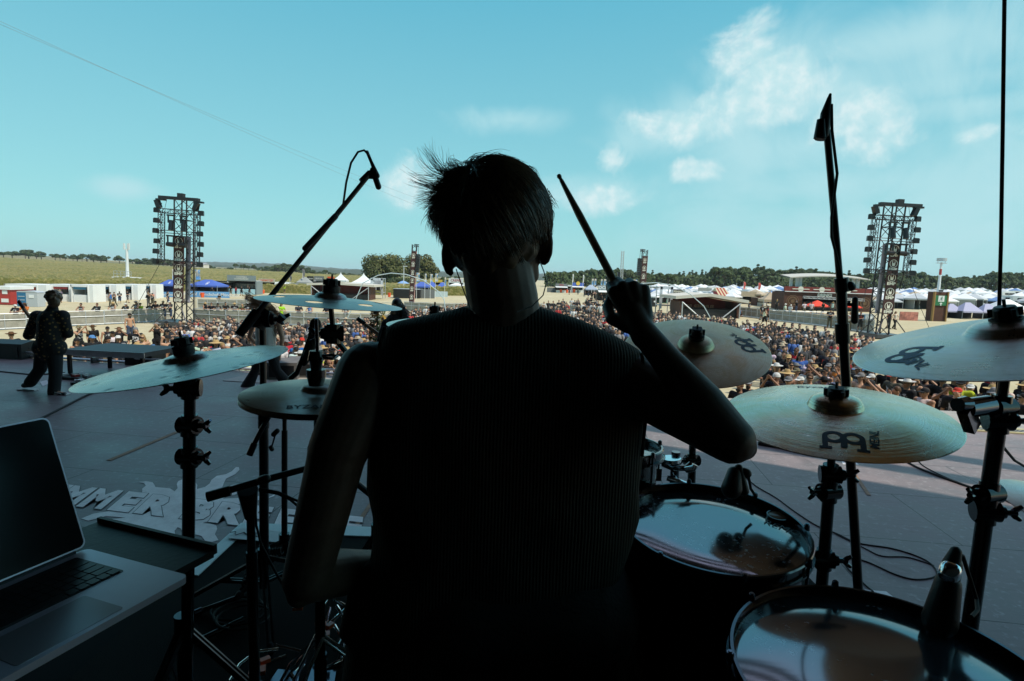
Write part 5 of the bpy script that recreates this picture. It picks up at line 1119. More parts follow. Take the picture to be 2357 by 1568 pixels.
me = remesh(bd, .012, 3, 'body', skin2); me.transform(t.matrix_world.inverted()); link_mesh('body', me, t)
leo = NT('leopard_shirt', rough=.8); vd = leo.n('ShaderNodeTexVoronoi', {'Vector': leo.tc, 'Scale': 17.0}).outputs['Distance']; leo.to('Base Color', leo.mix(leo.rng(vd, .20, .34), (.30, .17, .05), (.012, .011, .011)))
mb = MB(); hfig(mb, Jg, [('ch', 'pv', .20, .185), ('nk', 'ch', .085, .18), ('ch', 'sl', .15, .11), ('ch', 'sr', .15, .11), ('sl', 'el', .10, .085), ('sr', 'er', .10, .085)]); mb.cap_(q(100, 800), q(128, 800), .17, .17)
me = remesh(mb, .014, 3, 'shirt', leo.m); me.transform(t.matrix_world.inverted()); link_mesh('shirt', me, t)
mb = MB(); hfig(mb, Jg, [('hl0', 'kl', .125, .10), ('hr0', 'kr', .125, .10), ('kl', 'al', .095, .095), ('kr', 'ar', .095, .095)]); mb.cap_(q(100, 806), q(127, 806), .14, .14)
me = remesh(mb, .014, 3, 'trousers', cloth_k); me.transform(t.matrix_world.inverted()); link_mesh('trousers', me, t)
mb = MB(); mb.sph(q(124, 685), (.118, .125, .118), 18, 12); mb.sph(q(124, 696, -.05), (.10, .07, .10), 14, 10); r = random.Random(4)
for i in range(60): a = r.uniform(0, 6.28); b = r.uniform(-.2, 1); k = math.sqrt(1-b*b); mb.sph(q(124, 685)+Vector((.115*k*math.cos(a), .12*k*math.sin(a)-.01, .12*b)), r.uniform(.016, .026), 8, 6)
me = remesh(mb, .009, 1, 'hair', hair.m); me.transform(t.matrix_world.inverted()); link_mesh('hair', me, t)
for p, d, nm in ((Jg['ar'], Jg['tr_'], 1), (Jg['al'], Jg['tl'], 0)):
    mb = MB(); mb.cap_(p+Vector((0, 0, -.03)), d+Vector((.0, 0, -.01)), .055, .045, 12); b_ = mb.build('shoe', cloth_k, t, sm=True, world=True)
    mb = MB(); m_ = (p+d)/2; mb.box(Vector((m_.x, m_.y, .012)), ((d-p).length+.10, .10, .022)); mb.build('sole', mat('white_rubber', (.75, .75, .72), .6), b_, world=False); mb = None
for o in list(t.children):
    for c in list(o.children): c.matrix_parent_inverse = Matrix(); c.data.transform(t.matrix_world.inverted())
mb = MB(); mb.tube([p+Vector((0, -.05, .02)) for p in (Jg['ar'].lerp(Jg['tr_'], .2), Jg['ar'].lerp(Jg['tr_'], .6), Jg['ar'].lerp(Jg['tr_'], .9))], .007, 6); mb.build('shoe_stripe', mat('white_rubber', (.75, .75, .72), .6), t, world=True)
def guitar(label, c, neck_dir, up, m):
    t = thing('electric_guitar', label, 'guitar', c); X = Vector(neck_dir).normalized(); N = X.cross(Vector(up)).normalized(); Y = N.cross(X)
    T = Matrix((X, Y, N)).transposed().to_4x4(); T.translation = Vector(c); pts = []
    for i in range(28):
        a = 2*math.pi*i/28; rr = .17+.03*math.cos(2*a)+.015*math.cos(3*a); pts.append((-.05+rr*math.cos(a)*1.15, rr*math.sin(a)))
    mb = MB(); mb.prism(pts, -.02, .02, T); mb.build('body', m, t, world=True); mb = MB(); mb.T = T; mb.box((.42, 0, .02), (.62, .055, .025)); mb.build('neck', wood_s, t, world=True)
    mb = MB(); mb.T = T; mb.box((.80, .01, .018), (.17, .075, .018)); mb.build('headstock', m, t, world=True); return t
guitar('dark electric guitar held in front of the leopard shirt player', q(105, 785, .34), (-.62, .1, .78), (0, -.1, 1), black_gloss)
# singer with long brown hair
Ys = PZ(600, 890, 0).y; t = thing('person', 'long haired singer in a pale tank top and black trousers, arm hanging', 'person', (PZ(600, 890, 0).x, Ys, 0)); q = lambda x, y, dy=0: PY(x+8, y, Ys+dy)
J = dict(hd=q(606, 708, .05), nk=q(604, 728), ch=q(604, 752), pv=q(604, 806), sl=q(578, 738), sr=q(632, 738, -.02), el=q(566, 775, .12), er=q(642, 780, .0), hl=q(590, 800, .25), hr=q(636, 818, .05), hl0=q(594, 806), hr0=q(616, 806), kl=q(580, 852, .05), kr=q(628, 852, -.02), al=q(560, 893, .0), ar=q(650, 880, .1), tl=q(552, 902, .08), tr_=q(660, 886, .25))
bd = MB(); bd.sph(J['hd'], (.078, .098, .115), 20, 14); hfig(bd, J, [('hd', 'nk', .055, .055), ('nk', 'ch', .06, .12), ('ch', 'pv', .13, .125), ('ch', 'sl', .08, .062), ('ch', 'sr', .08, .066), ('sl', 'el', .05, .042), ('sr', 'er', .056, .045), ('el', 'hl', .04, .027), ('er', 'hr', .044, .028), ('hl0', 'kl', .09, .06), ('hr0', 'kr', .09, .06), ('kl', 'al', .055, .04), ('kr', 'ar', .055, .04), ('al', 'tl', .04, .03), ('ar', 'tr_', .04, .03)])
hand_pts(bd, J['hr'], (.0, .1, -1), (-.3, .9, 0)); hand_pts(bd, J['hl'], (.3, .6, .5), (0, .3, .9), right=False)
me = remesh(bd, .012, 3, 'body', skin2); me.transform(t.matrix_world.inverted()); link_mesh('body', me, t)
mb = MB(); hfig(mb, J, [('ch', 'pv', .19, .18)]); mb.cap_(q(590, 742), q(590, 770), .05, .09); mb.cap_(q(618, 742), q(618, 770), .05, .09)
me = remesh(mb, .014, 3, 'tank_top', mat('grey_tank', (.60, .58, .53), .9, bump=.6, bscale=25)); me.transform(t.matrix_world.inverted()); link_mesh('tank_top', me, t)
mb = MB(); hfig(mb, J, [('hl0', 'kl', .12, .085), ('hr0', 'kr', .12, .085), ('kl', 'al', .08, .12), ('kr', 'ar', .08, .11)]); mb.cap_(q(594, 808), q(616, 808), .13, .13)
me = remesh(mb, .014, 3, 'trousers', cloth_k); me.transform(t.matrix_world.inverted()); link_mesh('trousers', me, t)
def long_hair(t, q, root, tips, n, m, seed, r0s=.004):
    r = random.Random(seed); mb = MB()
    for i in range(n):
        a = q(*root[r.randrange(len(root))])+Vector((r.gauss(0, .03), r.gauss(0, .03), r.gauss(0, .025))); tp = tips[r.randrange(len(tips))]; b = q(*tp)+Vector((r.gauss(0, .04), r.gauss(0, .05), r.gauss(0, .06)))
        m1 = a.lerp(b, .35)+Vector((r.gauss(0, .02), r.gauss(0, .03), .03)); m2 = a.lerp(b, .7)+Vector((r.gauss(0, .025), r.gauss(0, .03), 0)); mb.tube([a, m1, m2, b], [r0s, r0s, r0s*.8, r0s*.3], 4, False)
    for x in root: mb.sph(q(*x), (.085, .10, .09), 14, 10)
    mb.build('hair', m, t, sm=True, world=True)
long_hair(t, q, [(606, 703), (606, 712)], [(630, 770), (640, 750), (612, 775), (596, 770), (626, 740), (560, 700), (555, 680), (570, 720), (640, 735)], 420, mat('long_brown_hair', (.24, .13, .06), .5, var=.3), 3)
t = thing('microphone', 'hand microphone held at the mouth by the long haired singer', 'microphone', q(590, 722, .16)); mb = MB(); mb.cap_(q(596, 716, .16), q(588, 735, .2), .022, .014); mb.build('body', black, t, sm=True, world=True)
# dark long haired bassist bending behind the drummer's shoulder
Yk = 9.6; t = thing('person', 'bent over musician with long black hair, beside the drummer', 'person', (PY(925, 800, Yk).x, Yk, 0)); q = lambda x, y, dy=0: PY(x, y, Yk+dy)
J = dict(hd=q(912, 702, .0), nk=q(906, 722), ch=q(908, 742), pv=q(940, 800, -.1), sl=q(888, 745), sr=q(935, 742), el=q(876, 778, .1), er=q(955, 778, .1), hl=q(866, 806, .15), hr=q(930, 800, .25), hl0=q(930, 802, -.1), hr0=q(952, 802, -.1), kl=q(918, 850), kr=q(962, 850), al=q(915, 895, -.05), ar=q(975, 895, -.05), tl=q(910, 900, .1), tr_=q(980, 900, .1))
bd = MB(); bd.sph(J['hd'], (.078, .098, .115), 20, 14); hfig(bd, J, [('hd', 'nk', .055, .055), ('nk', 'ch', .06, .12), ('ch', 'pv', .13, .125), ('ch', 'sl', .08, .062), ('ch', 'sr', .08, .066), ('sl', 'el', .05, .042), ('sr', 'er', .056, .045), ('el', 'hl', .04, .027), ('er', 'hr', .044, .028), ('hl0', 'kl', .09, .06), ('hr0', 'kr', .09, .06), ('kl', 'al', .055, .04), ('kr', 'ar', .055, .04), ('al', 'tl', .04, .03), ('ar', 'tr_', .04, .03)])
hand_pts(bd, J['hr'], (-.6, .5, -.2), (.2, .5, .8)); hand_pts(bd, J['hl'], (-.3, .6, -.4), (0, .3, .9), right=False)
me = remesh(bd, .012, 3, 'body', skin2); me.transform(t.matrix_world.inverted()); link_mesh('body', me, t)
mb = MB(); hfig(mb, J, [('ch', 'pv', .155, .15), ('ch', 'sl', .10, .08), ('ch', 'sr', .10, .08), ('sl', 'el', .07, .06), ('sr', 'er', .07, .06), ('el', 'hl', .055, .042), ('er', 'hr', .055, .042)])
me = remesh(mb, .014, 3, 'shirt', cloth_k); me.transform(t.matrix_world.inverted()); link_mesh('shirt', me, t)
mb = MB(); hfig(mb, J, [('hl0', 'kl', .11, .08), ('hr0', 'kr', .11, .08), ('kl', 'al', .075, .07), ('kr', 'ar', .075, .07)]); mb.cap_(q(930, 804, -.1), q(952, 804, -.1), .13, .13)
me = remesh(mb, .014, 3, 'trousers', cloth_k); me.transform(t.matrix_world.inverted()); link_mesh('trousers', me, t)
long_hair(t, q, [(914, 698), (918, 708)], [(930, 745), (938, 735), (925, 760), (900, 735), (940, 755), (915, 765), (935, 720)], 380, mat('long_black_hair', (.012, .010, .009), .45), 5)
guitar('dark bass guitar held low by the bent musician', q(915, 800, .28), (-.8, .1, .5), (0, -.1, 1), black_gloss)
# platform, wedges, boxes
def onstage(name, label, cat, px, py, rz=0, group=None): return thing(name, label, cat, PZ(px, py, 0), rz, group)
t = onstage('stage_platform', 'low black stage platform on short legs beside the guitarist', 'platform', 250, 868, R(-6))
dgt = mat('dark_deck_top', (.03, .028, .035), .5, var=.3)
MB().box((.0, .45, .50), (1.75, 1.1, .09)).build('top', dgt, t)
mb = MB(); mb.box((0, -.105, .49), (1.77, .012, .11)); mb.build('front_rail', alu, t)
for x in (-.80, .80):
    for y in (-.05, .95): MB().box((x, y, .22), (.06, .06, .45)).build('leg', black_metal, t)
for i, (px, py, rz, lb) in enumerate([(34, 823, -.1, 'black wedge monitor at the far left stage edge'), (655, 870, .15, 'nearer of two grey monitor boxes beyond the singer'), (700, 866, .1, 'right hand grey monitor box beyond the singer'), (335, 838, 0, 'black wedge monitor behind the low platform')]):
    t = onstage('monitor_wedge', lb, 'monitor speaker', px, py, rz, 'stage monitors'); mm = mat('grey_case', (.14, .13, .125), .6, var=.2) if 'grey' in lb else black
    W2 = .62 if 'far left' not in lb else .9
    MB().prism([(-.25, 0), (.28, 0), (.28, .22), (.10, .42), (-.25, .36)], -W2/2, W2/2, Matrix(((0, 0, 1, 0), (1, 0, 0, 0), (0, 1, 0, 0), (0, 0, 0, 1)))).build('cabinet', mm, t)
    MB().box((0, -.256, .18), (W2*.8, .01, .24)).build('grille', black, t); MB().box((W2*.3, .1, .425) if False else (W2/2+.004, 0, .25), (.008, .14, .05)).build('handle', black, t)
for i, (px, py, rz, lb) in enumerate([(225, 884, .1, 'pedal board with small effect boxes by the feet of the guitarist'), (180, 872, -.2, 'second pedal board under the low platform'), (628, 862, 0, 'pedal board with a red light beside the singer')]):
    t = onstage('pedalboard', lb, 'pedal board', px, py, rz, 'pedal boards'); MB().box((0, 0, .03), (.75, .35, .05)).build('board', black, t)
    for k in range(5): MB().box((-.28+.14*k, -.05+.1*(k % 2), .075), (.09, .12, .04)).build('effect_pedal', mat(['pedal_white', 'pedal_grey', 'pedal_red'][k % 3], [(.6, .6, .6), (.2, .2, .22), (.5, .05, .04)][k % 3], .4), t)
fbox('towel', 'white towel dropped on the floor by the left platform', 'towel', [(168, 864), (190, 858), (205, 866), (196, 880), (172, 880)], .03, mat('white_towel', (.7, .7, .7), .9, bump=.8), extra='cloth')
fbox('towel', 'white paper lying between the feet of the guitarist', 'paper', [(92, 880), (108, 876), (112, 884), (98, 890)], .01, mat('white_towel', (.7, .7, .7), .9), extra='cloth')
# microphone stand wrapped in sunflowers
Yf = 10.4; bq = PY(868, 880, Yf); t = thing('flower_stand', 'microphone stand wrapped in orange sunflowers and green leaves', 'stand', (bq.x, Yf, 0))
mb = MB(); mb.cone((0, 0, .02), (0, 0, 1.65), .014, .014, 10); mb.build('pole', black_metal, t, sm=True); mb = MB(); mb.lathe([(.0001, .03), (.14, .025), (.15, .0)], (0, 0, 0), n=24); mb.build('base', black_metal, t)
r = random.Random(9); ivy = mat('garland_leaves', (.09, .11, .035), .7, var=.5); mb = MB()
for i in range(900):
    z = r.uniform(.25, 1.62); a = r.uniform(0, 6.28); k = r.uniform(.02, .14); c = Vector((k*math.cos(a), k*math.sin(a), z)); b = Vector((r.uniform(-1, 1), r.uniform(-1, 1), r.uniform(-1, 1))).normalized(); d = b.orthogonal().normalized(); s = r.uniform(.02, .045); mb.add([c-b*s, c-d*s*.4, c+b*s, c+d*s*.4], [(0, 1, 2, 3)])
mb.build('leaf_garland', ivy, t)
for i in range(11):
    z = .4+i*.115; a = -1.57+r.uniform(-1.1, 1.1); c = Vector((.13*math.cos(a), .13*math.sin(a), z)); n = Vector((math.cos(a), math.sin(a), .2)).normalized(); M3 = n.to_track_quat('Z', 'Y').to_matrix(); rr = r.uniform(.07, .10); mb = MB()
    for k in range(18):
        th = k*.349+r.random()*.2; p1 = c+M3 @ Vector((rr*.35*math.cos(th), rr*.35*math.sin(th), .01)); p2 = c+M3 @ Vector((rr*math.cos(th), rr*math.sin(th), .025)); w_ = M3 @ Vector((-math.sin(th), math.cos(th), 0))*rr*.16; pm = p1.lerp(p2, .5); mb.add([p1, pm-w_, p2, pm+w_], [(0, 1, 2, 3)])
    f = mb.build('sunflower', mat(['petals_gold', 'petals_orange', 'petals_rust'][i % 3], [(.55, .33, .05), (.55, .18, .02), (.40, .10, .02)][i % 3], .7), t)
    mb = MB(); mb.sph(c+n*.012, (rr*.38, rr*.38, rr*.2), 10, 8, M3); mb.build('flower_heart', mat('flower_heart', (.06, .025, .01), .9), f)
# ================================================================== FESTIVAL SITE
def cm(name, c, rough=.6, **k): return mat(name, c, rough, **k)
white = cm('white_panel', (.74, .75, .74), .55, var=.05, vscale=.6); whitec = cm('white_canvas', (.72, .73, .72), .8); bluec = cm('blue_canvas', (.06, .12, .42), .75); blue_d = cm('dark_blue_canvas', (.02, .035, .16), .8)
redp = cm('red_panel', (.38, .03, .025), .5, var=.15, vscale=.8); orange = cm('orange_plastic', (.80, .10, .02), .5); red_d = cm('dark_red_tarp', (.22, .035, .025), .8, var=.25, vscale=1); brownp = cm('rust_brown_panel', (.075, .028, .016), .8, var=.4, vscale=.7)
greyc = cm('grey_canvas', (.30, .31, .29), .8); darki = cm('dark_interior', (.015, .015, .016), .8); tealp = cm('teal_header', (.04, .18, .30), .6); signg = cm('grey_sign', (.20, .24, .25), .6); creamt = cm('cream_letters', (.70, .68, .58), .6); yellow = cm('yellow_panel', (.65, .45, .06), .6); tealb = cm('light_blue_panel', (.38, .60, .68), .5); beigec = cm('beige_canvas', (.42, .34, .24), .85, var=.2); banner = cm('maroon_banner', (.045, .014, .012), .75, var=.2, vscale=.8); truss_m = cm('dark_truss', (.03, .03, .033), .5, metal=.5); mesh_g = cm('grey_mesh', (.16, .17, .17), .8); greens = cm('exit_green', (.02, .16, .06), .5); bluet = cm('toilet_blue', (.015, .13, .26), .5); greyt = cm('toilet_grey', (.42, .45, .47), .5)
def TX(z, x=0, y=0, rz=0): return Matrix.Translation((x, y, z)) @ Matrix.Rotation(rz, 4, 'Z') @ Matrix.Rotation(math.pi/2, 4, 'X')      # text standing upright facing -y
def sign(t, body, w_, h_, z, y, panel, ink, name='sign', fs=.62, x=0, sq=1.0, mirror=False):
    o = MB().box((x, y, z), (w_, .08, h_)).build(name, panel, t)
    if body:
        T = TX(z, x, y-.05)
        if mirror: T = Matrix.Translation((x, 0, 0)) @ Matrix.Scale(-1, 4, (1, 0, 0)) @ Matrix.Translation((-x, 0, 0)) @ T
        mb = MB(); mb.text(body, h_*fs, T, squash=sq, off=h_*fs*.02); mb.build('lettering', ink, o)
    return o
def bars(mb, pts, r, n=6):
    for a, b in pts: mb.cone(a, b, r, r, n, False)
def truss(mb, a, b, wd, step, r=.03, dia=.018, n=5):
    a = Vector(a); b = Vector(b); d = (b-a).normalized(); L = (b-a).length; s1 = d.orthogonal().normalized(); 
    s1 = (Vector((1, 0, 0)) - d*d.x) if abs(d.x) < .9 else Vector((0, 0, 1)); s1.normalize(); s2 = d.cross(s1).normalized(); c = [s1*i*wd/2+s2*j*wd/2 for i, j in ((-1, -1), (1, -1), (1, 1), (-1, 1))]
    for k in c: mb.cone(a+k, b+k, r, r, n, False)
    m = max(1, round(L/step))
    for i in range(m):
        p = a+d*(L*i/m); q = a+d*(L*(i+1)/m)
        for j in range(4):
            k, l = (c[j], c[(j+1) % 4]) if i % 2 else (c[(j+1) % 4], c[j]); mb.cone(p+k, q+l, dia, dia, 4, False)
            if i % 2 == 0: mb.cone(p+c[j], p+c[(j+1) % 4], dia, dia, 4, False)
# ---------------------------------------------------------------- light towers
def emblem(mb, x, z, y, s):
    K = 26
    pts = []
    for i in range(K+1):
        a = 2*math.pi*i/K; pts += [(x+s*.5*math.cos(a), y, z+s*.5*math.sin(a)), (x+s*.43*math.cos(a), y, z+s*.43*math.sin(a))]
    mb.add(pts, [(2*i, 2*i+1, 2*i+3, 2*i+2) for i in range(K)])
    hand = [(-.16, -.30), (.15, -.30), (.20, -.05), (.19, .30), (.11, .31), (.10, .06), (-.10, .06), (-.11, .31), (-.20, .30), (-.20, -.05)]
    vs = [(x+hx*s, y-.002, z+hz*s) for hx, hz in hand]; mb.add(vs, [(0, 1, 2, 5, 6, 9), (2, 3, 4, 5), (6, 7, 8, 9)])
def light_tower(px, pyb, pyt, lab, side, lean):
    b = G(px, pyb); top = PY(px, pyt, b.y); H = top.z-b.z
    t = thing('light_tower', lab, 'light tower', b, 0, 'twin light towers in the crowd'); t.rotation_euler = (0, lean, -.03*side); bpy.context.view_layer.update()
    s = H/10.9
    mb = MB(); truss(mb, (.45*side, 0, .3), (.30*side, 0, 10.45*s), 1.0, .8, .06, .032); mb.build('mast', truss_m, t)
    mb = MB(); mb.box((0, 0, .18), (2.6, 2.2, .3)); 
    for sx in (-1, 1):
        for sy in (-1, 1): mb.bar((sx*.5, sy*.5, .2), (sx*1.3, sy*1.1, .2), .14); mb.bar((sx*1.25, sy*1.05, .25), (sx*.5, sy*.5, 1.5), .07)
    mb.build('base', dark_steel, t)
    MB().box((-.05*side, -.1, 10.5*s), (3.25, .35, .24)).build('top_beam', truss_m, t); MB().box((.05, 0, 10.78*s), (.45, .4, .3)).build('hoist_motor', truss_m, t)
    fy = -.95; ox = .48 if side > 0 else -.85; zt, zm, zb = 9.35*s, 7.8*s, 5.2*s; xl, xr = -1.42+ox, 1.42+ox
    mb = MB(); truss(mb, (xl, fy, zt), (xr, fy, zt), .32, .3, .028, .016); truss(mb, (xl, fy, zb), (xr, fy, zb), .32, .3, .028, .016); truss(mb, (xl, fy, zb), (xl, fy, zt), .32, .3, .028, .016); truss(mb, (xr, fy, zb), (xr, fy, zt), .32, .3, .028, .016)
    bars(mb, [((xl-.02, fy+.5, zb), (xl-.02, fy+.5, zt)), ((xr+.02, fy+.5, zb), (xr+.02, fy+.5, zt))], .022)
    bars(mb, [((xl, fy, zm), (xr, fy, zm)), ((xl, fy, zm-.2), (xr, fy, zm-.2))], .03); mb.build('lamp_frame', truss_m, t)
    for sx in (-1, 1):
        mb = MB(); mb.cone((sx*1.15+ox, fy+.3, 10.45*s), (sx*1.15+ox, fy, zt+.15), .015, .015, 5); mb.build('chain', truss_m, t)
        for k in range(6):
            z = lerp(zb+.0, zt, k/5.0); out = .28 if k % 2 == (0 if sx > 0 else 1) else .22
            x = (xl if sx < 0 else xr)+sx*(.26+out*.4); mb = MB(); mb.box((x, fy-.1+.05*(k % 3), z), (.40, .26, .34), rz=.25*(k % 3-1)); mb.bar((x-sx*.25, fy, z), (x, fy, z), .05); mb.box((x, fy-.1+.05*(k % 3), z+.19), (.34, .2, .05)); mb.build('floodlight', black_metal, t)
        mb = MB(); x = (xl if sx < 0 else xr)+.1*sx; mb.box((x-.1, fy-.1, zt+.5), (.30, .4, .62), M3=Matrix.Rotation(.35*sx, 3, 'Y')); mb.box((x+.12, fy-.1, zt+.85), (.7, .3, .13)); mb.bar((x, fy, zt+.1), (x+.1, fy, zt+.6), .06); mb.build('follow_spot', black_metal, t)
    for (x, z, hang) in ((-.10*side-.05, zt-.15, 1), (.85 if side > 0 else -.95, zt-.15, 1), (-.12*side-.05, zm-.25, 0), (.80 if side > 0 else -.95, zm-.25, 0)):
        mb = MB(); mb.box((x, fy, z-.16), (.55, .32, .12)); mb.bar((x-.24, fy, z-.2), (x-.22, fy, z-.75), .07, .1); mb.bar((x+.24, fy, z-.2), (x+.22, fy, z-.75), .07, .1)
        if hang: mb.cone((x+.02, fy, z-.55), (x+.06, fy-.12, z-1.35), .17, .20, 12)
        else: mb.cone((x-.30, fy, z-.82), (x+.30, fy, z-.84), .17, .19, 12)
        mb.build('moving_head', black_metal, t)
    bx = .30*side; z0, z1 = 1.95*s, 7.45*s; MB().box((bx, -.62, (z0+z1)/2), (.86, .03, z1-z0)).build('banner', banner, t)
    MB().box((.90*side-(.05 if side > 0 else -.05), -.25, (z0+z1)/2), (.40, .03, z1-z0)).build('white_strip', cm('lilac_strip', (.42, .40, .46), .8), t)
    for k in range(5):
        z = lerp(z1-.55, z0+.5, k/4); mb = MB(); emblem(mb, bx, z+.12, -.645, .62); mb.text('EMP', .30, TX(z-.33, bx, -.645), off=.012, squash=1.25); mb.build('banner_print', creamt, t)
    for (a, c) in (((xl, fy, zb), (-3.2, -1.5, .1)), ((xr, fy, zb), (2.6, -2.0, .1)), ((xr-.2, fy, zb), (.5, -.5, 3.9*s))):
        mb = MB(); mb.cone(a, c, .018 if c[2] < 1 else .04, .018 if c[2] < 1 else .04, 5); mb.build('guy_wire', truss_m, t)
    t.matrix_world = Matrix.Translation(b) @ Matrix.Rotation(lean, 4, 'Y') @ Matrix.Rotation(-.03*side, 4, 'Z')
light_tower(412, 748, 446, 'left light tower with a maroon banner on its left half', 1, R(2.6)); light_tower(2032, 778, 459, 'right light tower with a maroon banner on its right half', -1, R(1.0))
# delay towers
def delay_tower(x0, x1, yb, yt, lab, sp, lean):
    b, w_, H = site(x0, x1, yb, yt); t = thing('speaker_tower', lab, 'speaker tower', b, 0, 'far speaker towers'); t.matrix_world = Matrix.Translation(b) @ Matrix.Rotation(lean, 4, 'Y')
    mb = MB(); truss(mb, (0, 0, 0), (0, 0, H), w_*.9, w_*.9, .05, .03); truss(mb, (0, 0, H-.1), (sp*w_*.9, 0, H-.1), .3, .3, .04, .025); mb.build('mast', truss_m, t)
    zz = H*.89; MB().box((0, -w_*.5-.03, zz/2), (w_, .03, zz)).build('banner', banner, t); MB().box((w_*.53, -w_*.15, zz/2), (.05, w_*.6, zz)).build('side_banner', cm('banner_side', (.45, .25, .22), .7, var=.6, vscale=2), t)
    for k in range(6):
        z = zz*(.95-.155*k)-.3; mb = MB(); emblem(mb, 0, z+.1, -w_*.5-.06, w_*.7); mb.text('EMP', w_*.34, TX(z-w_*.42, 0, -w_*.5-.06), off=.01); mb.build('banner_print', creamt, t)
    mb = MB(); mb.cone((sp*w_*.9, -.1, H-.1), (sp*w_*.9, -.1, H*.84), .03, .03, 5)
    for k in range(9): mb.box((sp*w_*.9, -.2-.03*max(0, k-5), H*.83-k*H*.034), (w_*.72, .6, H*.031))
    mb.build('speaker_array', black, t)
delay_tower(942, 953, 700, 563, 'left far speaker tower rising in front of the round trees', 1, R(2.2)); delay_tower(1468, 1480, 705, 575, 'right far speaker tower behind the raised drumstick hand', -1, R(1.6))
# lattice mast, masts
b, w_, H = site(1426, 1431.5, 672, 578); t = thing('lattice_mast', 'thin grey lattice mast rising above the wood near the drumstick', 'mast', b); mb = MB(); truss(mb, (0, 0, 0), (0, 0, H), w_, w_*1.1, .06, .045); mb.build('lattice', galv, t); MB().box((-.9, 0, H*.42), (.8, .8, 1.6)).build('drum_antenna', black_metal, t)
b, w_, H = site(290, 298, 656, 560); t = thing('phone_mast', 'white phone mast with antennas on a railed platform above the white booths', 'mast', b); t.matrix_world = Matrix.Translation(b) @ Matrix.Rotation(R(1), 4, 'Y')
mb = MB(); mb.cone((0, 0, 0), (0, 0, H*.86), .42, .27, 14); mb.build('pole', white, t, sm=40)
for sx, sy in ((-.48, -.2), (.55, -.1), (.05, .4)): MB().box((sx, sy, H*.92), (.36, .3, H*.15)).build('antenna', white, t)
MB().box((0, 0, 1.2), (5.0, 4, 1.4)).build('plinth', white, t); mb = MB()
for x in (-2.1, -1.3, -.4, .4, 1.3, 2.1): bars(mb, [((x, -1.8, 1.9), (x, -1.8, 3.3))], .05)
bars(mb, [((-2.1, -1.8, z), (2.1, -1.8, z)) for z in (2.6, 3.3)], .05); mb.build('railing', galv, t)
b, w_, H = site(2155, 2160, 690, 594); t = thing('floodlight_mast', 'tall thin mast with a floodlight ring and a red band behind the exit sign', 'mast', b); mb = MB(); mb.cone((0, 0, 0), (0, 0, H*.60), .40, .28, 12); mb.cone((0, 0, H*.74), (0, 0, H*.9), .26, .24, 12); mb.build('pole', white, t, sm=40); mb = MB(); mb.cone((0, 0, H*.60), (0, 0, H*.74), .29, .27, 12); mb.build('red_band', redp, t)
mb = MB(); mb.box((0, 0, H*.88), (2.2, 1, .12)); mb.lathe([(1.0, H*.93), (1.05, H*.93), (1.05, H), (1.0, H)], (0, 0, 0), n=16, closed=True); bars(mb, [((-.9, 0, H*.88), (-.9, 0, H)), ((.9, 0, H*.88), (.9, 0, H))], .06); mb.build('lamp_ring', galv, t)
# ---------------------------------------------------------------- white sales booths (containers)
def booth(x0, x1, xs, yb, yt, lab, head, group='white sales booths', lockers=False):
    b, w_, H = site(x0, x1, yb, yt); ws = PY(xs, yb, b.y).x-PY(x1, yb, b.y).x; t = thing('sales_booth' if not lockers else 'locker_container', lab, 'booth', b, 0, group); D = max(3.2, ws*3.2)
    th_ = .12; mb = MB(); mb.box((0, D/2, H-.15), (w_+.3, D, .3)); mb.build('roof', white, t)
    W = MB().box((w_/2+th_/2+.15, D/2-.1, H/2), (th_, D, H)); W.build('wall', white, t); MB().box((-w_/2-.05, D/2, H/2), (th_, D, H)).build('wall', white, t)
    # the long white side seen at the right
    MB().box((w_/2+ws/2+.15, .4, H/2), (max(.1, ws-.05), .8, H-.02)).build('side_wing', white, t)
    if lockers:
        MB().box((0, 1.0, H/2), (w_, .1, H-.3)).build('back_panel', white, t)
        for k in range(6): MB().box((-w_*.42+k*w_*.165, .9, H*.45), (w_*.12, .1, H*.78)).build('locker_door', redp, t)
    else:
        MB().box((0, .15, H*.80), (w_*.82, .1, H*.14)).build('header', head, t); MB().box((0, 2.4, H*.5), (w_, .1, H*.9)).build('back_wall', white, t)
        c = MB().box((0, .5, H*.21), (w_*.92, .7, H*.42)); c.build('counter', white, t)
        for sx in (-.2, .2): MB().box((sx*w_, 2.3, H*.60), (w_*.34, .1, H*.22)).build('shelf', cm('shop_goods', (.12, .10, .09), .7, var=.9, vscale=5), t)
    return t
booth(14, 84, 106, 694, 654.5, 'long white container with a row of red locker doors at far left', redp, 'white containers on the left', lockers=True)
booth(112, 116, 122, 690, 654, 'narrow white container with a red panel between lockers and booths', redp, 'white containers on the left')
booth(120, 158, 163, 694, 655, 'white booth with a red header, nearest the guitarist head', redp)
booth(166, 201, 213, 696, 655.5, 'white booth with teal header, first right of the red one', tealp); booth(216, 251, 267, 693, 655, 'white booth with teal header, behind the orange bin', tealp)
booth(271, 302, 316, 690, 654.5, 'white booth with teal header below the phone mast', tealp); booth(321, 345, 358, 687, 654.5, 'rightmost white booth with teal header beside the blue tent', tealp)
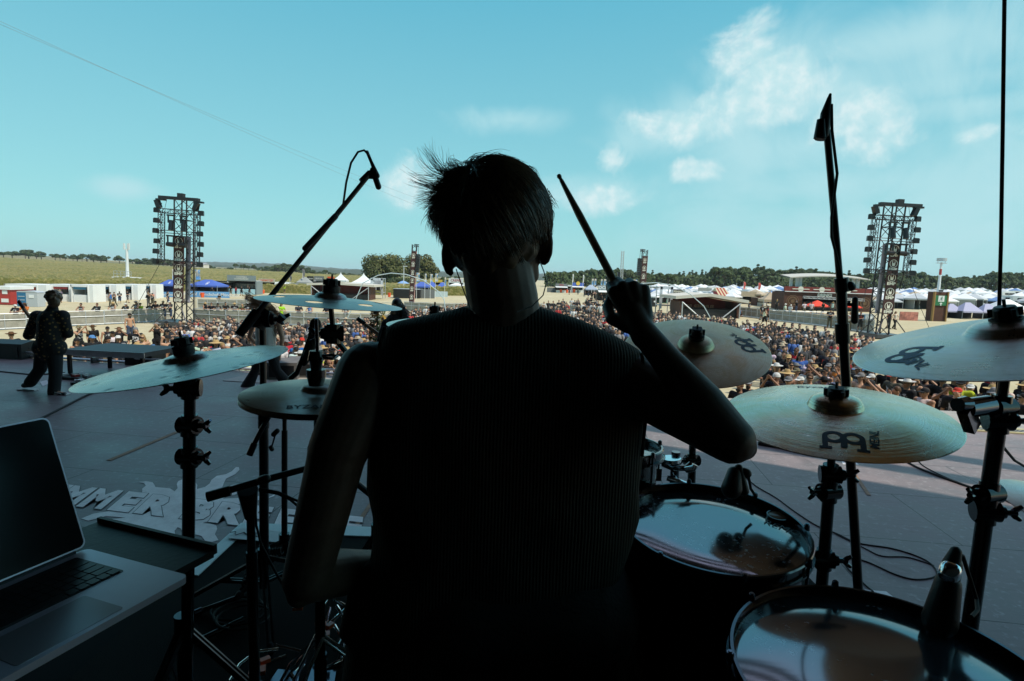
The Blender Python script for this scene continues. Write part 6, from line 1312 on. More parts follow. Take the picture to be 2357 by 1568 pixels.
# toilets
def toilet(x0, x1, xs, yb, yt, lab, m1, m2):
    b, w_, H = site(x0, x1, yb, yt); ws = PY(xs, yb, b.y).x-PY(x1, yb, b.y).x; t = thing('portable_toilet', lab, 'portable toilet', b, 0)
    MB().box((0, .6, H*.45), (w_, 1.2, H*.9)).build('wall', m1, t); o = MB().box((w_/2+ws/2, .55, H*.45), (ws, 1.1, H*.88)).build('door', m2, t); MB().box((w_/2+ws/2, -.03, H*.66), (ws*.45, .03, H*.2)).build('notice', white, o)
    mb = MB(); pts = [(-w_/2-.05, H*.9), (w_/2+ws+.05, H*.9), (w_/2+ws*.8, H*.97), (w_/2, H), (-w_*.35, H*.97)]; mb.prism([(x, z) for x, z in pts], -1.2, .02, Matrix(((1, 0, 0, 0), (0, 0, -1, 0), (0, 1, 0, 0), (0, 0, 0, 1)))); mb.build('roof', white if m1 is redp else greyt, t)
    for k in range(3): MB().box((0, -.01, H*(.2+.22*k)), (w_*.7, .03, .08)).build('vent', m2, t)
toilet(40, 61, 87, 706, 669, 'blue and grey portable toilet left of the guitarist', bluet, greyt); toilet(1976, 1990, 2011, 748, 722, 'blue portable toilet beside the right light tower', bluet, greyt)
b, w_, H = site(-14, 25, 702, 660); t = thing('ticket_cabin', 'dark red cabin with white notices at the far left edge', 'cabin', b); MB().box((0, 1.5, H*.43), (w_, 3, H*.8)).build('wall', redp, t); MB().box((0, 1.5, H*.93), (w_+.3, 3.3, H*.18)).build('roof', white, t)
for x, z, ww in ((.2, .70, .30), (.18, .25, .42)): MB().box((w_*x, -.03, H*z), (w_*ww, .04, H*.2)).build('notice', white, t)
# bins
def bin_(x, yb, w_px, lab, grp='orange rubbish bins'):
    b = G(x, yb); s = w_px/FP*b.y; t = thing('rubbish_bin', lab, 'bin', b, 0, grp); mb = MB(); mb.lathe([(.0001, 0), (s*.36, 0), (s*.48, s*1.15), (s*.0001, s*1.15)], (0, 0, .02), n=14); mb.build('body', orange, t, sm=40); mb = MB(); mb.lathe([(.0001, s*1.22), (s*.5, s*1.19), (s*.52, s*1.14), (s*.0001, s*1.14)], (0, 0, .02), n=14); mb.build('rim', orange, t, sm=40)
for x, yb, wp, lb in [(216, 696, 13, 'large orange bin in front of the white booths'), (351, 688, 8, 'orange bin at the right end of the white booths'), (466, 685, 9, 'orange bin in front of the blue brewery banner'), (640, 673, 8, 'orange bin left of the two by the burger stall'), (668, 674, 8, 'orange bin before the burger stalls, middle one'), (694, 672, 9, 'orange bin before the burger stalls, right one'), (606, 676, 7, 'orange bin beside the cocktail stall'),
                       (1291, 674, 6, 'leftmost orange bin before the dark food stall'), (1300, 674, 6, 'second orange bin before the dark food stall'), (1305, 674.5, 6, 'third orange bin before the dark food stall'), (1321, 674, 7, 'orange bin before the blue signed stall'), (1356, 671, 6, 'orange bin beside the grey tent'), (1375, 690, 8, 'orange bin before the big cocktail sign'), (1396, 700, 9, 'nearest orange bin just left of the raised hand'), (896, 684, 8, 'orange bin beside the dark screened box')]: bin_(x, yb, wp, lb)
# ---------------------------------------------------------------- tents
def popup(x0, x1, yb, yt, ye, lab, m, walls=None, legs=True, peaks=1, group=None, D=None, cat='tent', name='pop_up_tent', logo=False):
    b, w_, H = site(x0, x1, yb, yt); zE = PY((x0+x1)/2, ye, b.y).z-b.z; D = D or w_*.8; t = thing(name, lab, cat, b, 0, group)
    mb = MB()
    for k in range(peaks):
        xa = -w_/2+w_*k/peaks; xb = xa+w_/peaks; v = [(xa, 0, zE), (xb, 0, zE), (xb, D, zE), (xa, D, zE), ((xa+xb)/2-w_/peaks*.12, D/2, H), ((xa+xb)/2+w_/peaks*.12, D/2, H)]
        mb.add(v, [(0, 1, 5, 4), (1, 2, 5), (2, 3, 4, 5), (3, 0, 4)])
    mb.build('canopy', m, t); mb = MB(); e = zE*.09+.1
    for a, c in (((-w_/2, 0), (w_/2, 0)), ((w_/2, 0), (w_/2, D)), ((-w_/2, 0), (-w_/2, D))): mb.box(((a[0]+c[0])/2, (a[1]+c[1])/2, zE-e/2), (abs(c[0]-a[0])+.04, abs(c[1]-a[1])+.04, e))
    mb.build('valance', m, t)
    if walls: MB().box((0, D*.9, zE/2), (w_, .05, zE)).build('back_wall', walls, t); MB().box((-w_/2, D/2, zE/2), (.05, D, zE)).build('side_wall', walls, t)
    if legs:
        for x in (-w_/2, w_/2): mb = MB(); mb.cone((x, .05, 0), (x, .05, zE), .04, .04, 6); mb.build('leg', galv, t)
    if logo: mb = MB(); emblem(mb, w_*.1, zE+(H-zE)*.4, 0, (H-zE)*.5); mb.T = None; mb.v = [(x, y-.03+D*.5*(z-zE)/(H-zE), z) for x, y, z in mb.v]; mb.build('canopy_print', white, t)
    return t, b, w_, H, zE
popup(366, 403, 683, 644, 655, 'blue tent with dark blue walls left of the light tower', bluec, blue_d, group='blue beer tents on the left', logo=True); popup(432, 500, 683, 644, 657, 'wide blue tent right of the left light tower', bluec, darki, group='blue beer tents on the left', logo=True)
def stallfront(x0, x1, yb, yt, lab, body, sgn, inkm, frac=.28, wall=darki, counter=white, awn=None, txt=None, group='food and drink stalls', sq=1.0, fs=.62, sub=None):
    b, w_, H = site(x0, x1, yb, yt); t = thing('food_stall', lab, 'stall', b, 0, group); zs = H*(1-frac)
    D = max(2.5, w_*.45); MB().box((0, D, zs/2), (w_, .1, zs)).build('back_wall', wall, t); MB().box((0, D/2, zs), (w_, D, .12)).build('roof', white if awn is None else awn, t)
    for sx in (-1, 1): MB().box((sx*w_/2, D/2, zs/2), (w_*.05, D, zs)).build('wall', body, t)
    MB().box((0, .2, zs*.2), (w_*.9, .5, zs*.4)).build('counter', counter, t)
    MB().box((0, D*.8, zs*.62), (w_*.8, .3, zs*.3)).build('shelf', cm('bottle_shelf', (.14, .12, .10), .5, var=.9, vscale=4), t)
    s = sign(t, txt, w_, H-zs, zs+(H-zs)/2, -.05, sgn, inkm, fs=fs, sq=sq)
    if awn: mb = MB(); mb.add([(-w_/2, 0, zs), (w_/2, 0, zs), (w_/2, -1.4, zs*.86), (-w_/2, -1.4, zs*.86), (-w_/2, 0, zs-.1), (w_/2, 0, zs-.1), (w_/2, -1.4, zs*.86-.1), (-w_/2, -1.4, zs*.86-.1)], [(0, 3, 2, 1), (4, 5, 6, 7), (0, 1, 5, 4), (1, 2, 6, 5), (2, 3, 7, 6), (3, 0, 4, 7)]); mb.build('awning', awn, t)
    return t, w_, H, zs
stallfront(524, 590, 678, 634, 'grey cocktail stall with a wide sign and light blue counter', signg, signg, creamt, .28, counter=tealb, txt='COCKTAILS\n& LONGDRINKS', fs=.36)
stallfront(499, 523, 677, 647, 'dark annex box left of the cocktail stall', black, black, creamt, .1)
t, w_, H, zs = stallfront(596, 633, 673, 642, 'food stall with orange standing letters right of the cocktail stall', white, cm('pale_board', (.55, .5, .4), .7), orange, .25, txt='LANDBROTZEIT', sq=.72, fs=.8)
stallfront(640, 668, 671, 649, 'small white awning stall behind the left boom arm', white, whitec, creamt, .12, awn=whitec); popup(682, 712, 672, 638, 650, 'pale green pointed tent behind the burger signs', greyc, darki, group='pale tents in the food row')
stallfront(707, 722, 671, 636, 'black burger stall with a narrow high sign', black, darki, creamt, .32, txt='BURGER', sq=.9, fs=.33); stallfront(723, 746, 671, 636, 'burger stall with a tyre patterned dark sign', black, mesh_g, creamt, .32, txt='BURGER', sq=.9, fs=.4)
stallfront(754, 770, 668, 637, 'stall with an orange framed sign left of the white pagodas', white, orange, creamt, .25); stallfront(670, 706, 673, 652, 'open dark stall with grey awning by the orange bins', greyt, greyc, creamt, .1, awn=greyc)
def pagoda(x0, x1, yb, yt, ye, lab, m, group='white pagoda tents'):
    b, w_, H = site(x0, x1, yb, yt); zE = PY((x0+x1)/2, ye, b.y).z-b.z; t = thing('pagoda_tent', lab, 'tent', b, 0, group); K = 9; mb = MB(); D = w_*.8; ring = []
    for k in range(K+1):
        f = k/K; r_ = (1-f)**1.7*.97+.012; z = zE+(H-zE)*f
        for sx, sy in ((-1, -1), (1, -1), (1, 1), (-1, 1)): ring.append((sx*w_/2*r_, D/2+sy*D/2*r_, z))
    mb.add(ring, [(4*k+i, 4*k+(i+1) % 4, 4*k+4+(i+1) % 4, 4*k+4+i) for k in range(K) for i in range(4)]+[(4*K, 4*K+1, 4*K+2, 4*K+3)]); mb.build('canopy', m, t)
    mb = MB(); mb.box((0, 0, zE-.2), (w_, .05, .4)); mb.box((-w_/2, D/2, zE-.2), (.05, D, .4)); mb.box((w_/2, D/2, zE-.2), (.05, D, .4)); mb.build('valance', m, t)
    for sx in (-1, 1): mb = MB(); mb.cone((sx*w_/2, 0, 0), (sx*w_/2, 0, zE), .05, .05, 6); mb.build('leg', galv, t)
    return t
pagoda(766, 796, 674, 626, 645, 'left white pagoda tent with a sharp peak behind the red stage box', whitec); pagoda(808, 856, 676, 628, 651, 'right white pagoda tent with a sharp peak next to the wrapped tower', whitec); pagoda(1385, 1410, 682, 653, 664, 'white pagoda peak behind the big cocktail sign', whitec)
def flag(x, yb, yt, w_px, lab, m, grp, yb2=None, feather=False):
    g_ = G(x, yb); H = PY(x, yt, g_.y).z-g_.z; z0 = PY(x, yb2 or yb, g_.y).z-g_.z; ww = max(.3, w_px/FP*g_.y); t = thing('flag', lab, 'flag', g_, 0, grp); mb = MB(); mb.cone((-ww/2, 0, 0), (-ww/2, 0, H), .035, .03, 6); mb.build('pole', white, t); mb = MB(); N_ = 8
    for k in range(N_+1):
        f = k/N_; wd = ww*(1 if not feather else (.45+.55*math.sin(min(1, f*1.25)*math.pi*.5)*(1 if f < .8 else max(.15, (1-f)*5)))); z = lerp(z0, H, f)
        for y in (-.012, .012): mb.v += [(-ww/2, y+.08*math.sin(f*5), z), (-ww/2+wd, y+.10*math.sin(f*5+1), z)]
    for k in range(N_):
        o = 4*k; mb.f += [(o, o+1, o+5, o+4), (o+2, o+6, o+7, o+3), (o, o+4, o+6, o+2), (o+1, o+3, o+7, o+5)]
    mb.mi = [0]*len(mb.f); mb.build('cloth', m, t)
fl = NT('beer_flag', rough=.8); sz = fl.sep()[2]; fl.to('Base Color', fl.mix(fl.rng(fl.noise(.9, 2), .48, .55), (.10, .32, .62), (.62, .55, .45)))
rf = cm('red_white_flag', (.62, .10, .08), .8); wf = cm('white_flag', (.7, .7, .7), .8); df = cm('dark_feather', (.25, .22, .22), .8, var=.5, vscale=2)
for x, yb, yt, wp, y2, m, lb, fe in [(457, 682, 621, 11, 644, fl.m, 'blue beer flag above the wide blue tent', 0), (401, 682, 620, 5, 643, fl.m, 'blue beer flag half behind the left light tower', 0), (700, 672, 620, 6, 640, df, 'dark grey feather flag beside the burger stalls', 1), (670, 672, 634, 5, 648, df, 'small dark feather flag near the boom arm', 1),
    (962, 690, 628, 7, 648, fl.m, 'blue flag right beside the left far speaker tower', 0), (979.5, 690, 630, 4, 648, fl.m, 'second blue flag from the left far speaker tower', 0), (992.5, 690, 631, 5, 649, fl.m, 'third blue flag from the left far speaker tower', 0), (1004.5, 690, 630, 6, 648, fl.m, 'fourth blue flag from the left far speaker tower', 0), (1025, 690, 639, 4, 658, fl.m, 'small blue flag next to the crepes stall', 1),
    (1318, 676, 631, 3, 650, wf, 'white feather flag left above the blue signed stall', 1), (1342, 676, 633, 3, 651, wf, 'white feather flag right above the blue signed stall', 1), (1363, 682, 642, 4, 657, fl.m, 'first of two paired blue flags behind the grey tent', 0), (1369, 682, 642, 4, 657, fl.m, 'second of two paired blue flags behind the grey tent', 0), (1383.5, 682, 643, 3.5, 658, fl.m, 'narrow blue flag left behind the cocktail sign', 0), (1391, 682, 643, 5, 658, fl.m, 'broader blue flag right behind the cocktail sign', 0), (1395, 690, 650, 4.5, 669, wf, 'pale feather flag in front of the cocktail sign', 1),
    (1426, 690, 643, 9, 656, fl.m, 'blue flag just above the knuckles of the raised hand', 0), (1448, 690, 644, 8, 657, fl.m, 'blue flag left of the right far speaker tower', 0), (1459.5, 695, 644, 9, 666, fl.m, 'largest blue flag touching the right far speaker tower', 0), (1712, 686, 649, 5, 668, rf, 'left red and white feather flag over the camp', 1), (1746, 690, 651, 6, 672, rf, 'right red and white feather flag over the camp', 1)]: flag(x, yb, yt, wp, lb, m, 'advertising flags', y2, bool(fe))
# banner fences
def banner_fence(x0, x1, yb, yt, lab, m, txt=None, ink=white, D=.05):
    b, w_, H = site(x0, x1, yb, yt); t = thing('banner_fence', lab, 'fence', b, 0, 'banner fences'); MB().box((0, 0, H/2), (w_, D, H)).build('banner', m, t); n = max(2, int(w_/2.5)); 
    for k in range(n+1): MB().box((-w_/2+w_*k/n, .05, H/2), (.05, .05, H)).build('post', galv, t)
    if txt: mb = MB(); mb.text(txt, H*.7, TX(H/2, 0, -D/2-.012), off=.01); mb.build('lettering', ink, t)
    return t
bannerb = cm('brewery_banner', (.14, .34, .62), .7)
banner_fence(366, 398, 684, 672, 'blue brewery banner below the left blue tent', bannerb, 'Mönchshof'); banner_fence(434, 528, 685, 671, 'long blue brewery banner with white old style lettering', bannerb, 'Mönchshof  Mönchshof  Mönchshof'); banner_fence(1000, 1030, 684, 671, 'pale banner fence before the crepes stall', cm('pale_banner', (.5, .6, .62), .7)); banner_fence(966, 1000, 687, 666, 'grey mesh fence right of the dark screened box', mesh_g); banner_fence(1259, 1277, 673, 662, 'dark mesh fence left of the dark food stall', mesh_g)
# dark screened box and the blue tents row
b, w_, H = site(905, 966, 687, 666); t = thing('screened_box', 'low black screened enclosure under the left far speaker tower', 'enclosure', b); MB().box((0, 2, H/2), (w_, 4, H)).build('screen', black, t); MB().box((0, 2, H+.03), (w_+.1, 4.1, .06)).build('top_rail', galv, t)
popup(952, 986, 682, 649, 659, 'left blue peaked tent right of the left speaker tower', bluec, darki, group='blue tents in the middle'); popup(980, 1027, 678, 650, 662, 'wide blue twin peaked tent before the crepes stall', bluec, darki, peaks=2, group='blue tents in the middle', logo=False)
popup(1033, 1066, 678, 652, 657, 'white flat awning tent below the crepes sign', whitec, darki, group='white awnings in the middle'); stallfront(1032, 1066, 675, 641, 'crepes stall with a pale sign beside the neck of the drummer', white, whitec, redp, .3, txt='CREPES', fs=.75); stallfront(995, 1018, 672, 644, 'stall with a yellow sign behind the blue tents', white, yellow, brownp, .22)
b = G(928, 672); t = thing('parasol', 'blue and white parasol left of the left speaker tower', 'parasol', b); H = PY(928, 646, b.y).z-b.z; r_ = 14/FP*b.y; mb = MB(); mb.lathe([(r_, H*.75), (r_*.5, H*.9), (.02, H)], (0, 0, 0), n=10); mb.build('canopy', cm('pale_blue_canvas', (.2, .35, .6), .8), t); mb = MB(); mb.cone((0, 0, 0), (0, 0, H), .04, .04, 6); mb.build('pole', galv, t)
b = G(929, 676); t = thing('lamp_mast', 'thin white lamp mast in front of the round trees', 'mast', b); H = PY(929, 613, b.y).z-b.z; mb = MB(); mb.cone((0, 0, 0), (0, 0, H), .10, .07, 8); mb.build('pole', white, t); MB().box((.3, 0, H), (1.0, .3, .15)).build('lamp_head', white, t)
# stage boxes of the neighbouring stage (dark red) with mirrored writing
def stage_box(xs, x1, yb, ytl, ytm, ytr, lab, txt):
    b, w_, H = site(xs, x1, yb, ytm); hl = PY(xs, ytl, b.y).z-b.z; hr = PY(x1, ytr, b.y).z-b.z; t = thing('stage_trailer', lab, 'stage trailer', b, 0, 'red stage trailers'); D = 6
    xm = -w_*.02
    for (xa, za, xb, zb) in ((-w_/2-.8, hl, xm, H), (xm, H, w_/2+1.0, hr)):
        mb = MB(); mb.add([(xa, -1.2, za), (xb, -1.2, zb), (xb, D, zb), (xa, D, za), (xa, -1.2, za-.35), (xb, -1.2, zb-.35), (xb, D, zb-.35), (xa, D, za-.35)], [(0, 1, 2, 3), (4, 7, 6, 5), (0, 4, 5, 1), (1, 5, 6, 2), (2, 6, 7, 3), (3, 7, 4, 0)]); mb.build('roof', cm('dusty_roof', (.55, .52, .45), .8), t)
    mn = min(hl, hr)-.35; MB().box((0, D*.5, mn/2), (w_, .1, mn)).build('back_wall', red_d, t)
    mb = MB(); mb.prism([(-w_/2, mn), (w_/2, mn), (w_/2, hr-.36), (xm, H-.36), (-w_/2, hl-.36)], 0, .06, Matrix(((1, 0, 0, 0), (0, 0, -1, D*.5), (0, 1, 0, 0), (0, 0, 0, 1)))); mb.build('gable', red_d, t)
    MB().box((-w_/2, D*.2, mn/2), (.3, D*.7, mn)).build('side_wall', brownp, t); MB().box((w_/2, D*.2, mn/2), (.3, D*.7, mn)).build('side_wall', brownp, t); MB().box((0, D*.2, .5), (w_*.98, D*.6, 1.0)).build('platform', black, t)
    for sx in (-1, 1): mb = MB(); bars(mb, [((sx*w_/2, -1.2, 0), (sx*w_/2, -1.2, mn)), ((sx*w_/2, -1.2, mn*.95), (sx*w_*.2, -1.4, .1))], .07); mb.build('prop', galv, t)
    if txt: mb = MB(); mb.text(txt, H*.2, Matrix.Scale(-1, 4, (1, 0, 0)) @ TX(mn*.62, w_*.1, D*.5-.08), off=.02, squash=1.15); mb.build('lettering', cm('faded_letters', (.62, .36, .22), .8), t)
    return t
stage_box(722, 852, 690, 652, 651, 656, 'open dark red stage trailer with a pale roof left of the wrapped tower', None); stage_box(1562, 1692, 731, 681, 675, 690, 'open dark red stage trailer with mirrored gold writing behind the ride cymbal', 'SUMMER BREEZE')
def wrapped_tower(x0, x1, yb, yt, lab, drape_):
    b, w_, H = site(x0, x1, yb, yt); t = thing('scaffold_tower', lab, 'scaffold tower', b, 0, 'foil wrapped scaffold towers'); foil = cm('pale_foil', (.46, .49, .52), .35, var=.5, vscale=1.5, bump=1.0, bscale=3)
    mb = MB()
    for sx in (-1, 1):
        for sy in (0, 1): mb.bar((sx*w_/2, sy*2, 0), (sx*w_/2, sy*2, H), .12)
    for z in (H*.3, H*.65, H*.97): bars(mb, [((-w_/2, 0, z), (w_/2, 0, z)), ((-w_/2, 2, z), (w_/2, 2, z)), ((-w_/2, 0, z), (-w_/2, 2, z)), ((w_/2, 0, z), (w_/2, 2, z))], .06)
    mb.build('scaffold', galv, t); MB().box((0, 1, H*.30), (w_, 2, .15)).build('platform', wood_s, t)
    for sx in (-1, 1): MB().box((sx*w_*.44, -.05, H*.58), (w_*.2, .12, H*.8)).build('foil_wrap', foil, t)
    MB().box((0, -.05, H*.94), (w_, .12, H*.11)).build('foil_top', foil, t)
    if drape_: MB().box((-w_*.04, 1.6, H*.66), (w_*.72, .1, H*.5)).build('foil_back', foil, t)
    MB().box((.05, 1, H*.48), (w_*.28, .5, H*.18)).build('spotlight', black, t)
wrapped_tower(854, 881, 688, 640, 'foil wrapped scaffold tower right of the dark red trailer', True); wrapped_tower(1517, 1545, 722, 659, 'open foil wrapped scaffold tower behind the raised forearm', False)
b, w_, H = site(1482, 1512, 706, 686); t = thing('black_box', 'black screened box right of the raised hand', 'enclosure', b); MB().box((0, 1.5, H/2), (w_, 3, H)).build('screen', black, t); MB().box((w_*.3, -.03, H*.6), (.25, .04, .25)).build('notice', white, t)
sb, w_, H = site(1547, 1574, 700, 667); t = thing('hanging_sign', 'black sign with mirrored letters behind the scaffold tower', 'sign', sb); MB().box((0, 0, H*.86), (w_, .1, H*.32)).build('panel', black, t); mb = MB(); mb.text('SUMMER', H*.2, Matrix.Scale(-1, 4, (1, 0, 0)) @ TX(H*.86, 0, -.07), off=.01); mb.build('lettering', creamt, t); mb = MB(); bars(mb, [((-w_/2, 0, 0), (-w_/2, 0, H)), ((w_/2, 0, 0), (w_/2, 0, H))], .08); mb.build('post', galv, t)
for pts, lb in (([(800, 678), (835, 652), (870, 634), (900, 629), (935, 632), (975, 645), (1010, 672), (1022, 690)], 'thin clear hoop arching over the left scaffold tower'), ([(1400, 700), (1440, 665), (1475, 653), (1510, 651), (1550, 657), (1590, 678), (1620, 705), (1634, 730)], 'thin clear hoop arching over the right scaffold tower')):
    Yh = 46; P3 = [PY(x, y, Yh) for x, y in pts]; P3[0].z = min(P3[0].z, gz(P3[0].x, Yh)+.8); mb = MB(); mb.tube([P3[0]-Vector((1.2, 0, P3[0].z-gz(P3[0].x, Yh)))]+P3+[P3[-1]+Vector((.4, 0, gz(P3[-1].x, Yh)-P3[-1].z))], .035, 6); tag(mb.build('clear_hoop', cm('clear_tube', (.5, .6, .62), .3), sm=True), lb, 'hoop')
# stalls right of the head
stallfront(1278, 1305, 674, 653, 'dark food stall with a red logo sign at the left end of the right row', black, mesh_g, redp, .3, awn=whitec, txt='GRILL', fs=.7); MB_ = stallfront(1316, 1343, 674, 651, 'food stall with a blue menu sign and round yellow badge', white, bluec, creamt, .34, awn=whitec)
mb = MB(); mb.cone((0, -.14, MB_[2]*.93), (0, -.2, MB_[2]*.93), MB_[1]*.17, MB_[1]*.17, 20); mb.build('round_badge', yellow, MB_[0])
stallfront(1306, 1315, 673, 656, 'small white van box between two food stalls', white, white, creamt, .2); popup(1347, 1375, 680, 656, 666, 'grey blue tent before the cocktail sign', cm('grey_blue_canvas', (.30, .36, .45), .8), darki, group='grey tents in the right row'); stallfront(1375, 1410, 692, 657, 'cocktail stall with big white slanted letters left of the raised hand', black, signg, white, .33, counter=black, awn=whitec, txt='COCKTAIL', fs=.85, sq=.95)
popup(1410, 1425, 690, 662, 668, 'blue tent half hidden by the raised fist', bluec, darki, group='grey tents in the right row')
# striped tent etc.
st = NT('striped_canvas', rough=.85); wv = st.n('ShaderNodeTexWave', {'Vector': st.tc, 'Scale': .55, 'Distortion': 0}, bands_direction='X').outputs['Fac']; st.to('Base Color', st.mix(st.math('GREATER_THAN', wv, .5), (.30, .035, .03), (.55, .45, .28)))
b, w_, H = site(1653, 1684, 700, 663); t = thing('striped_tent', 'red and cream striped ridge tent behind the red trailer', 'tent', b); mb = MB(); zE = H*.45; mb.add([(-w_/2, 0, zE), (w_/2, 0, zE), (w_*.36, 3, H), (-w_*.36, 3, H), (-w_/2, 6, zE), (w_/2, 6, zE)], [(0, 1, 2, 3), (3, 2, 5, 4), (1, 5, 2), (0, 3, 4)]); mb.build('canopy', st.m, t); MB().box((0, 3, zE/2), (w_*.98, 5.9, zE)).build('wall', red_d, t)
stallfront(1640, 1690, 704, 685, 'low red awning stall under the striped tent', red_d, redp, creamt, .15, awn=red_d); stallfront(1605, 1636, 692, 663, 'pale roofed market hut behind the red trailer roof', white, greyc, creamt, .4, wall=darki)
stallfront(1704, 1739, 700, 671, 'dark open bar hut with a mural roof left of the brown pagoda', brownp, beigec, creamt, .4, wall=darki, counter=darki); stallfront(1742, 1764, 704, 684, 'low beige awning bar left of the brown pagoda', brownp, brownp, creamt, .1, awn=beigec, counter=white)
pagoda(1757, 1797, 707, 669, 690, 'brown peaked pagoda tent left of the drinks building', beigec, 'brown pagoda tents')
# drinks building
b, w_, H = site(1806, 2000, 716, 662); t = thing('drinks_building', 'big rust brown drinks bar building with lettering and round emblems', 'building', b)
t.matrix_world = Matrix.Translation(b) @ Matrix.Rotation(R(-5), 4, 'Z'); D = 5
mb = MB(); ol, orr, oz = -w_*.29, w_*.37, H*.58
for x0, x1, z0, z1 in ((-w_/2, ol, 0, H*.77), (orr, w_/2, 0, H*.77), (ol, orr, oz, H*.77)): mb.box(((x0+x1)/2, .1, (z0+z1)/2), (x1-x0, .2, z1-z0))
mb.box((-w_/2+.1, D/2+.1, H*.38), (.2, D, H*.76)); mb.box((w_/2-.1, D/2+.1, H*.38), (.2, D, H*.76)); mb.build('wall', brownp, t)
MB().box((0, .2, H*.9), (w_, .5, H*.2)).build('parapet', cm('deep_red_board', (.17, .025, .018), .7, var=.3), t); MB().box((0, -.12, H*.785), (w_, .12, H*.03)).build('ledge', white, t); MB().box((0, D, H*.3), (w_*.9, .2, H*.6)).build('back_wall', darki, t); MB().box((0, D/2, H*.76), (w_-.5, D-.3, .2)).build('ceiling', darki, t)
mb = MB(); mb.text('DRINKS', H*.17, TX(H*.665, -w_*.04, -.04), off=.03); mb.build('lettering', creamt, t)
for x in (-w_*.40, w_*.42):
    mb = MB()
    for r1, r2 in ((.34, .31), (.25, .20), (.10, .0)):
        K = 28; pts = []
        for i in range(K+1): a = 2*math.pi*i/K; pts += [(x+H*r1*.75*math.cos(a), -.02, H*.38+H*r1*.75*math.sin(a)), (x+H*r2*.75*math.cos(a), -.02, H*.38+H*r2*.75*math.sin(a))]
        mb.add(pts, [(2*i, 2*i+1, 2*i+3, 2*i+2) for i in range(K)])
    for i in range(12): a = i*.5236; mb.bar((x+H*.06*math.cos(a), -.03, H*.38+H*.06*math.sin(a)), (x+H*.15*math.cos(a), -.03, H*.38+H*.15*math.sin(a)), .05)
    mb.build('round_emblem', cm('dull_gold', (.17, .10, .05), .7), t)
for x in (-.32, -.08, .22): mb = MB(); mb.bar((w_*x-1.2, -.1, H*.9), (w_*x+1.2, -.1, H*.9), .12); mb.cone((w_*x, -.08, H*.9), (w_*x, -.14, H*.9), .4, .4, 10); mb.build('parapet_ornament', creamt, t)
MB().box((ol*.5+orr*.5, .6, H*.2), (orr-ol-.3, .6, H*.34)).build('counter', darki, t); mb = MB(); truss(mb, (ol, -.4, H*.56), (orr+.3, -.4, H*.52), .3, .35, .04, .03); mb.build('lighting_truss', galv, t)
# pergola on its roof
zr = H; zt_ = PY(1900, 640, b.y).z-b.z
for x in (-.36, -.29, -.25, .30, .37, .42): MB().box((w_*x, 2.5, (zr*.8+zt_)/2), (.35, .35, zt_-zr*.8)).build('pergola_post', galv, t)
mb = MB()
for k in range(12):
    f = k/12; g2 = (k+1)/12; za = zt_+.35*math.sin(f*3.14); zb = zt_+.35*math.sin(g2*3.14); xa = lerp(-w_*.42, w_*.5, f); xb = lerp(-w_*.42, w_*.5, g2); mb.add([(xa, 1, za), (xb, 1, zb), (xb, 5, zb+.4), (xa, 5, za+.4), (xa, 1, za-.15), (xb, 1, zb-.15), (xb, 5, zb+.25), (xa, 5, za+.25)], [(0, 1, 2, 3), (4, 7, 6, 5), (0, 4, 5, 1), (2, 6, 7, 3)])
mb.build('pergola_roof', cm('pale_roof', (.5, .48, .42), .7), t)
def parasol(x, yb, yt, ye, wpx, lab, m):
    b = G(x, yb); H = PY(x, yt, b.y).z-b.z; zE = PY(x, ye, b.y).z-b.z; r_ = wpx/2/FP*b.y; t = thing('parasol', lab, 'parasol', b, 0, 'red parasols'); mb = MB(); mb.lathe([(.01, H), (r_*.25, H-(H-zE)*.22), (r_, zE), (r_*.98, zE-.12), (r_*.25, H-(H-zE)*.22-.12), (.01, H-.1)], (0, 0, 0), n=8); mb.build('canopy', m, t); mb = MB(); mb.cone((0, 0, 0), (0, 0, H), .05, .05, 8); mb.build('pole', brownp, t); mb = MB()
    for k in range(8): a = k*math.pi/4; mb.bar((0, 0, zE), (r_*.97*math.cos(a), r_*.97*math.sin(a), zE-.03), .03)
    mb.build('rib', brownp, t)
scarlet = cm('scarlet_canvas', (.75, .055, .02), .7); parasol(1879, 722, 691, 704, 54, 'open scarlet parasol in front of the drinks building', scarlet); parasol(1965, 722, 700, 707, 34, 'second scarlet parasol partly behind the microphone stand', scarlet)
# exit sign tower
b, w_, H = site(2143, 2176, 740, 672); t = thing('exit_sign_tower', 'brown tower with a green running man exit sign on its upper half', 'sign', b); MB().box((0, .6, H/2), (w_*.84, 1.2, H)).build('wall', brownp, t)
for sx in (-1, 1): MB().box((sx*w_*.46, .0, H/2), (w_*.08, .3, H+.05)).build('edge_board', cm('ochre_wood', (.30, .17, .05), .7), t)
MB().box((0, -.06, H*.71), (w_*.80, .06, H*.34)).build('green_panel', greens, t); wp_ = MB()
def rect(mb, x, z, ww, hh, y=-.1): mb.box((x, y, z), (ww, .02, hh))
rect(wp_, 0, H*.77, w_*.42, H*.20); wp_.build('white_door_symbol', white, t); gp = MB(); s = w_*.3; zc = H*.77
gp.cone((s*.12, -.12, zc+s*.42), (s*.12, -.13, zc+s*.42), s*.10, s*.10, 12); gp.bar((s*.05, -.12, zc+s*.3), (-s*.05, -.12, zc-s*.05), s*.16, .02)
for a, c in (((-s*.05, zc-s*.05), (s*.2, zc-s*.2)), ((s*.2, zc-s*.2), (s*.12, zc-s*.5)), ((-s*.05, zc-s*.05), (-s*.2, zc-s*.3)), ((-s*.2, zc-s*.3), (-s*.45, zc-s*.32)), ((s*.05, zc+s*.25), (s*.35, zc+s*.1)), ((s*.02, zc+s*.25), (-s*.25, zc+s*.12))): gp.bar((a[0], -.12, a[1]), (c[0], -.12, c[1]), s*.10, .02)
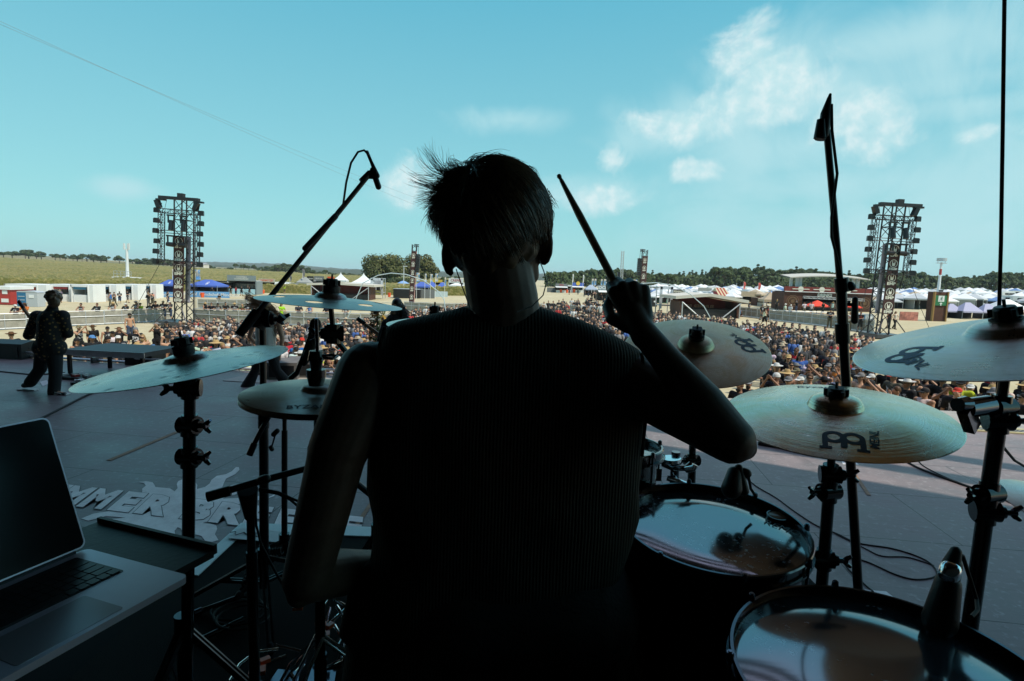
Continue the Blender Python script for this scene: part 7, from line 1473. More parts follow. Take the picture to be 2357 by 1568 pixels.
gp.build('running_man', greens, t); ap = MB(); ap.prism([(-s*.38, 0), (s*.38, 0), (0, s*.36)], -.02, 0, Matrix(((1, 0, 0, 0), (0, 0, -1, -.12), (0, 1, 0, H*.595), (0, 0, 0, 1)))); ap.box((0, -.11, H*.565), (s*.22, .02, s*.36)); ap.build('arrow', white, t)
MB().box((0, .1, H+.12), (.25, .4, .2)).build('lamp', black, t)
# scaffold rail with white tarp on the right
b, w_, H = site(1778, 1905, 736, 716); t = thing('scaffold_rail', 'low scaffold railing with a white tarp in front of the scarlet parasol', 'railing', b); t.matrix_world = Matrix.Translation(b) @ Matrix.Rotation(R(-4), 4, 'Z'); mb = MB(); n = 7
for k in range(n+1): bars(mb, [((-w_/2+w_*k/n, 0, 0), (-w_/2+w_*k/n, 0, H))], .05)
bars(mb, [((-w_/2, 0, z), (w_/2, 0, z)) for z in (H*.35, H*.95)], .045); mb.build('scaffold_tube', galv, t); MB().box((-w_*.16, .1, H*.5), (w_*.34, .06, H*.78)).build('tarp', cm('white_tarp', (.75, .75, .74), .5, bump=1, bscale=2), t)
# wires across the sky (cable-camera line) from upper left to the centre
for k, (a, c) in enumerate((((-60, 22), (960, 470)), ((-60, 30), (900, 430)))):
    A = PY(a[0], a[1], 30); B = PY(c[0]+300, c[1]+105, 110); pts = []
    for i in range(25):
        f = i/24; p = A.lerp(B, f); p.z -= 1.2*math.sin(f*math.pi)*(1 if k == 0 else .8); pts.append(p)
    mb = MB(); mb.tube(pts, .009, 5); tag(mb.build('sky_wire', cm('wire_grey', (.22, .28, .30), .5), sm=True), ['lower of two thin wires crossing the sky from the upper left', 'upper of two thin wires crossing the sky from the upper left'][k], 'wire')
# ---------------------------------------------------------------- crowd barriers
def panel_meshes(w_=2.3, h=1.15, solid=True):
    A = MB(); bars(A, [((-w_/2, 0, .05), (-w_/2, 0, h)), ((w_/2, 0, .05), (w_/2, 0, h)), ((-w_/2, 0, h), (w_/2, 0, h)), ((-w_/2, 0, .1), (w_/2, 0, .1)), ((0, 0, .1), (0, 0, h)), ((-w_/2, -.03, h*.62), (w_/2, -.03, h*.62))], .034, 6); a = A.mesh('frame', galv)
    B = MB(); B.box((0, .01, h*.52), (w_-.1, .012, h*.84)); b = B.mesh('mesh_panel', mesh_l)
    C2 = MB(); bars(C2, [((-w_/2+.02, 0, h*.9), (-w_/2+.25, .75, .03)), ((w_/2-.02, 0, h*.9), (w_/2-.25, .75, .03))], .028, 5); C2.box((0, .4, .03), (w_-.1, .8, .02)); c = C2.mesh('brace', galv); return a, b, c
mesh_l = cm('dusty_sheet', (.30, .285, .24), .7, var=.35, vscale=2); PM = panel_meshes()
def barrier(pts, lab, grp, flip=False):
    P3 = [G(x, y) for x, y in pts]
    for a, c in zip(P3[:-1], P3[1:]):
        L = (c-a).xy.length; n = max(1, round(L/2.35)); ang = math.atan2(c.y-a.y, c.x-a.x)
        for k in range(n):
            p = a.lerp(c, (k+.5)/n); t = thing('crowd_barrier', lab, 'barrier', (p.x, p.y, gz(p.x, p.y)), ang+(math.pi if flip else 0), grp); t.scale = (L/n/2.33, 1, 1)
            for nm, me in zip(('frame', 'mesh_panel', 'brace'), PM): link_mesh(nm, me, t)
barrier([(-40, 762), (154, 752), (393, 740)], 'grey crowd barrier panel of the long line behind the guitarist', 'barriers behind the guitarist')
barrier([(445, 742), (520, 745), (640, 748), (760, 752), (900, 756)], 'grey crowd barrier panel of the line behind the holed cymbal', 'barriers behind the holed cymbal')
barrier([(455, 710), (591, 713)], 'grey crowd barrier panel of the short far line below the blue banner', 'far barriers below the brewery banner')
barrier([(930, 716), (1000, 720), (1090, 722)], 'grey crowd barrier panel beside the neck of the drummer', 'barriers left of the neck')
barrier([(1235, 720), (1330, 727), (1440, 732)], 'grey crowd barrier panel right of the neck below the food row', 'barriers right of the neck')
barrier([(1692, 726), (1800, 740), (1905, 752), (2010, 768)], 'grey crowd barrier panel of the slanting line below the drinks building', 'barriers below the drinks building')
def pit(pts):
    for a, c in zip(pts[:-1], pts[1:]):
        L = (c-a).xy.length; n = max(1, round(L/2.35)); ang = math.atan2(c.y-a.y, c.x-a.x)
        for k in range(n):
            p = a.lerp(c, (k+.5)/n); t = thing('crowd_barrier', 'grey pit barrier panel of the front row under the stage edge', 'barrier', (p.x, p.y, gz(p.x, p.y)), ang, 'pit barriers in front of the stage'); t.scale = (L/n/2.33, 1, 1)
            for nm, me in zip(('frame', 'mesh_panel', 'brace'), PM): link_mesh(nm, me, t)
pit([SP(-9, 2.6), SP(3, 2.6)])
# barrier with round tube bars seen near the crowd
# ---------------------------------------------------------------- the camp
van_w = MB(); van_w.prism([(-2.6, .4), (2.6, .4), (2.6, 1.4), (2.1, 2.5), (1.2, 2.9), (-2.6, 2.9)], -1.05, 1.05, Matrix(((1, 0, 0, 0), (0, 0, -1, 0), (0, 1, 0, 0), (0, 0, 0, 1)))); VAN = [('body', van_w.mesh('body', white))]
vw = MB(); vw.box((0, -1.06, 2.1), (3.2, .04, .6)); VAN.append(('window', vw.mesh('window', darki))); vw = MB()
for x in (-1.6, 1.6): vw.cone((x, -1.1, .4), (x, 1.1, .4), .38, .38, 12)
VAN.append(('wheel', vw.mesh('wheel', rubber)))
def tentset(cmat, wmat):
    A = MB(); A.add([(-2, -2, 2.1), (2, -2, 2.1), (2, 2, 2.1), (-2, 2, 2.1), (0, 0, 3.2)], [(0, 1, 4), (1, 2, 4), (2, 3, 4), (3, 0, 4)]); A.box((0, -2, 1.98), (4, .04, .28)); A.box((2, 0, 1.98), (.04, 4, .28)); A.box((-2, 0, 1.98), (.04, 4, .28))
    B = MB(); B.box((0, 1.9, 1), (3.9, .05, 2)); B.box((-1.9, 0, 1), (.05, 3.8, 2)); C2 = MB(); bars(C2, [((x, y, 0), (x, y, 2.1)) for x in (-1.95, 1.95) for y in (-1.95, 1.95)], .04)
    return [('canopy', A.mesh('canopy', cmat)), ('side_wall', B.mesh('side_wall', wmat)), ('frame', C2.mesh('frame', galv))]
def dome(cmat):
    A = MB(); A.sph((0, 0, 0), (1.6, 1.3, 1.35), 14, 8); B = MB(); B.add([(-.5, -1.32, 0), (.5, -1.32, 0), (0, -1.05, 1.0)], [(0, 1, 2)]); return [('canopy', A.mesh('canopy', cmat, True)), ('door', B.mesh('door', darki))]
CK = [('white pavilion', 'camp_pavilion', tentset(whitec, greyc)), ('pale grey pavilion', 'camp_pavilion', tentset(cm('pale_grey_canvas', (.48, .50, .51), .8), darki)), ('blue pavilion', 'camp_pavilion', tentset(cm('mid_blue_canvas', (.12, .22, .42), .8), darki)), ('white camper van', 'camper_van', VAN), ('beige pavilion', 'camp_pavilion', tentset(beigec, darki)), ('green dome tent', 'dome_tent', dome(cm('green_tent', (.05, .14, .09), .7))), ('grey dome tent', 'dome_tent', dome(cm('grey_tent', (.30, .32, .34), .7)))]
r = random.Random(21); cnt = 0
zones = [(1500, 1560, 'behind the raised forearm'), (1560, 1640, 'behind the red trailer roof'), (1640, 1700, 'behind the striped tent'), (1700, 1760, 'between the red feather flags'), (1760, 1806, 'left of the drinks building'), (2000, 2070, 'behind the right light tower'), (2070, 2140, 'left of the exit sign tower'), (2176, 2250, 'right of the exit sign tower'), (2250, 2310, 'left of the hanging cable'), (2310, 2400, 'at the right edge of the photo'), (2140, 2176, 'behind the exit sign tower')]
for x0, x1, where in zones:
    for k in range(int((x1-x0)/1.7)):
        x = r.uniform(x0, x1); near = r.random(); yb = lerp(671 + (x-1500)*.014, (700 if x < 1810 else 712), near**1.8); p = G(x, yb)
        if p.y > 250: continue
        ki = r.choices(range(7), (9, 4, 1.5, 4, 1, 1, 1.5))[0]; lb, nm, parts = CK[ki]; s = r.uniform(.50, .85) if nm == 'camp_pavilion' else .7
        t = thing(nm, f'{lb} in the crowded camp {where}', 'tent' if nm != 'camper_van' else 'camper van', (p.x, p.y, gz(p.x, p.y)), r.uniform(-.9, .9), f'{lb}s {where}'); t.scale = (s, s, s)
        for pn, me in parts: link_mesh(pn, me, t)
        cnt += 1
# a row of pointed lilac awnings and a hall roof before the camp at the right
for x0, x1, yb, yt, ye, lb in [(2180, 2215, 733, 700, 716, 'first pointed lilac awning right of the exit sign'), (2215, 2262, 735, 697, 717, 'second pointed lilac awning right of the exit sign'), (2262, 2300, 735, 700, 718, 'third pointed lilac awning right of the exit sign'), (2300, 2370, 736, 690, 712, 'big white peaked tent at the right edge')]: popup(x0, x1, yb, yt, ye, lb, cm('lilac_canvas', (.38, .37, .50), .8) if 'lilac' in lb else whitec, darki, group='pointed awnings at the right')
for x0, x1, yb, yt, lb in [(2068, 2125, 694, 674, 'long white marquee roof right of the right light tower'), (2262, 2345, 700, 681, 'long white marquee with a low roof near the right edge')]:
    b, w_, H = site(x0, x1, yb, yt); t = thing('marquee', lb, 'tent', b, 0, 'long white marquees'); mb = MB(); mb.add([(-w_/2, 0, H*.5), (w_/2, 0, H*.5), (w_/2*.93, 5, H), (-w_/2*.93, 5, H), (-w_/2, 10, H*.5), (w_/2, 10, H*.5)], [(0, 1, 2, 3), (3, 2, 5, 4), (1, 5, 2), (0, 3, 4)]); mb.build('roof', whitec, t); MB().box((0, 5, H*.25), (w_*.98, 9.8, H*.5)).build('wall', greyc, t)
b, w_, H = site(2070, 2112, 738, 716); t = banner_fence(2070, 2112, 738, 718, 'red and grey banner fence left of the exit sign tower', cm('faded_red_banner', (.42, .16, .12), .8, var=.9, vscale=1.2))
# ================================================================== THE CROWD
def ocm(name, rough=.85, bump=.3, prints=False):
    g = NT(name, rough=rough, spec=.2); oi = g.n('ShaderNodeObjectInfo').outputs; col = oi['Color']; n = g.noise(7, 4, .6)
    c = g.mix(g.rng(n, .3, .7, 0, .25), col, (.02, .02, .02))
    if prints:      # a chest print, different on every shirt
        s = g.sep(); x, y, z = s[0], s[1], s[2]
        inx = g.math('LESS_THAN', g.math('ABSOLUTE', x), .125); inz = g.math('LESS_THAN', g.math('ABSOLUTE', g.math('SUBTRACT', z, 1.26)), .11); fr = g.math('LESS_THAN', y, -.05)
        sh = g.n('ShaderNodeVectorMath', {0: g.tc, 1: g.n('ShaderNodeCombineXYZ', {0: g.math('MULTIPLY', oi['Random'], 40.), 1: g.math('MULTIPLY', oi['Random'], 23.)}).outputs[0]}, operation='ADD').outputs[0]
        nn = g.math('GREATER_THAN', g.noise(13, 3, .7, vec=sh), .50); has = g.math('GREATER_THAN', oi['Random'], .35)
        m = g.math('MULTIPLY', g.math('MULTIPLY', inx, inz), g.math('MULTIPLY', fr, g.math('MULTIPLY', nn, has)))
        hue = g.n('ShaderNodeValToRGB', {0: g.math('FRACT', g.math('MULTIPLY', oi['Random'], 7.3))}); e = hue.color_ramp.elements; e[0].color = (.55, .55, .55, 1); e[1].color = (.35, .30, .22, 1); q = e.new(.55); q.color = (.45, .05, .03, 1); q = e.new(.68); q.color = (.5, .5, .48, 1); hue.color_ramp.interpolation = 'CONSTANT'
        c = g.mix(m, c, hue.outputs[0])
    g.to('Base Color', c); g.bump(g.noise(14, 3), bump, .02); return g.m
SK = ocm('crowd_skin', .5, .05); SH = ocm('crowd_shirt', .85, .8, True); TR = ocm('crowd_trousers', .9, .8); HR = ocm('crowd_hair', .5, .5); HT = ocm('crowd_hat', .8, .2)
V = Vector
def pose(arms, legs):
    """joints of a standing person facing -y, feet at z 0"""
    J = dict(hd=V((0, -.01, 1.63)), nk=V((0, 0, 1.50)), ch=V((0, 0, 1.34)), pv=V((0, 0, .98)), sl=V((-.19, 0, 1.42)), sr=V((.19, 0, 1.42)), hl=V((-.09, 0, .93)), hr=V((.09, 0, .93)))
    A = {'down': ((-.25, .02, 1.14), (-.26, -.06, .90)), 'hip': ((-.36, .05, 1.20), (-.19, -.07, 1.03)), 'cross': ((-.24, -.05, 1.16), (.07, -.22, 1.18)), 'face': ((-.24, -.12, 1.22), (-.06, -.17, 1.55)), 'up': ((-.33, -.03, 1.62), (-.27, -.05, 1.90)), 'phone': ((-.27, -.20, 1.36), (-.06, -.34, 1.62)), 'lean': ((-.26, -.16, 1.20), (-.06, -.40, 1.16)), 'cup': ((-.25, .0, 1.14), (-.17, -.26, 1.18)), 'shade': ((-.34, -.06, 1.50), (-.09, -.13, 1.72))}
    l, r_ = arms; e, h = A[l]; J['el'] = V(e); J['wl'] = V(h); e, h = A[r_]; J['er'] = V((-e[0], e[1], e[2])); J['wr'] = V((-h[0], h[1], h[2]))
    if legs == 'stand': J.update(kl=V((-.11, -.01, .50)), kr=V((.11, -.01, .50)), al=V((-.13, .02, .09)), ar=V((.13, .02, .09)))
    elif legs == 'walk': J.update(kl=V((-.09, -.15, .52)), kr=V((.09, .06, .50)), al=V((-.10, -.20, .09)), ar=V((.10, .30, .13)))
    else:
        d = V((0, 0, -.72))
        for k in list(J): J[k] = J[k]+d
        J.update(kl=V((-.18, -.36, .34)), kr=V((.18, -.36, .34)), al=V((-.10, -.52, .07)), ar=V((.10, -.52, .07)))
    return J
def build_parts(arms, legs, sleeve, shorts, mb_, ms_, mt_):
    female = False; bare = sleeve == 'bare'
    J = pose(arms, legs); b = MB(); c = lambda m, a, d, ra, rb: m.cap_(J[a] if isinstance(a, str) else a, J[d] if isinstance(d, str) else d, ra, rb, 10); k = .9 if female else 1.0
    b.sph(J['hd'], (.073, .092, .112), 14, 10); b.cap_(J['hd']+V((0, -.035, -.075)), J['hd']+V((0, -.045, -.085)), .045, .035, 10); b.cap_(J['hd']+V((0, -.088, .0)), J['hd']+V((0, -.108, -.028)), .010, .014, 8)
    for sg in (-1, 1): b.sph(J['hd']+V((sg*.074, .005, -.01)), (.012, .02, .03), 8, 6)
    c(b, 'hd', 'nk', .052, .056); c(b, 'nk', 'ch', .06, .11*k); c(b, 'ch', 'pv', .125*k, .12 if not bare else .14)
    for s, sg in (('l', -1), ('r', 1)):
        c(b, 'ch', 's'+s, .09*k, .062*k); c(b, 's'+s, 'e'+s, .052*k, .040*k); c(b, 'e'+s, 'w'+s, .038*k, .026)
        d = (J['w'+s]-J['e'+s]).normalized(); p = J['w'+s]; b.cap_(p, p+d*.07, .030, .034, 8)
        sd = d.cross(V((0, 1, 0))); sd = sd.normalized() if sd.length > .1 else V((1, 0, 0))
        for f in range(4): b.cap_(p+d*.07+sd*(.017*(f-1.5)), p+d*(.15-.008*abs(f-1.3))+sd*(.020*(f-1.5))+V((0, -.012, 0)), .0095, .0085, 6)
        b.cap_(p+d*.03-sd*.02*sg, p+d*.075-sd*.055*sg, .012, .010, 6)
        c(b, 'h'+s, 'k'+s, .085, .055); c(b, 'k'+s, 'a'+s, .052, .036); b.cap_(J['a'+s], J['a'+s]+V((0, -.15, -.05)), .042, .036, 8)
    body = remesh(b, .0135, 2, 'body', SK) if mb_ else None
    sh = None
    if not bare and ms_:
        m = MB(); c(m, 'ch', 'pv', .148*k, .142*k); m.cap_(J['pv']+V((-.05, 0, -.03)), J['pv']+V((.05, 0, -.03)), .135*k, .135*k, 10)
        for s in 'lr':
            if sleeve == 'tank': m.cap_(J['ch']+V(((-.07 if s == 'l' else .07), 0, .06)), J['s'+s].lerp(J['ch'], .35)+V((0, 0, .03)), .085*k, .065*k, 10)
            else:
                c(m, 'ch', 's'+s, .115*k, .082*k); e = J['s'+s].lerp(J['e'+s], .62 if sleeve == 'tee' else 1); c(m, 's'+s, e, .076*k, .072*k)
                if sleeve == 'long': m.cap_(J['e'+s], J['w'+s], .055, .045, 10)
        sh = remesh(m, .018, 2, 'shirt', SH)
    m = MB(); m.cap_(J['hl'], J['hr'], .128, .128, 10)
    for s in 'lr':
        c(m, 'h'+s, 'k'+s, .108, .088 if shorts else .076)
        if not shorts: c(m, 'k'+s, 'a'+s, .076, .066)
    tr = remesh(m, .018, 2, 'trousers' if not shorts else 'shorts', TR) if mt_ else None
    m = MB()
    for s in 'lr': m.cap_(J['a'+s]+V((0, .02, -.04)), J['a'+s]+V((0, -.16, -.05)), .055, .046, 8)
    shoe = m.mesh('shoes', HT, True)
    return body, sh, tr, shoe, J
def hairs():
    H = {}; o = V((0, -.01, 1.63))
    m = MB(); m.sph(o+V((0, .014, .028)), (.082, .096, .105), 14, 10); H['short'] = remesh(m, .012, 2, 'hair', HR)
    m = MB(); m.sph(o+V((0, .02, .025)), (.088, .098, .108), 14, 10); m.cap_(o+V((-.05, .06, -.03)), o+V((-.075, .07, -.32)), .05, .045, 10); m.cap_(o+V((.05, .06, -.03)), o+V((.075, .07, -.32)), .05, .045, 10); m.cap_(o+V((0, .07, 0)), o+V((0, .10, -.36)), .07, .06, 10); H['long'] = remesh(m, .014, 2, 'hair', HR)
    m = MB(); m.cap_(o+V((-.03, -.08, -.08)), o+V((.03, -.08, -.08)), .034, .034, 10); m.cap_(o+V((0, -.08, -.10)), o+V((0, -.085, -.15)), .045, .022, 10); H['beard'] = remesh(m, .012, 1, 'beard', HR)
    m = MB(); m.lathe([(.001, .118), (.05, .108), (.085, .065), (.09, .02), (.086, .02), (.001, .02)], o, n=16); m.box(o+V((0, -.125, .028)), (.13, .10, .008), M3=Matrix.Rotation(.18, 3, 'X')); H['cap'] = m.mesh('cap', HT, True)
    def brim(rb, hb, drop, up=0):
        m = MB(); m.lathe([(.001, .115+hb), (.055, .115+hb), (.082, .08+hb*.5), (.092, .035), (rb*.7, .028-drop*.4), (rb, .03-drop+up), (rb, .024-drop+up), (.09, .022), (.001, .03)], o, n=20); return m.mesh('hat', HT, True)
    H['straw'] = brim(.20, .0, .02); H['wide'] = brim(.175, .01, .0, .03); H['bucket'] = brim(.135, -.01, .045)
    m = MB(); m.lathe([(.001, .125), (.055, .112), (.088, .06), (.092, .01), (.001, .01)], o, n=16); H['bandana'] = m.mesh('bandana', HT, True)
    m = MB(); m.box(o+V((0, -.098, .012)), (.135, .012, .034)); H['shades'] = m.mesh('sunglasses', black_gloss)
    return H
HH = hairs()
PV = {}
def person_parts(arms, legs, sleeve, shorts, akey):
    bk = ('b', akey, legs, sleeve == 'bare'); sk_ = ('s', akey, legs, sleeve); tk = ('t', legs, shorts)
    if bk not in PV or sk_ not in PV or tk not in PV:
        r = build_parts(arms, legs, sleeve, shorts, bk not in PV, sk_ not in PV, tk not in PV)
        if bk not in PV: PV[bk] = (r[0], r[3])
        if sk_ not in PV: PV[sk_] = r[1]
        if tk not in PV: PV[tk] = r[2]
    return PV[bk][0], PV[sk_], PV[tk], PV[bk][1], None
ARMS = {'down': ('down', 'down'), 'hip': ('hip', 'hip'), 'cross': ('cross', 'cross'), 'face': ('down', 'face'), 'phone': ('phone', 'phone'), 'lean': ('lean', 'lean'), 'cup': ('down', 'cup'), 'shade': ('down', 'shade'), 'up': ('down', 'up'), 'upboth': ('shade', 'shade')}
def variant(arm, legs, sleeve, shorts):
    return person_parts(ARMS[arm], legs, sleeve, shorts, arm)
ADORN = {}
COLS = {'black': (.013, .013, .015), 'faded': (.035, .035, .038), 'white': (.62, .62, .60), 'grey': (.20, .20, .21), 'red': (.42, .02, .03), 'blue': (.04, .13, .38), 'yellow green': (.42, .55, .03), 'pink': (.55, .06, .18), 'olive': (.09, .09, .05), 'teal': (.03, .25, .27), 'orange': (.65, .16, .03)}
HATC = {'black': (.015, .015, .016), 'white': (.66, .66, .62), 'straw': (.52, .36, .16), 'brown': (.13, .065, .03), 'grey': (.22, .22, .22), 'red': (.6, .05, .03), 'blue': (.10, .25, .5), 'khaki': (.22, .19, .11)}
HAIRC = {'dark': (.02, .014, .010), 'brown': (.09, .045, .02), 'blond': (.34, .22, .09), 'grey': (.30, .29, .27), 'ginger': (.30, .09, .02)}
SKINC = [(.50, .28, .175), (.44, .24, .145), (.56, .33, .21), (.38, .20, .13)]
WORD = {'down': '', 'hip': 'hands on hips', 'cross': 'arms crossed', 'face': 'hand at face', 'phone': 'phone raised', 'lean': 'leaning', 'cup': 'holding cup', 'shade': 'shading eyes', 'up': 'arm raised', 'upboth': 'hands at head'}
SLW = {'tee': 't-shirt', 'tank': 'tank top', 'long': 'long sleeved top', 'bare': 'bare chest'}
used = set(); seed_r = random.Random(77)
def place_person(x, y, where, group, arm=None, legs='stand', sleeve=None, shirt=None, hat=None, hatc=None, hairk=None, hairc=None, shorts=None, face=None, scale=None, z=None, shades=None, beard=None):
    r = seed_r
    for tries in range(40):
        a = arm or r.choices(list(ARMS), (6, 1.2, 3, 1.2, 1, 0, 2.2, 1, .4, .25))[0]; sl = sleeve or r.choices(['tee', 'tank', 'long', 'bare'], (8, 2, .5, .35))[0]
        s = shirt or r.choices(list(COLS), (14, 3.5, 3.6, 1.4, .8, .9, .35, .25, .6, .35, .3))[0]
        h = hat if hat is not None else r.choices(['', 'cap', 'straw', 'wide', 'bucket', 'bandana'], (7, 5.5, 1.4, 1.2, 1.2, 1))[0]
        hc_ = hatc or ({'straw': 'straw'}.get(h) or r.choices(list(HATC), (7, 3.2, .3, 1, 1.5, .5, .4, .8))[0])
        hk = hairk or r.choices(['short', 'long'], (2, 1))[0]; hcol = hairc or r.choices(list(HAIRC), (7, 5, 1.2, .6, .3))[0]; so = shorts if shorts is not None else r.random() < .6
        hw = {'cap': 'cap', 'straw': 'sun hat', 'wide': 'wide brimmed hat', 'bucket': 'bucket hat', 'bandana': 'bandana', '': ''}[h]
        top = f'{s} {SLW[sl]}' if sl != 'bare' else 'bare chest'
        who = "bearded person" if beard else "person"; hd_ = hc_+" "+hw if h else hk+" "+hcol+" hair"
        for lab in (f'{who} in {top}, {hd_}, {WORD[a]+", " if WORD[a] else ""}{where}', f'{who} in {top}, {hd_}, {where}', f'person in {top}, {hw or "bare headed"}, {where}', f'person in {top}, {where}'):
            if len(lab.split()) <= 16: break
        if lab not in used: break
    used.add(lab)
    body, sh, tr, shoe, J = variant(a, legs, sl, so); zz = gz(x, y) if z is None else z
    f = face if face is not None else math.atan2(x-r.uniform(-4, 4), y-8)*-1+r.gauss(0, .35)
    t = thing('person', lab, 'person', (x, y, zz), f, group); k = scale or r.uniform(.93, 1.07); t.scale = (k*r.uniform(.95, 1.12), k*r.uniform(.95, 1.12), k)
    def part(nm, me, c):
        o = link_mesh(nm, me, t); o.color = (*c, 1); return o
    sk = r.choice(SKINC); part('body', body, sk)
    if sh: part('shirt', sh, tuple(v*r.uniform(.8, 1.2) for v in COLS[s]))
    part('shorts' if so else 'trousers', tr, r.choice([(.015, .015, .017), (.015, .015, .017), (.05, .07, .12), (.14, .12, .08), (.03, .03, .03), (.09, .09, .09)])); part('shoes', shoe, r.choice([(.02, .02, .02), (.3, .3, .3), (.02, .02, .02)]))
    dz = V((0, 0, 0)) if legs != 'sit' else V((0, 0, -.72))
    def hp(nm, me, c):
        o = part(nm, me, c); o.location = dz; return o
    hp('hair', HH[hk], HAIRC[hcol])
    if h: o = hp(h if h in ('cap', 'bandana') else 'hat', HH[h], HATC[hc_]); o.location = dz+V((0, 0, .006))
    if shades if shades is not None else r.random() < .4: hp('sunglasses', HH['shades'], (0, 0, 0))
    if beard if beard is not None else (hk == 'short' and r.random() < .3): hp('beard', HH['beard'], HAIRC[hcol])
    return t
CR = random.Random(5)
def at_head(px, py, h=1.62): return G(px, py, h)
placed = []
def P1(px, py, where, group, **k):
    """put a person whose head shows at this pixel"""
    p = at_head(px, py); placed.append((p.x, p.y)); return place_person(p.x, p.y, where, group, **k)
# people one can tell apart in the photo
FL = 'left front of the crowd'
P1(298, 727, 'alone before the left barrier line', FL, sleeve='bare', hat='wide', hatc='black', arm='down', shorts=True, beard=True)
P1(213, 753, 'tall in the left front of the crowd', FL, shirt='black', sleeve='tee', hat='wide', hatc='brown', arm='down', beard=True)
P1(181, 757, 'left of the wide hatted man', FL, shirt='black', sleeve='tank', hat='bucket', hatc='khaki', arm='phone', hairk='short')
P1(177, 790, 'lowest at left beside the platform', FL, shirt='faded', hat='cap', hatc='black', arm='cross'); P1(212, 786, 'just above the low platform', FL, shirt='black', hat='cap', hatc='blue', hairk='long', arm='down')
P1(247, 752, 'behind the front pair at left', FL, shirt='black', sleeve='tank', hat='cap', hatc='black'); P1(259, 765, 'third from the left platform', FL, shirt='white', sleeve='tee', hat='wide', hatc='black', hairk='long'); P1(274, 757, 'beside the white shirted one', FL, shirt='black', hat='wide', hatc='brown', arm='phone')
P1(272, 779, 'in the left front with a white cap', FL, shirt='black', hat='cap', hatc='white', arm='down'); P1(248, 789, 'hooded at left beside the platform', FL, shirt='black', hat='bandana', hatc='black', sleeve='long'); P1(284, 793, 'right behind the low platform', FL, shirt='black', hat='cap', hatc='grey')
P1(312, 763, 'bandana wearer left of the light tower', FL, shirt='black', hat='bandana', hatc='grey', arm='face'); P1(328, 771, 'left of the light tower foot', FL, shirt='black', hat='', arm='cross', hairk='short', hairc='dark'); P1(329, 781, 'long haired by the hammered cymbal', FL, shirt='white', hat='', hairk='long', hairc='blond', beard=True)
P1(315, 789, 'straw hat nearest the low platform', FL, shirt='red', hat='straw', arm='down'); P1(361, 754, 'near the light tower foot', FL, shirt='black', sleeve='tank', hat='wide', hatc='grey', arm='phone', hairk='long'); P1(383, 745, 'right below the light tower', FL, shirt='black', hat='cap', hatc='black', hairk='long')
P1(384, 768, 'between tower and hammered cymbal', FL, shirt='black', sleeve='tank', hat='bandana', hatc='black', arm='shade'); P1(386, 785, 'low by the hammered cymbal bell', FL, shirt='black', hat='cap', hatc='black'); P1(352, 801, 'lowest with light cap by the platform', FL, shirt='white', hat='cap', hatc='blue', arm='down')
P1(26, 777, 'alone at the far left edge', FL, shirt='black', hat='wide', hatc='brown', arm='down'); P1(12, 790, 'behind the left wedge monitor', FL, hat='cap', hatc='blue', shirt='white')
# people leaning on the barriers at left
LB = 'people behind the left barriers'
for i, (x, y, kw) in enumerate([(18, 717, dict(shirt='black', hat='bucket', hatc='white')), (40, 717, dict(shirt='orange', hat='wide', hatc='brown')), (172, 707, dict(shirt='black', hat='', hairk='short')), (210, 709, dict(shirt='black', sleeve='long', hat='')), (247, 706, dict(shirt='black', hairk='long')), (277, 715, dict(shirt='black', hat='cap')), (301, 709, dict(shirt='black')), (311, 711, dict(shirt='yellow green', hat='wide')), (334, 712, dict(shirt='black')), (347, 713, dict(shirt='black', hat='cap')), (365, 710, dict(shirt='black')), (380, 712, dict(shirt='faded', hat='cap', hatc='white'))]):
    g_ = G(x, 756-x*.035); g2 = G(x, y, 1.45); k = dict(arm='lean'); k.update(kw); placed.append((g_.x, g_.y+.5)); place_person(G(x, 757-x*.041).x, G(x, 757-x*.041).y+.75, ['at the far left', 'left of the guitarist head', 'first right of the guitarist', 'second right of the guitarist', 'third right of the guitarist', 'before the white booths', 'left of the phone mast foot', 'below the phone mast', 'below the last booth', 'just left of the tower', 'nearest the tower at left', 'touching the tower foot'][i]+' behind the barrier', LB, face=-.1*x/400, **k)
for i, x in enumerate([463, 477, 492, 510, 531, 549, 562, 575]): g_ = G(x, 744); placed.append((g_.x, g_.y+.7)); place_person(g_.x, g_.y+.75, f'{["first", "second", "third", "fourth", "fifth", "sixth", "seventh", "eighth"][i]} on the barrier right of the left tower', LB, arm='lean')
for i, x in enumerate([640, 680, 706, 745, 790]): g_ = G(x, 750); placed.append((g_.x, g_.y+.7)); place_person(g_.x, g_.y+.75, f'{["first", "second", "third", "fourth", "fifth"][i]} on the barrier under the holed cymbal', LB, arm='lean')
for i, x in enumerate([1962, 1985, 2009, 2034]): g_ = G(x-40, 757+(x-1960)*.13); placed.append((g_.x, g_.y+.9)); place_person(g_.x, g_.y+1.0, f'{["first", "second", "third", "fourth"][i]} on the barrier left of the right tower', 'people on the right barrier', arm='lean')
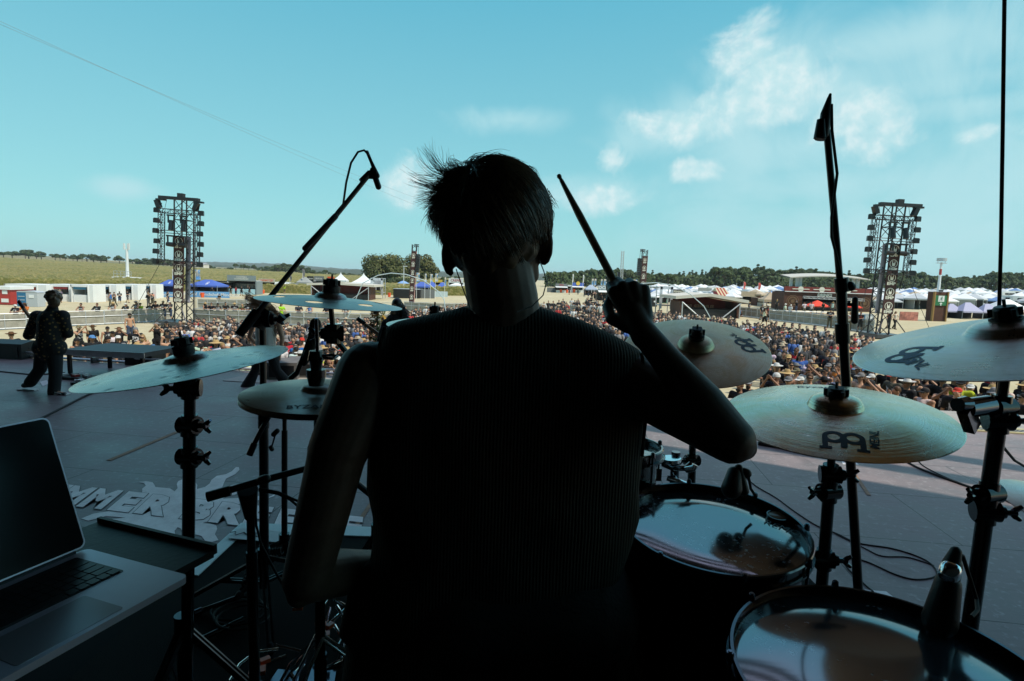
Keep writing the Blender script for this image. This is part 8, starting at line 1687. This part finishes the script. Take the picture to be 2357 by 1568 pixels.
# walkers on the open ground
OG = 'people on the open ground'
for x, yb, w_, kw in [(1752, 738, 'walking below the brown pagoda', dict(shirt='black', hat='')), (1764, 741, 'walking as the right one of a pair below the brown pagoda', dict(shirt='black', hat='cap')), (1805, 735, 'left of two in white by the drinks building', dict(shirt='white', hat='bucket', hatc='white')), (1817, 737, 'right of two in white by the drinks building', dict(shirt='white', hat='bucket', hatc='white')), (1723, 724, 'small walker left of the brown pagoda', dict(shirt='faded')), (1758, 752, 'hands on hips near the slanted barrier', dict(shirt='white', sleeve='tank', arm='hip')),
    (342, 707, 'left one of two standing by the tower', dict(shirt='black', legs='stand')), (352, 707, 'right one of two standing by the tower', dict(shirt='black', hat='cap', legs='stand')), (387, 704, 'walking right before the blue tent', dict(shirt='black', hat='')), (276, 700, 'tall walker before the second teal booth', dict(shirt='black', hat='cap', hatc='black')), (294, 697, 'before the phone mast booth', dict(shirt='black')), (255, 707, 'in a blue checked shirt before the booths', dict(shirt='blue')), (264, 706, 'carrying a bag before the booths', dict(shirt='black')),
    (1940, 735, 'in a dark shirt right of the scarlet parasol', dict(shirt='black')), (2058, 758, 'walking right of the right tower', dict(shirt='white', sleeve='tank')), (2044, 757, 'with long hair right of the right tower', dict(shirt='faded', hairk='long', hat=''))]:
    g_ = G(x, yb); placed.append((g_.x, g_.y)); k = dict(legs='walk'); k.update(kw); place_person(g_.x, g_.y, w_, OG, face=CR.uniform(-2, 2), **k)
CB = 'customers at the stalls'
for x, yb, w_ in [(163, 694, 'left at the first teal booth'), (172, 694, 'right at the first teal booth'), (232, 691, 'at the second teal booth'), (242, 691, 'right at the second teal booth'), (274, 689, 'at the booth below the phone mast'), (289, 689, 'second at the booth below the phone mast'), (328, 687, 'left at the last white booth'), (340, 687, 'right at the last white booth'), (139, 697, 'before the red booth'), (531, 681, 'left at the cocktail counter'), (543, 681, 'middle at the cocktail counter'), (556, 681, 'right at the cocktail counter'), (574, 681, 'far right at the cocktail counter'), (489, 684, 'before the wide blue tent'), (70, 705, 'in front of the portable toilet'), (78, 706, 'beside the portable toilet'), (601, 677, 'at the orange lettered stall'), (655, 676, 'at the white awning stall'), (705, 676, 'at the narrow burger stall'), (1310, 679, 'between the dark stall and the blue sign'), (1330, 678, 'at the blue signed stall'), (1345, 683, 'before the grey tent'), (1354, 686, 'in the queue before the grey tent'), (1362, 690, 'in the queue before the cocktail sign'), (1368, 693, 'second in the queue before the cocktail sign'), (1383, 696, 'at the front of the cocktail counter'), (1040, 680, 'at the crepes stall'), (1056, 680, 'right at the crepes stall'), (1832, 722, 'under the round emblem of the drinks building'), (1850, 724, 'left under the scarlet parasol'), (1866, 727, 'dark one under the scarlet parasol'), (1893, 726, 'white one under the scarlet parasol'), (1915, 724, 'right of the scarlet parasol'), (1930, 722, 'before the drinks counter'), (1787, 716, 'in the shade of the brown pagoda')]:
    g_ = G(x, yb); placed.append((g_.x, g_.y)); place_person(g_.x, g_.y, w_, CB, face=math.pi+CR.uniform(-.8, .8), legs=CR.choice(['stand', 'stand', 'walk']))
# sitters
for x, yb, w_ in [(568, 692, 'sitting below the cocktail stall'), (505, 692, 'sitting below the blue banner'), (1361, 695, 'sitting alone before the grey tent'), (1350, 700, 'sitting pair left right of the neck'), (1358, 700, 'sitting pair right right of the neck'), (1400, 703, 'sitting before the red bin'), (1676, 726, 'sitting right of the red trailer'), (1702, 729, 'sitting by the slanted barrier')]:
    g_ = G(x, yb); placed.append((g_.x, g_.y)); place_person(g_.x, g_.y, w_, 'people sitting on the ground', legs='sit', arm='cup')
# the packed crowd: random spots in areas traced by head positions
def inside(p, poly):
    c = False; x, y = p
    for i in range(len(poly)):
        (x1, y1), (x2, y2) = poly[i], poly[i-1]
        if (y1 > y) != (y2 > y) and x < (x2-x1)*(y-y1)/(y2-y1)+x1: c = not c
    return c
ZN = [([(395, 752), (440, 735), (520, 733), (600, 742), (600, 868), (520, 850), (395, 800)], .50, 'left of the singer'), ([(600, 742), (700, 745), (700, 868), (600, 868)], .5, 'right of the singer'),
      ([(700, 742), (800, 738), (800, 850), (700, 868)], .5, 'around the hi-hat rod'), ([(800, 738), (880, 735), (980, 738), (930, 800), (800, 850)], .5, 'around the flower stand'), ([(905, 712), (1082, 700), (1082, 735), (990, 742)], .75, 'left of the neck'),
      ([(1238, 698), (1330, 688), (1420, 690), (1430, 720), (1238, 722)], 1.5, 'scattered right of the neck'), ([(1248, 724), (1335, 722), (1430, 724), (1452, 772), (1330, 752), (1250, 735)], .62, 'above the right shoulder'),
      ([(1495, 715), (1560, 722), (1690, 732), (1700, 760), (1500, 738)], .6, 'before the red trailer'), ([(1700, 740), (1790, 745), (1880, 757), (1930, 765), (1930, 850), (1770, 880), (1765, 790)], .54, 'between ride cymbal and tall stand'),
      ([(1930, 762), (2010, 776), (2010, 900), (1930, 870), (1770, 880), (1930, 850)], .54, 'right of the tall microphone stand'), ([(1700, 880), (1930, 868), (2010, 895), (1880, 900)], .54, 'just over the bright golden cymbal'), ([(2010, 850), (2200, 866), (2230, 925), (2150, 930), (2010, 898)], .54, 'under the biggest cymbal'), ([(2200, 866), (2300, 866), (2300, 940), (2230, 925)], .54, 'beside the edge tilter'), ([(2300, 866), (2400, 866), (2400, 965), (2300, 940)], .54, 'at the right edge of the photo'), ([(1640, 880), (1780, 868), (1700, 900), (1660, 905)], .6, 'below the ride cymbal')]
cells = {}
def free(x, y, d):
    cx_, cy_ = int(x/1.2), int(y/1.2)
    for i in (-1, 0, 1):
        for j in (-1, 0, 1):
            for (a, b) in cells.get((cx_+i, cy_+j), ()):
                if (a-x)**2+(b-y)**2 < d*d: return False
    return True
for (x, y) in placed: cells.setdefault((int(x/1.2), int(y/1.2)), []).append((x, y))
cand = []
for poly, d, where in ZN:
    xs_ = [p[0] for p in poly]; ys_ = [p[1] for p in poly]; wp = [at_head(*p) for p in poly]; wx = [p.x for p in wp]; wy = [p.y for p in wp]; miss = 0
    while miss < 420:
        x = CR.uniform(min(wx), max(wx)); y = CR.uniform(min(wy), max(wy)); px, py = proj((x, y, gz(x, y)+1.62))
        se = (y-11.75)+.14*x
        if se < 3.3 or not inside((px, py), poly) or not free(x, y, d): miss += 1; continue
        miss = max(0, miss-40); cells.setdefault((int(x/1.2), int(y/1.2)), []).append((x, y)); cand.append((y, x, where))
cand.sort(); NIND = 296-len(placed)
vis = [c for c in cand]
for (y, x, where) in vis[:NIND]:
    legs = 'sit' if 'scattered' in where and CR.random() < .2 else 'stand'
    place_person(x, y, 'farther back '+where if y > 30 else where, 'crowd '+where, legs=legs)
rest = vis[NIND:]
open('/tmp/crowd.txt','w').write('%d %d %d' % (len(placed), len(cand), len(rest))) if False else print('CROWD', len(placed), len(cand), len(rest))
# the farthest people read as one mass
if rest:
    mats_ = []; mb = MB(); cols = [(.014, .014, .016), (.04, .04, .045), (.6, .6, .58), (.2, .2, .2), (.4, .03, .03), (.05, .12, .35)]
    ML = [cm('far_cloth_%s' % n, c, .85) for n, c in zip(('black', 'dark', 'white', 'grey', 'red', 'blue'), cols)] + [cm('far_skin', (.50, .29, .19), .6), cm('far_hair', (.03, .02, .015), .7), cm('far_hat', (.45, .38, .26), .8)]
    for (y, x, where) in rest:
        z = gz(x, y); s = CR.uniform(.94, 1.06); mb.T = Matrix.Translation((x, y, z)) @ Matrix.Rotation(CR.uniform(-.5, .5), 4, 'Z') @ Matrix.Scale(s, 4); k = CR.choices(range(6), (11, 4, 3.2, 1.4, .8, .8))[0]; mb.cur = k
        mb.cap_((0, 0, 1.35), (0, 0, .95), .15, .14, 8); mb.cap_((-.17, 0, 1.42), (-.25, 0, 1.2), .075, .07, 6); mb.cap_((.17, 0, 1.42), (.25, 0, 1.2), .075, .07, 6); mb.cur = 0 if CR.random() < .7 else 1; mb.cap_((-.09, 0, .92), (-.11, 0, .45), .10, .08, 6); mb.cap_((.09, 0, .92), (.11, 0, .45), .10, .08, 6)
        mb.cur = 6; mb.sph((0, -.01, 1.62), (.075, .09, .115), 8, 6); mb.cap_((0, 0, 1.55), (0, 0, 1.45), .05, .06, 6); a = CR.random()
        for sg in (-1, 1): mb.cap_((sg*.25, 0, 1.2), (sg*(.26 if a < .5 else .08), -.1 if a < .5 else -.25, .95 if a < .5 else 1.2), .045, .035, 6); mb.cap_((sg*.11, 0, .45), (sg*.12, 0, .08), .055, .045, 6)
        mb.cur = 8 if CR.random() < .12 else 7; mb.sph((0, .01, 1.67), (.085, .098, .085), 8, 6)
        if mb.cur == 8: mb.lathe([(.08, 1.67), (.17, 1.66)], (0, 0, 0), n=8)
    mb.T = None; tag(mb.build('distant_crowd', ML, sm=60), 'farthest part of the packed crowd', 'crowd', kind='stuff')
# ================================================================== AIR
hm_ = bpy.data.materials.new('haze_air'); hm_.use_nodes = True; nt = hm_.node_tree; nt.nodes.clear()
o_ = nt.nodes.new('ShaderNodeOutputMaterial'); pv_ = nt.nodes.new('ShaderNodeVolumePrincipled'); pv_.inputs['Color'].default_value = (.80, .90, .98, 1); pv_.inputs['Density'].default_value = 1.3e-4; pv_.inputs['Anisotropy'].default_value = .0
nt.links.new(pv_.outputs[0], o_.inputs['Volume'])
mb = MB(); mb.box((0, 2210, 28), (9000, 4620, 76)); hz = mb.build('haze', hm_); tag(hz, kind='stuff')
sc.cycles.volume_bounces = 0
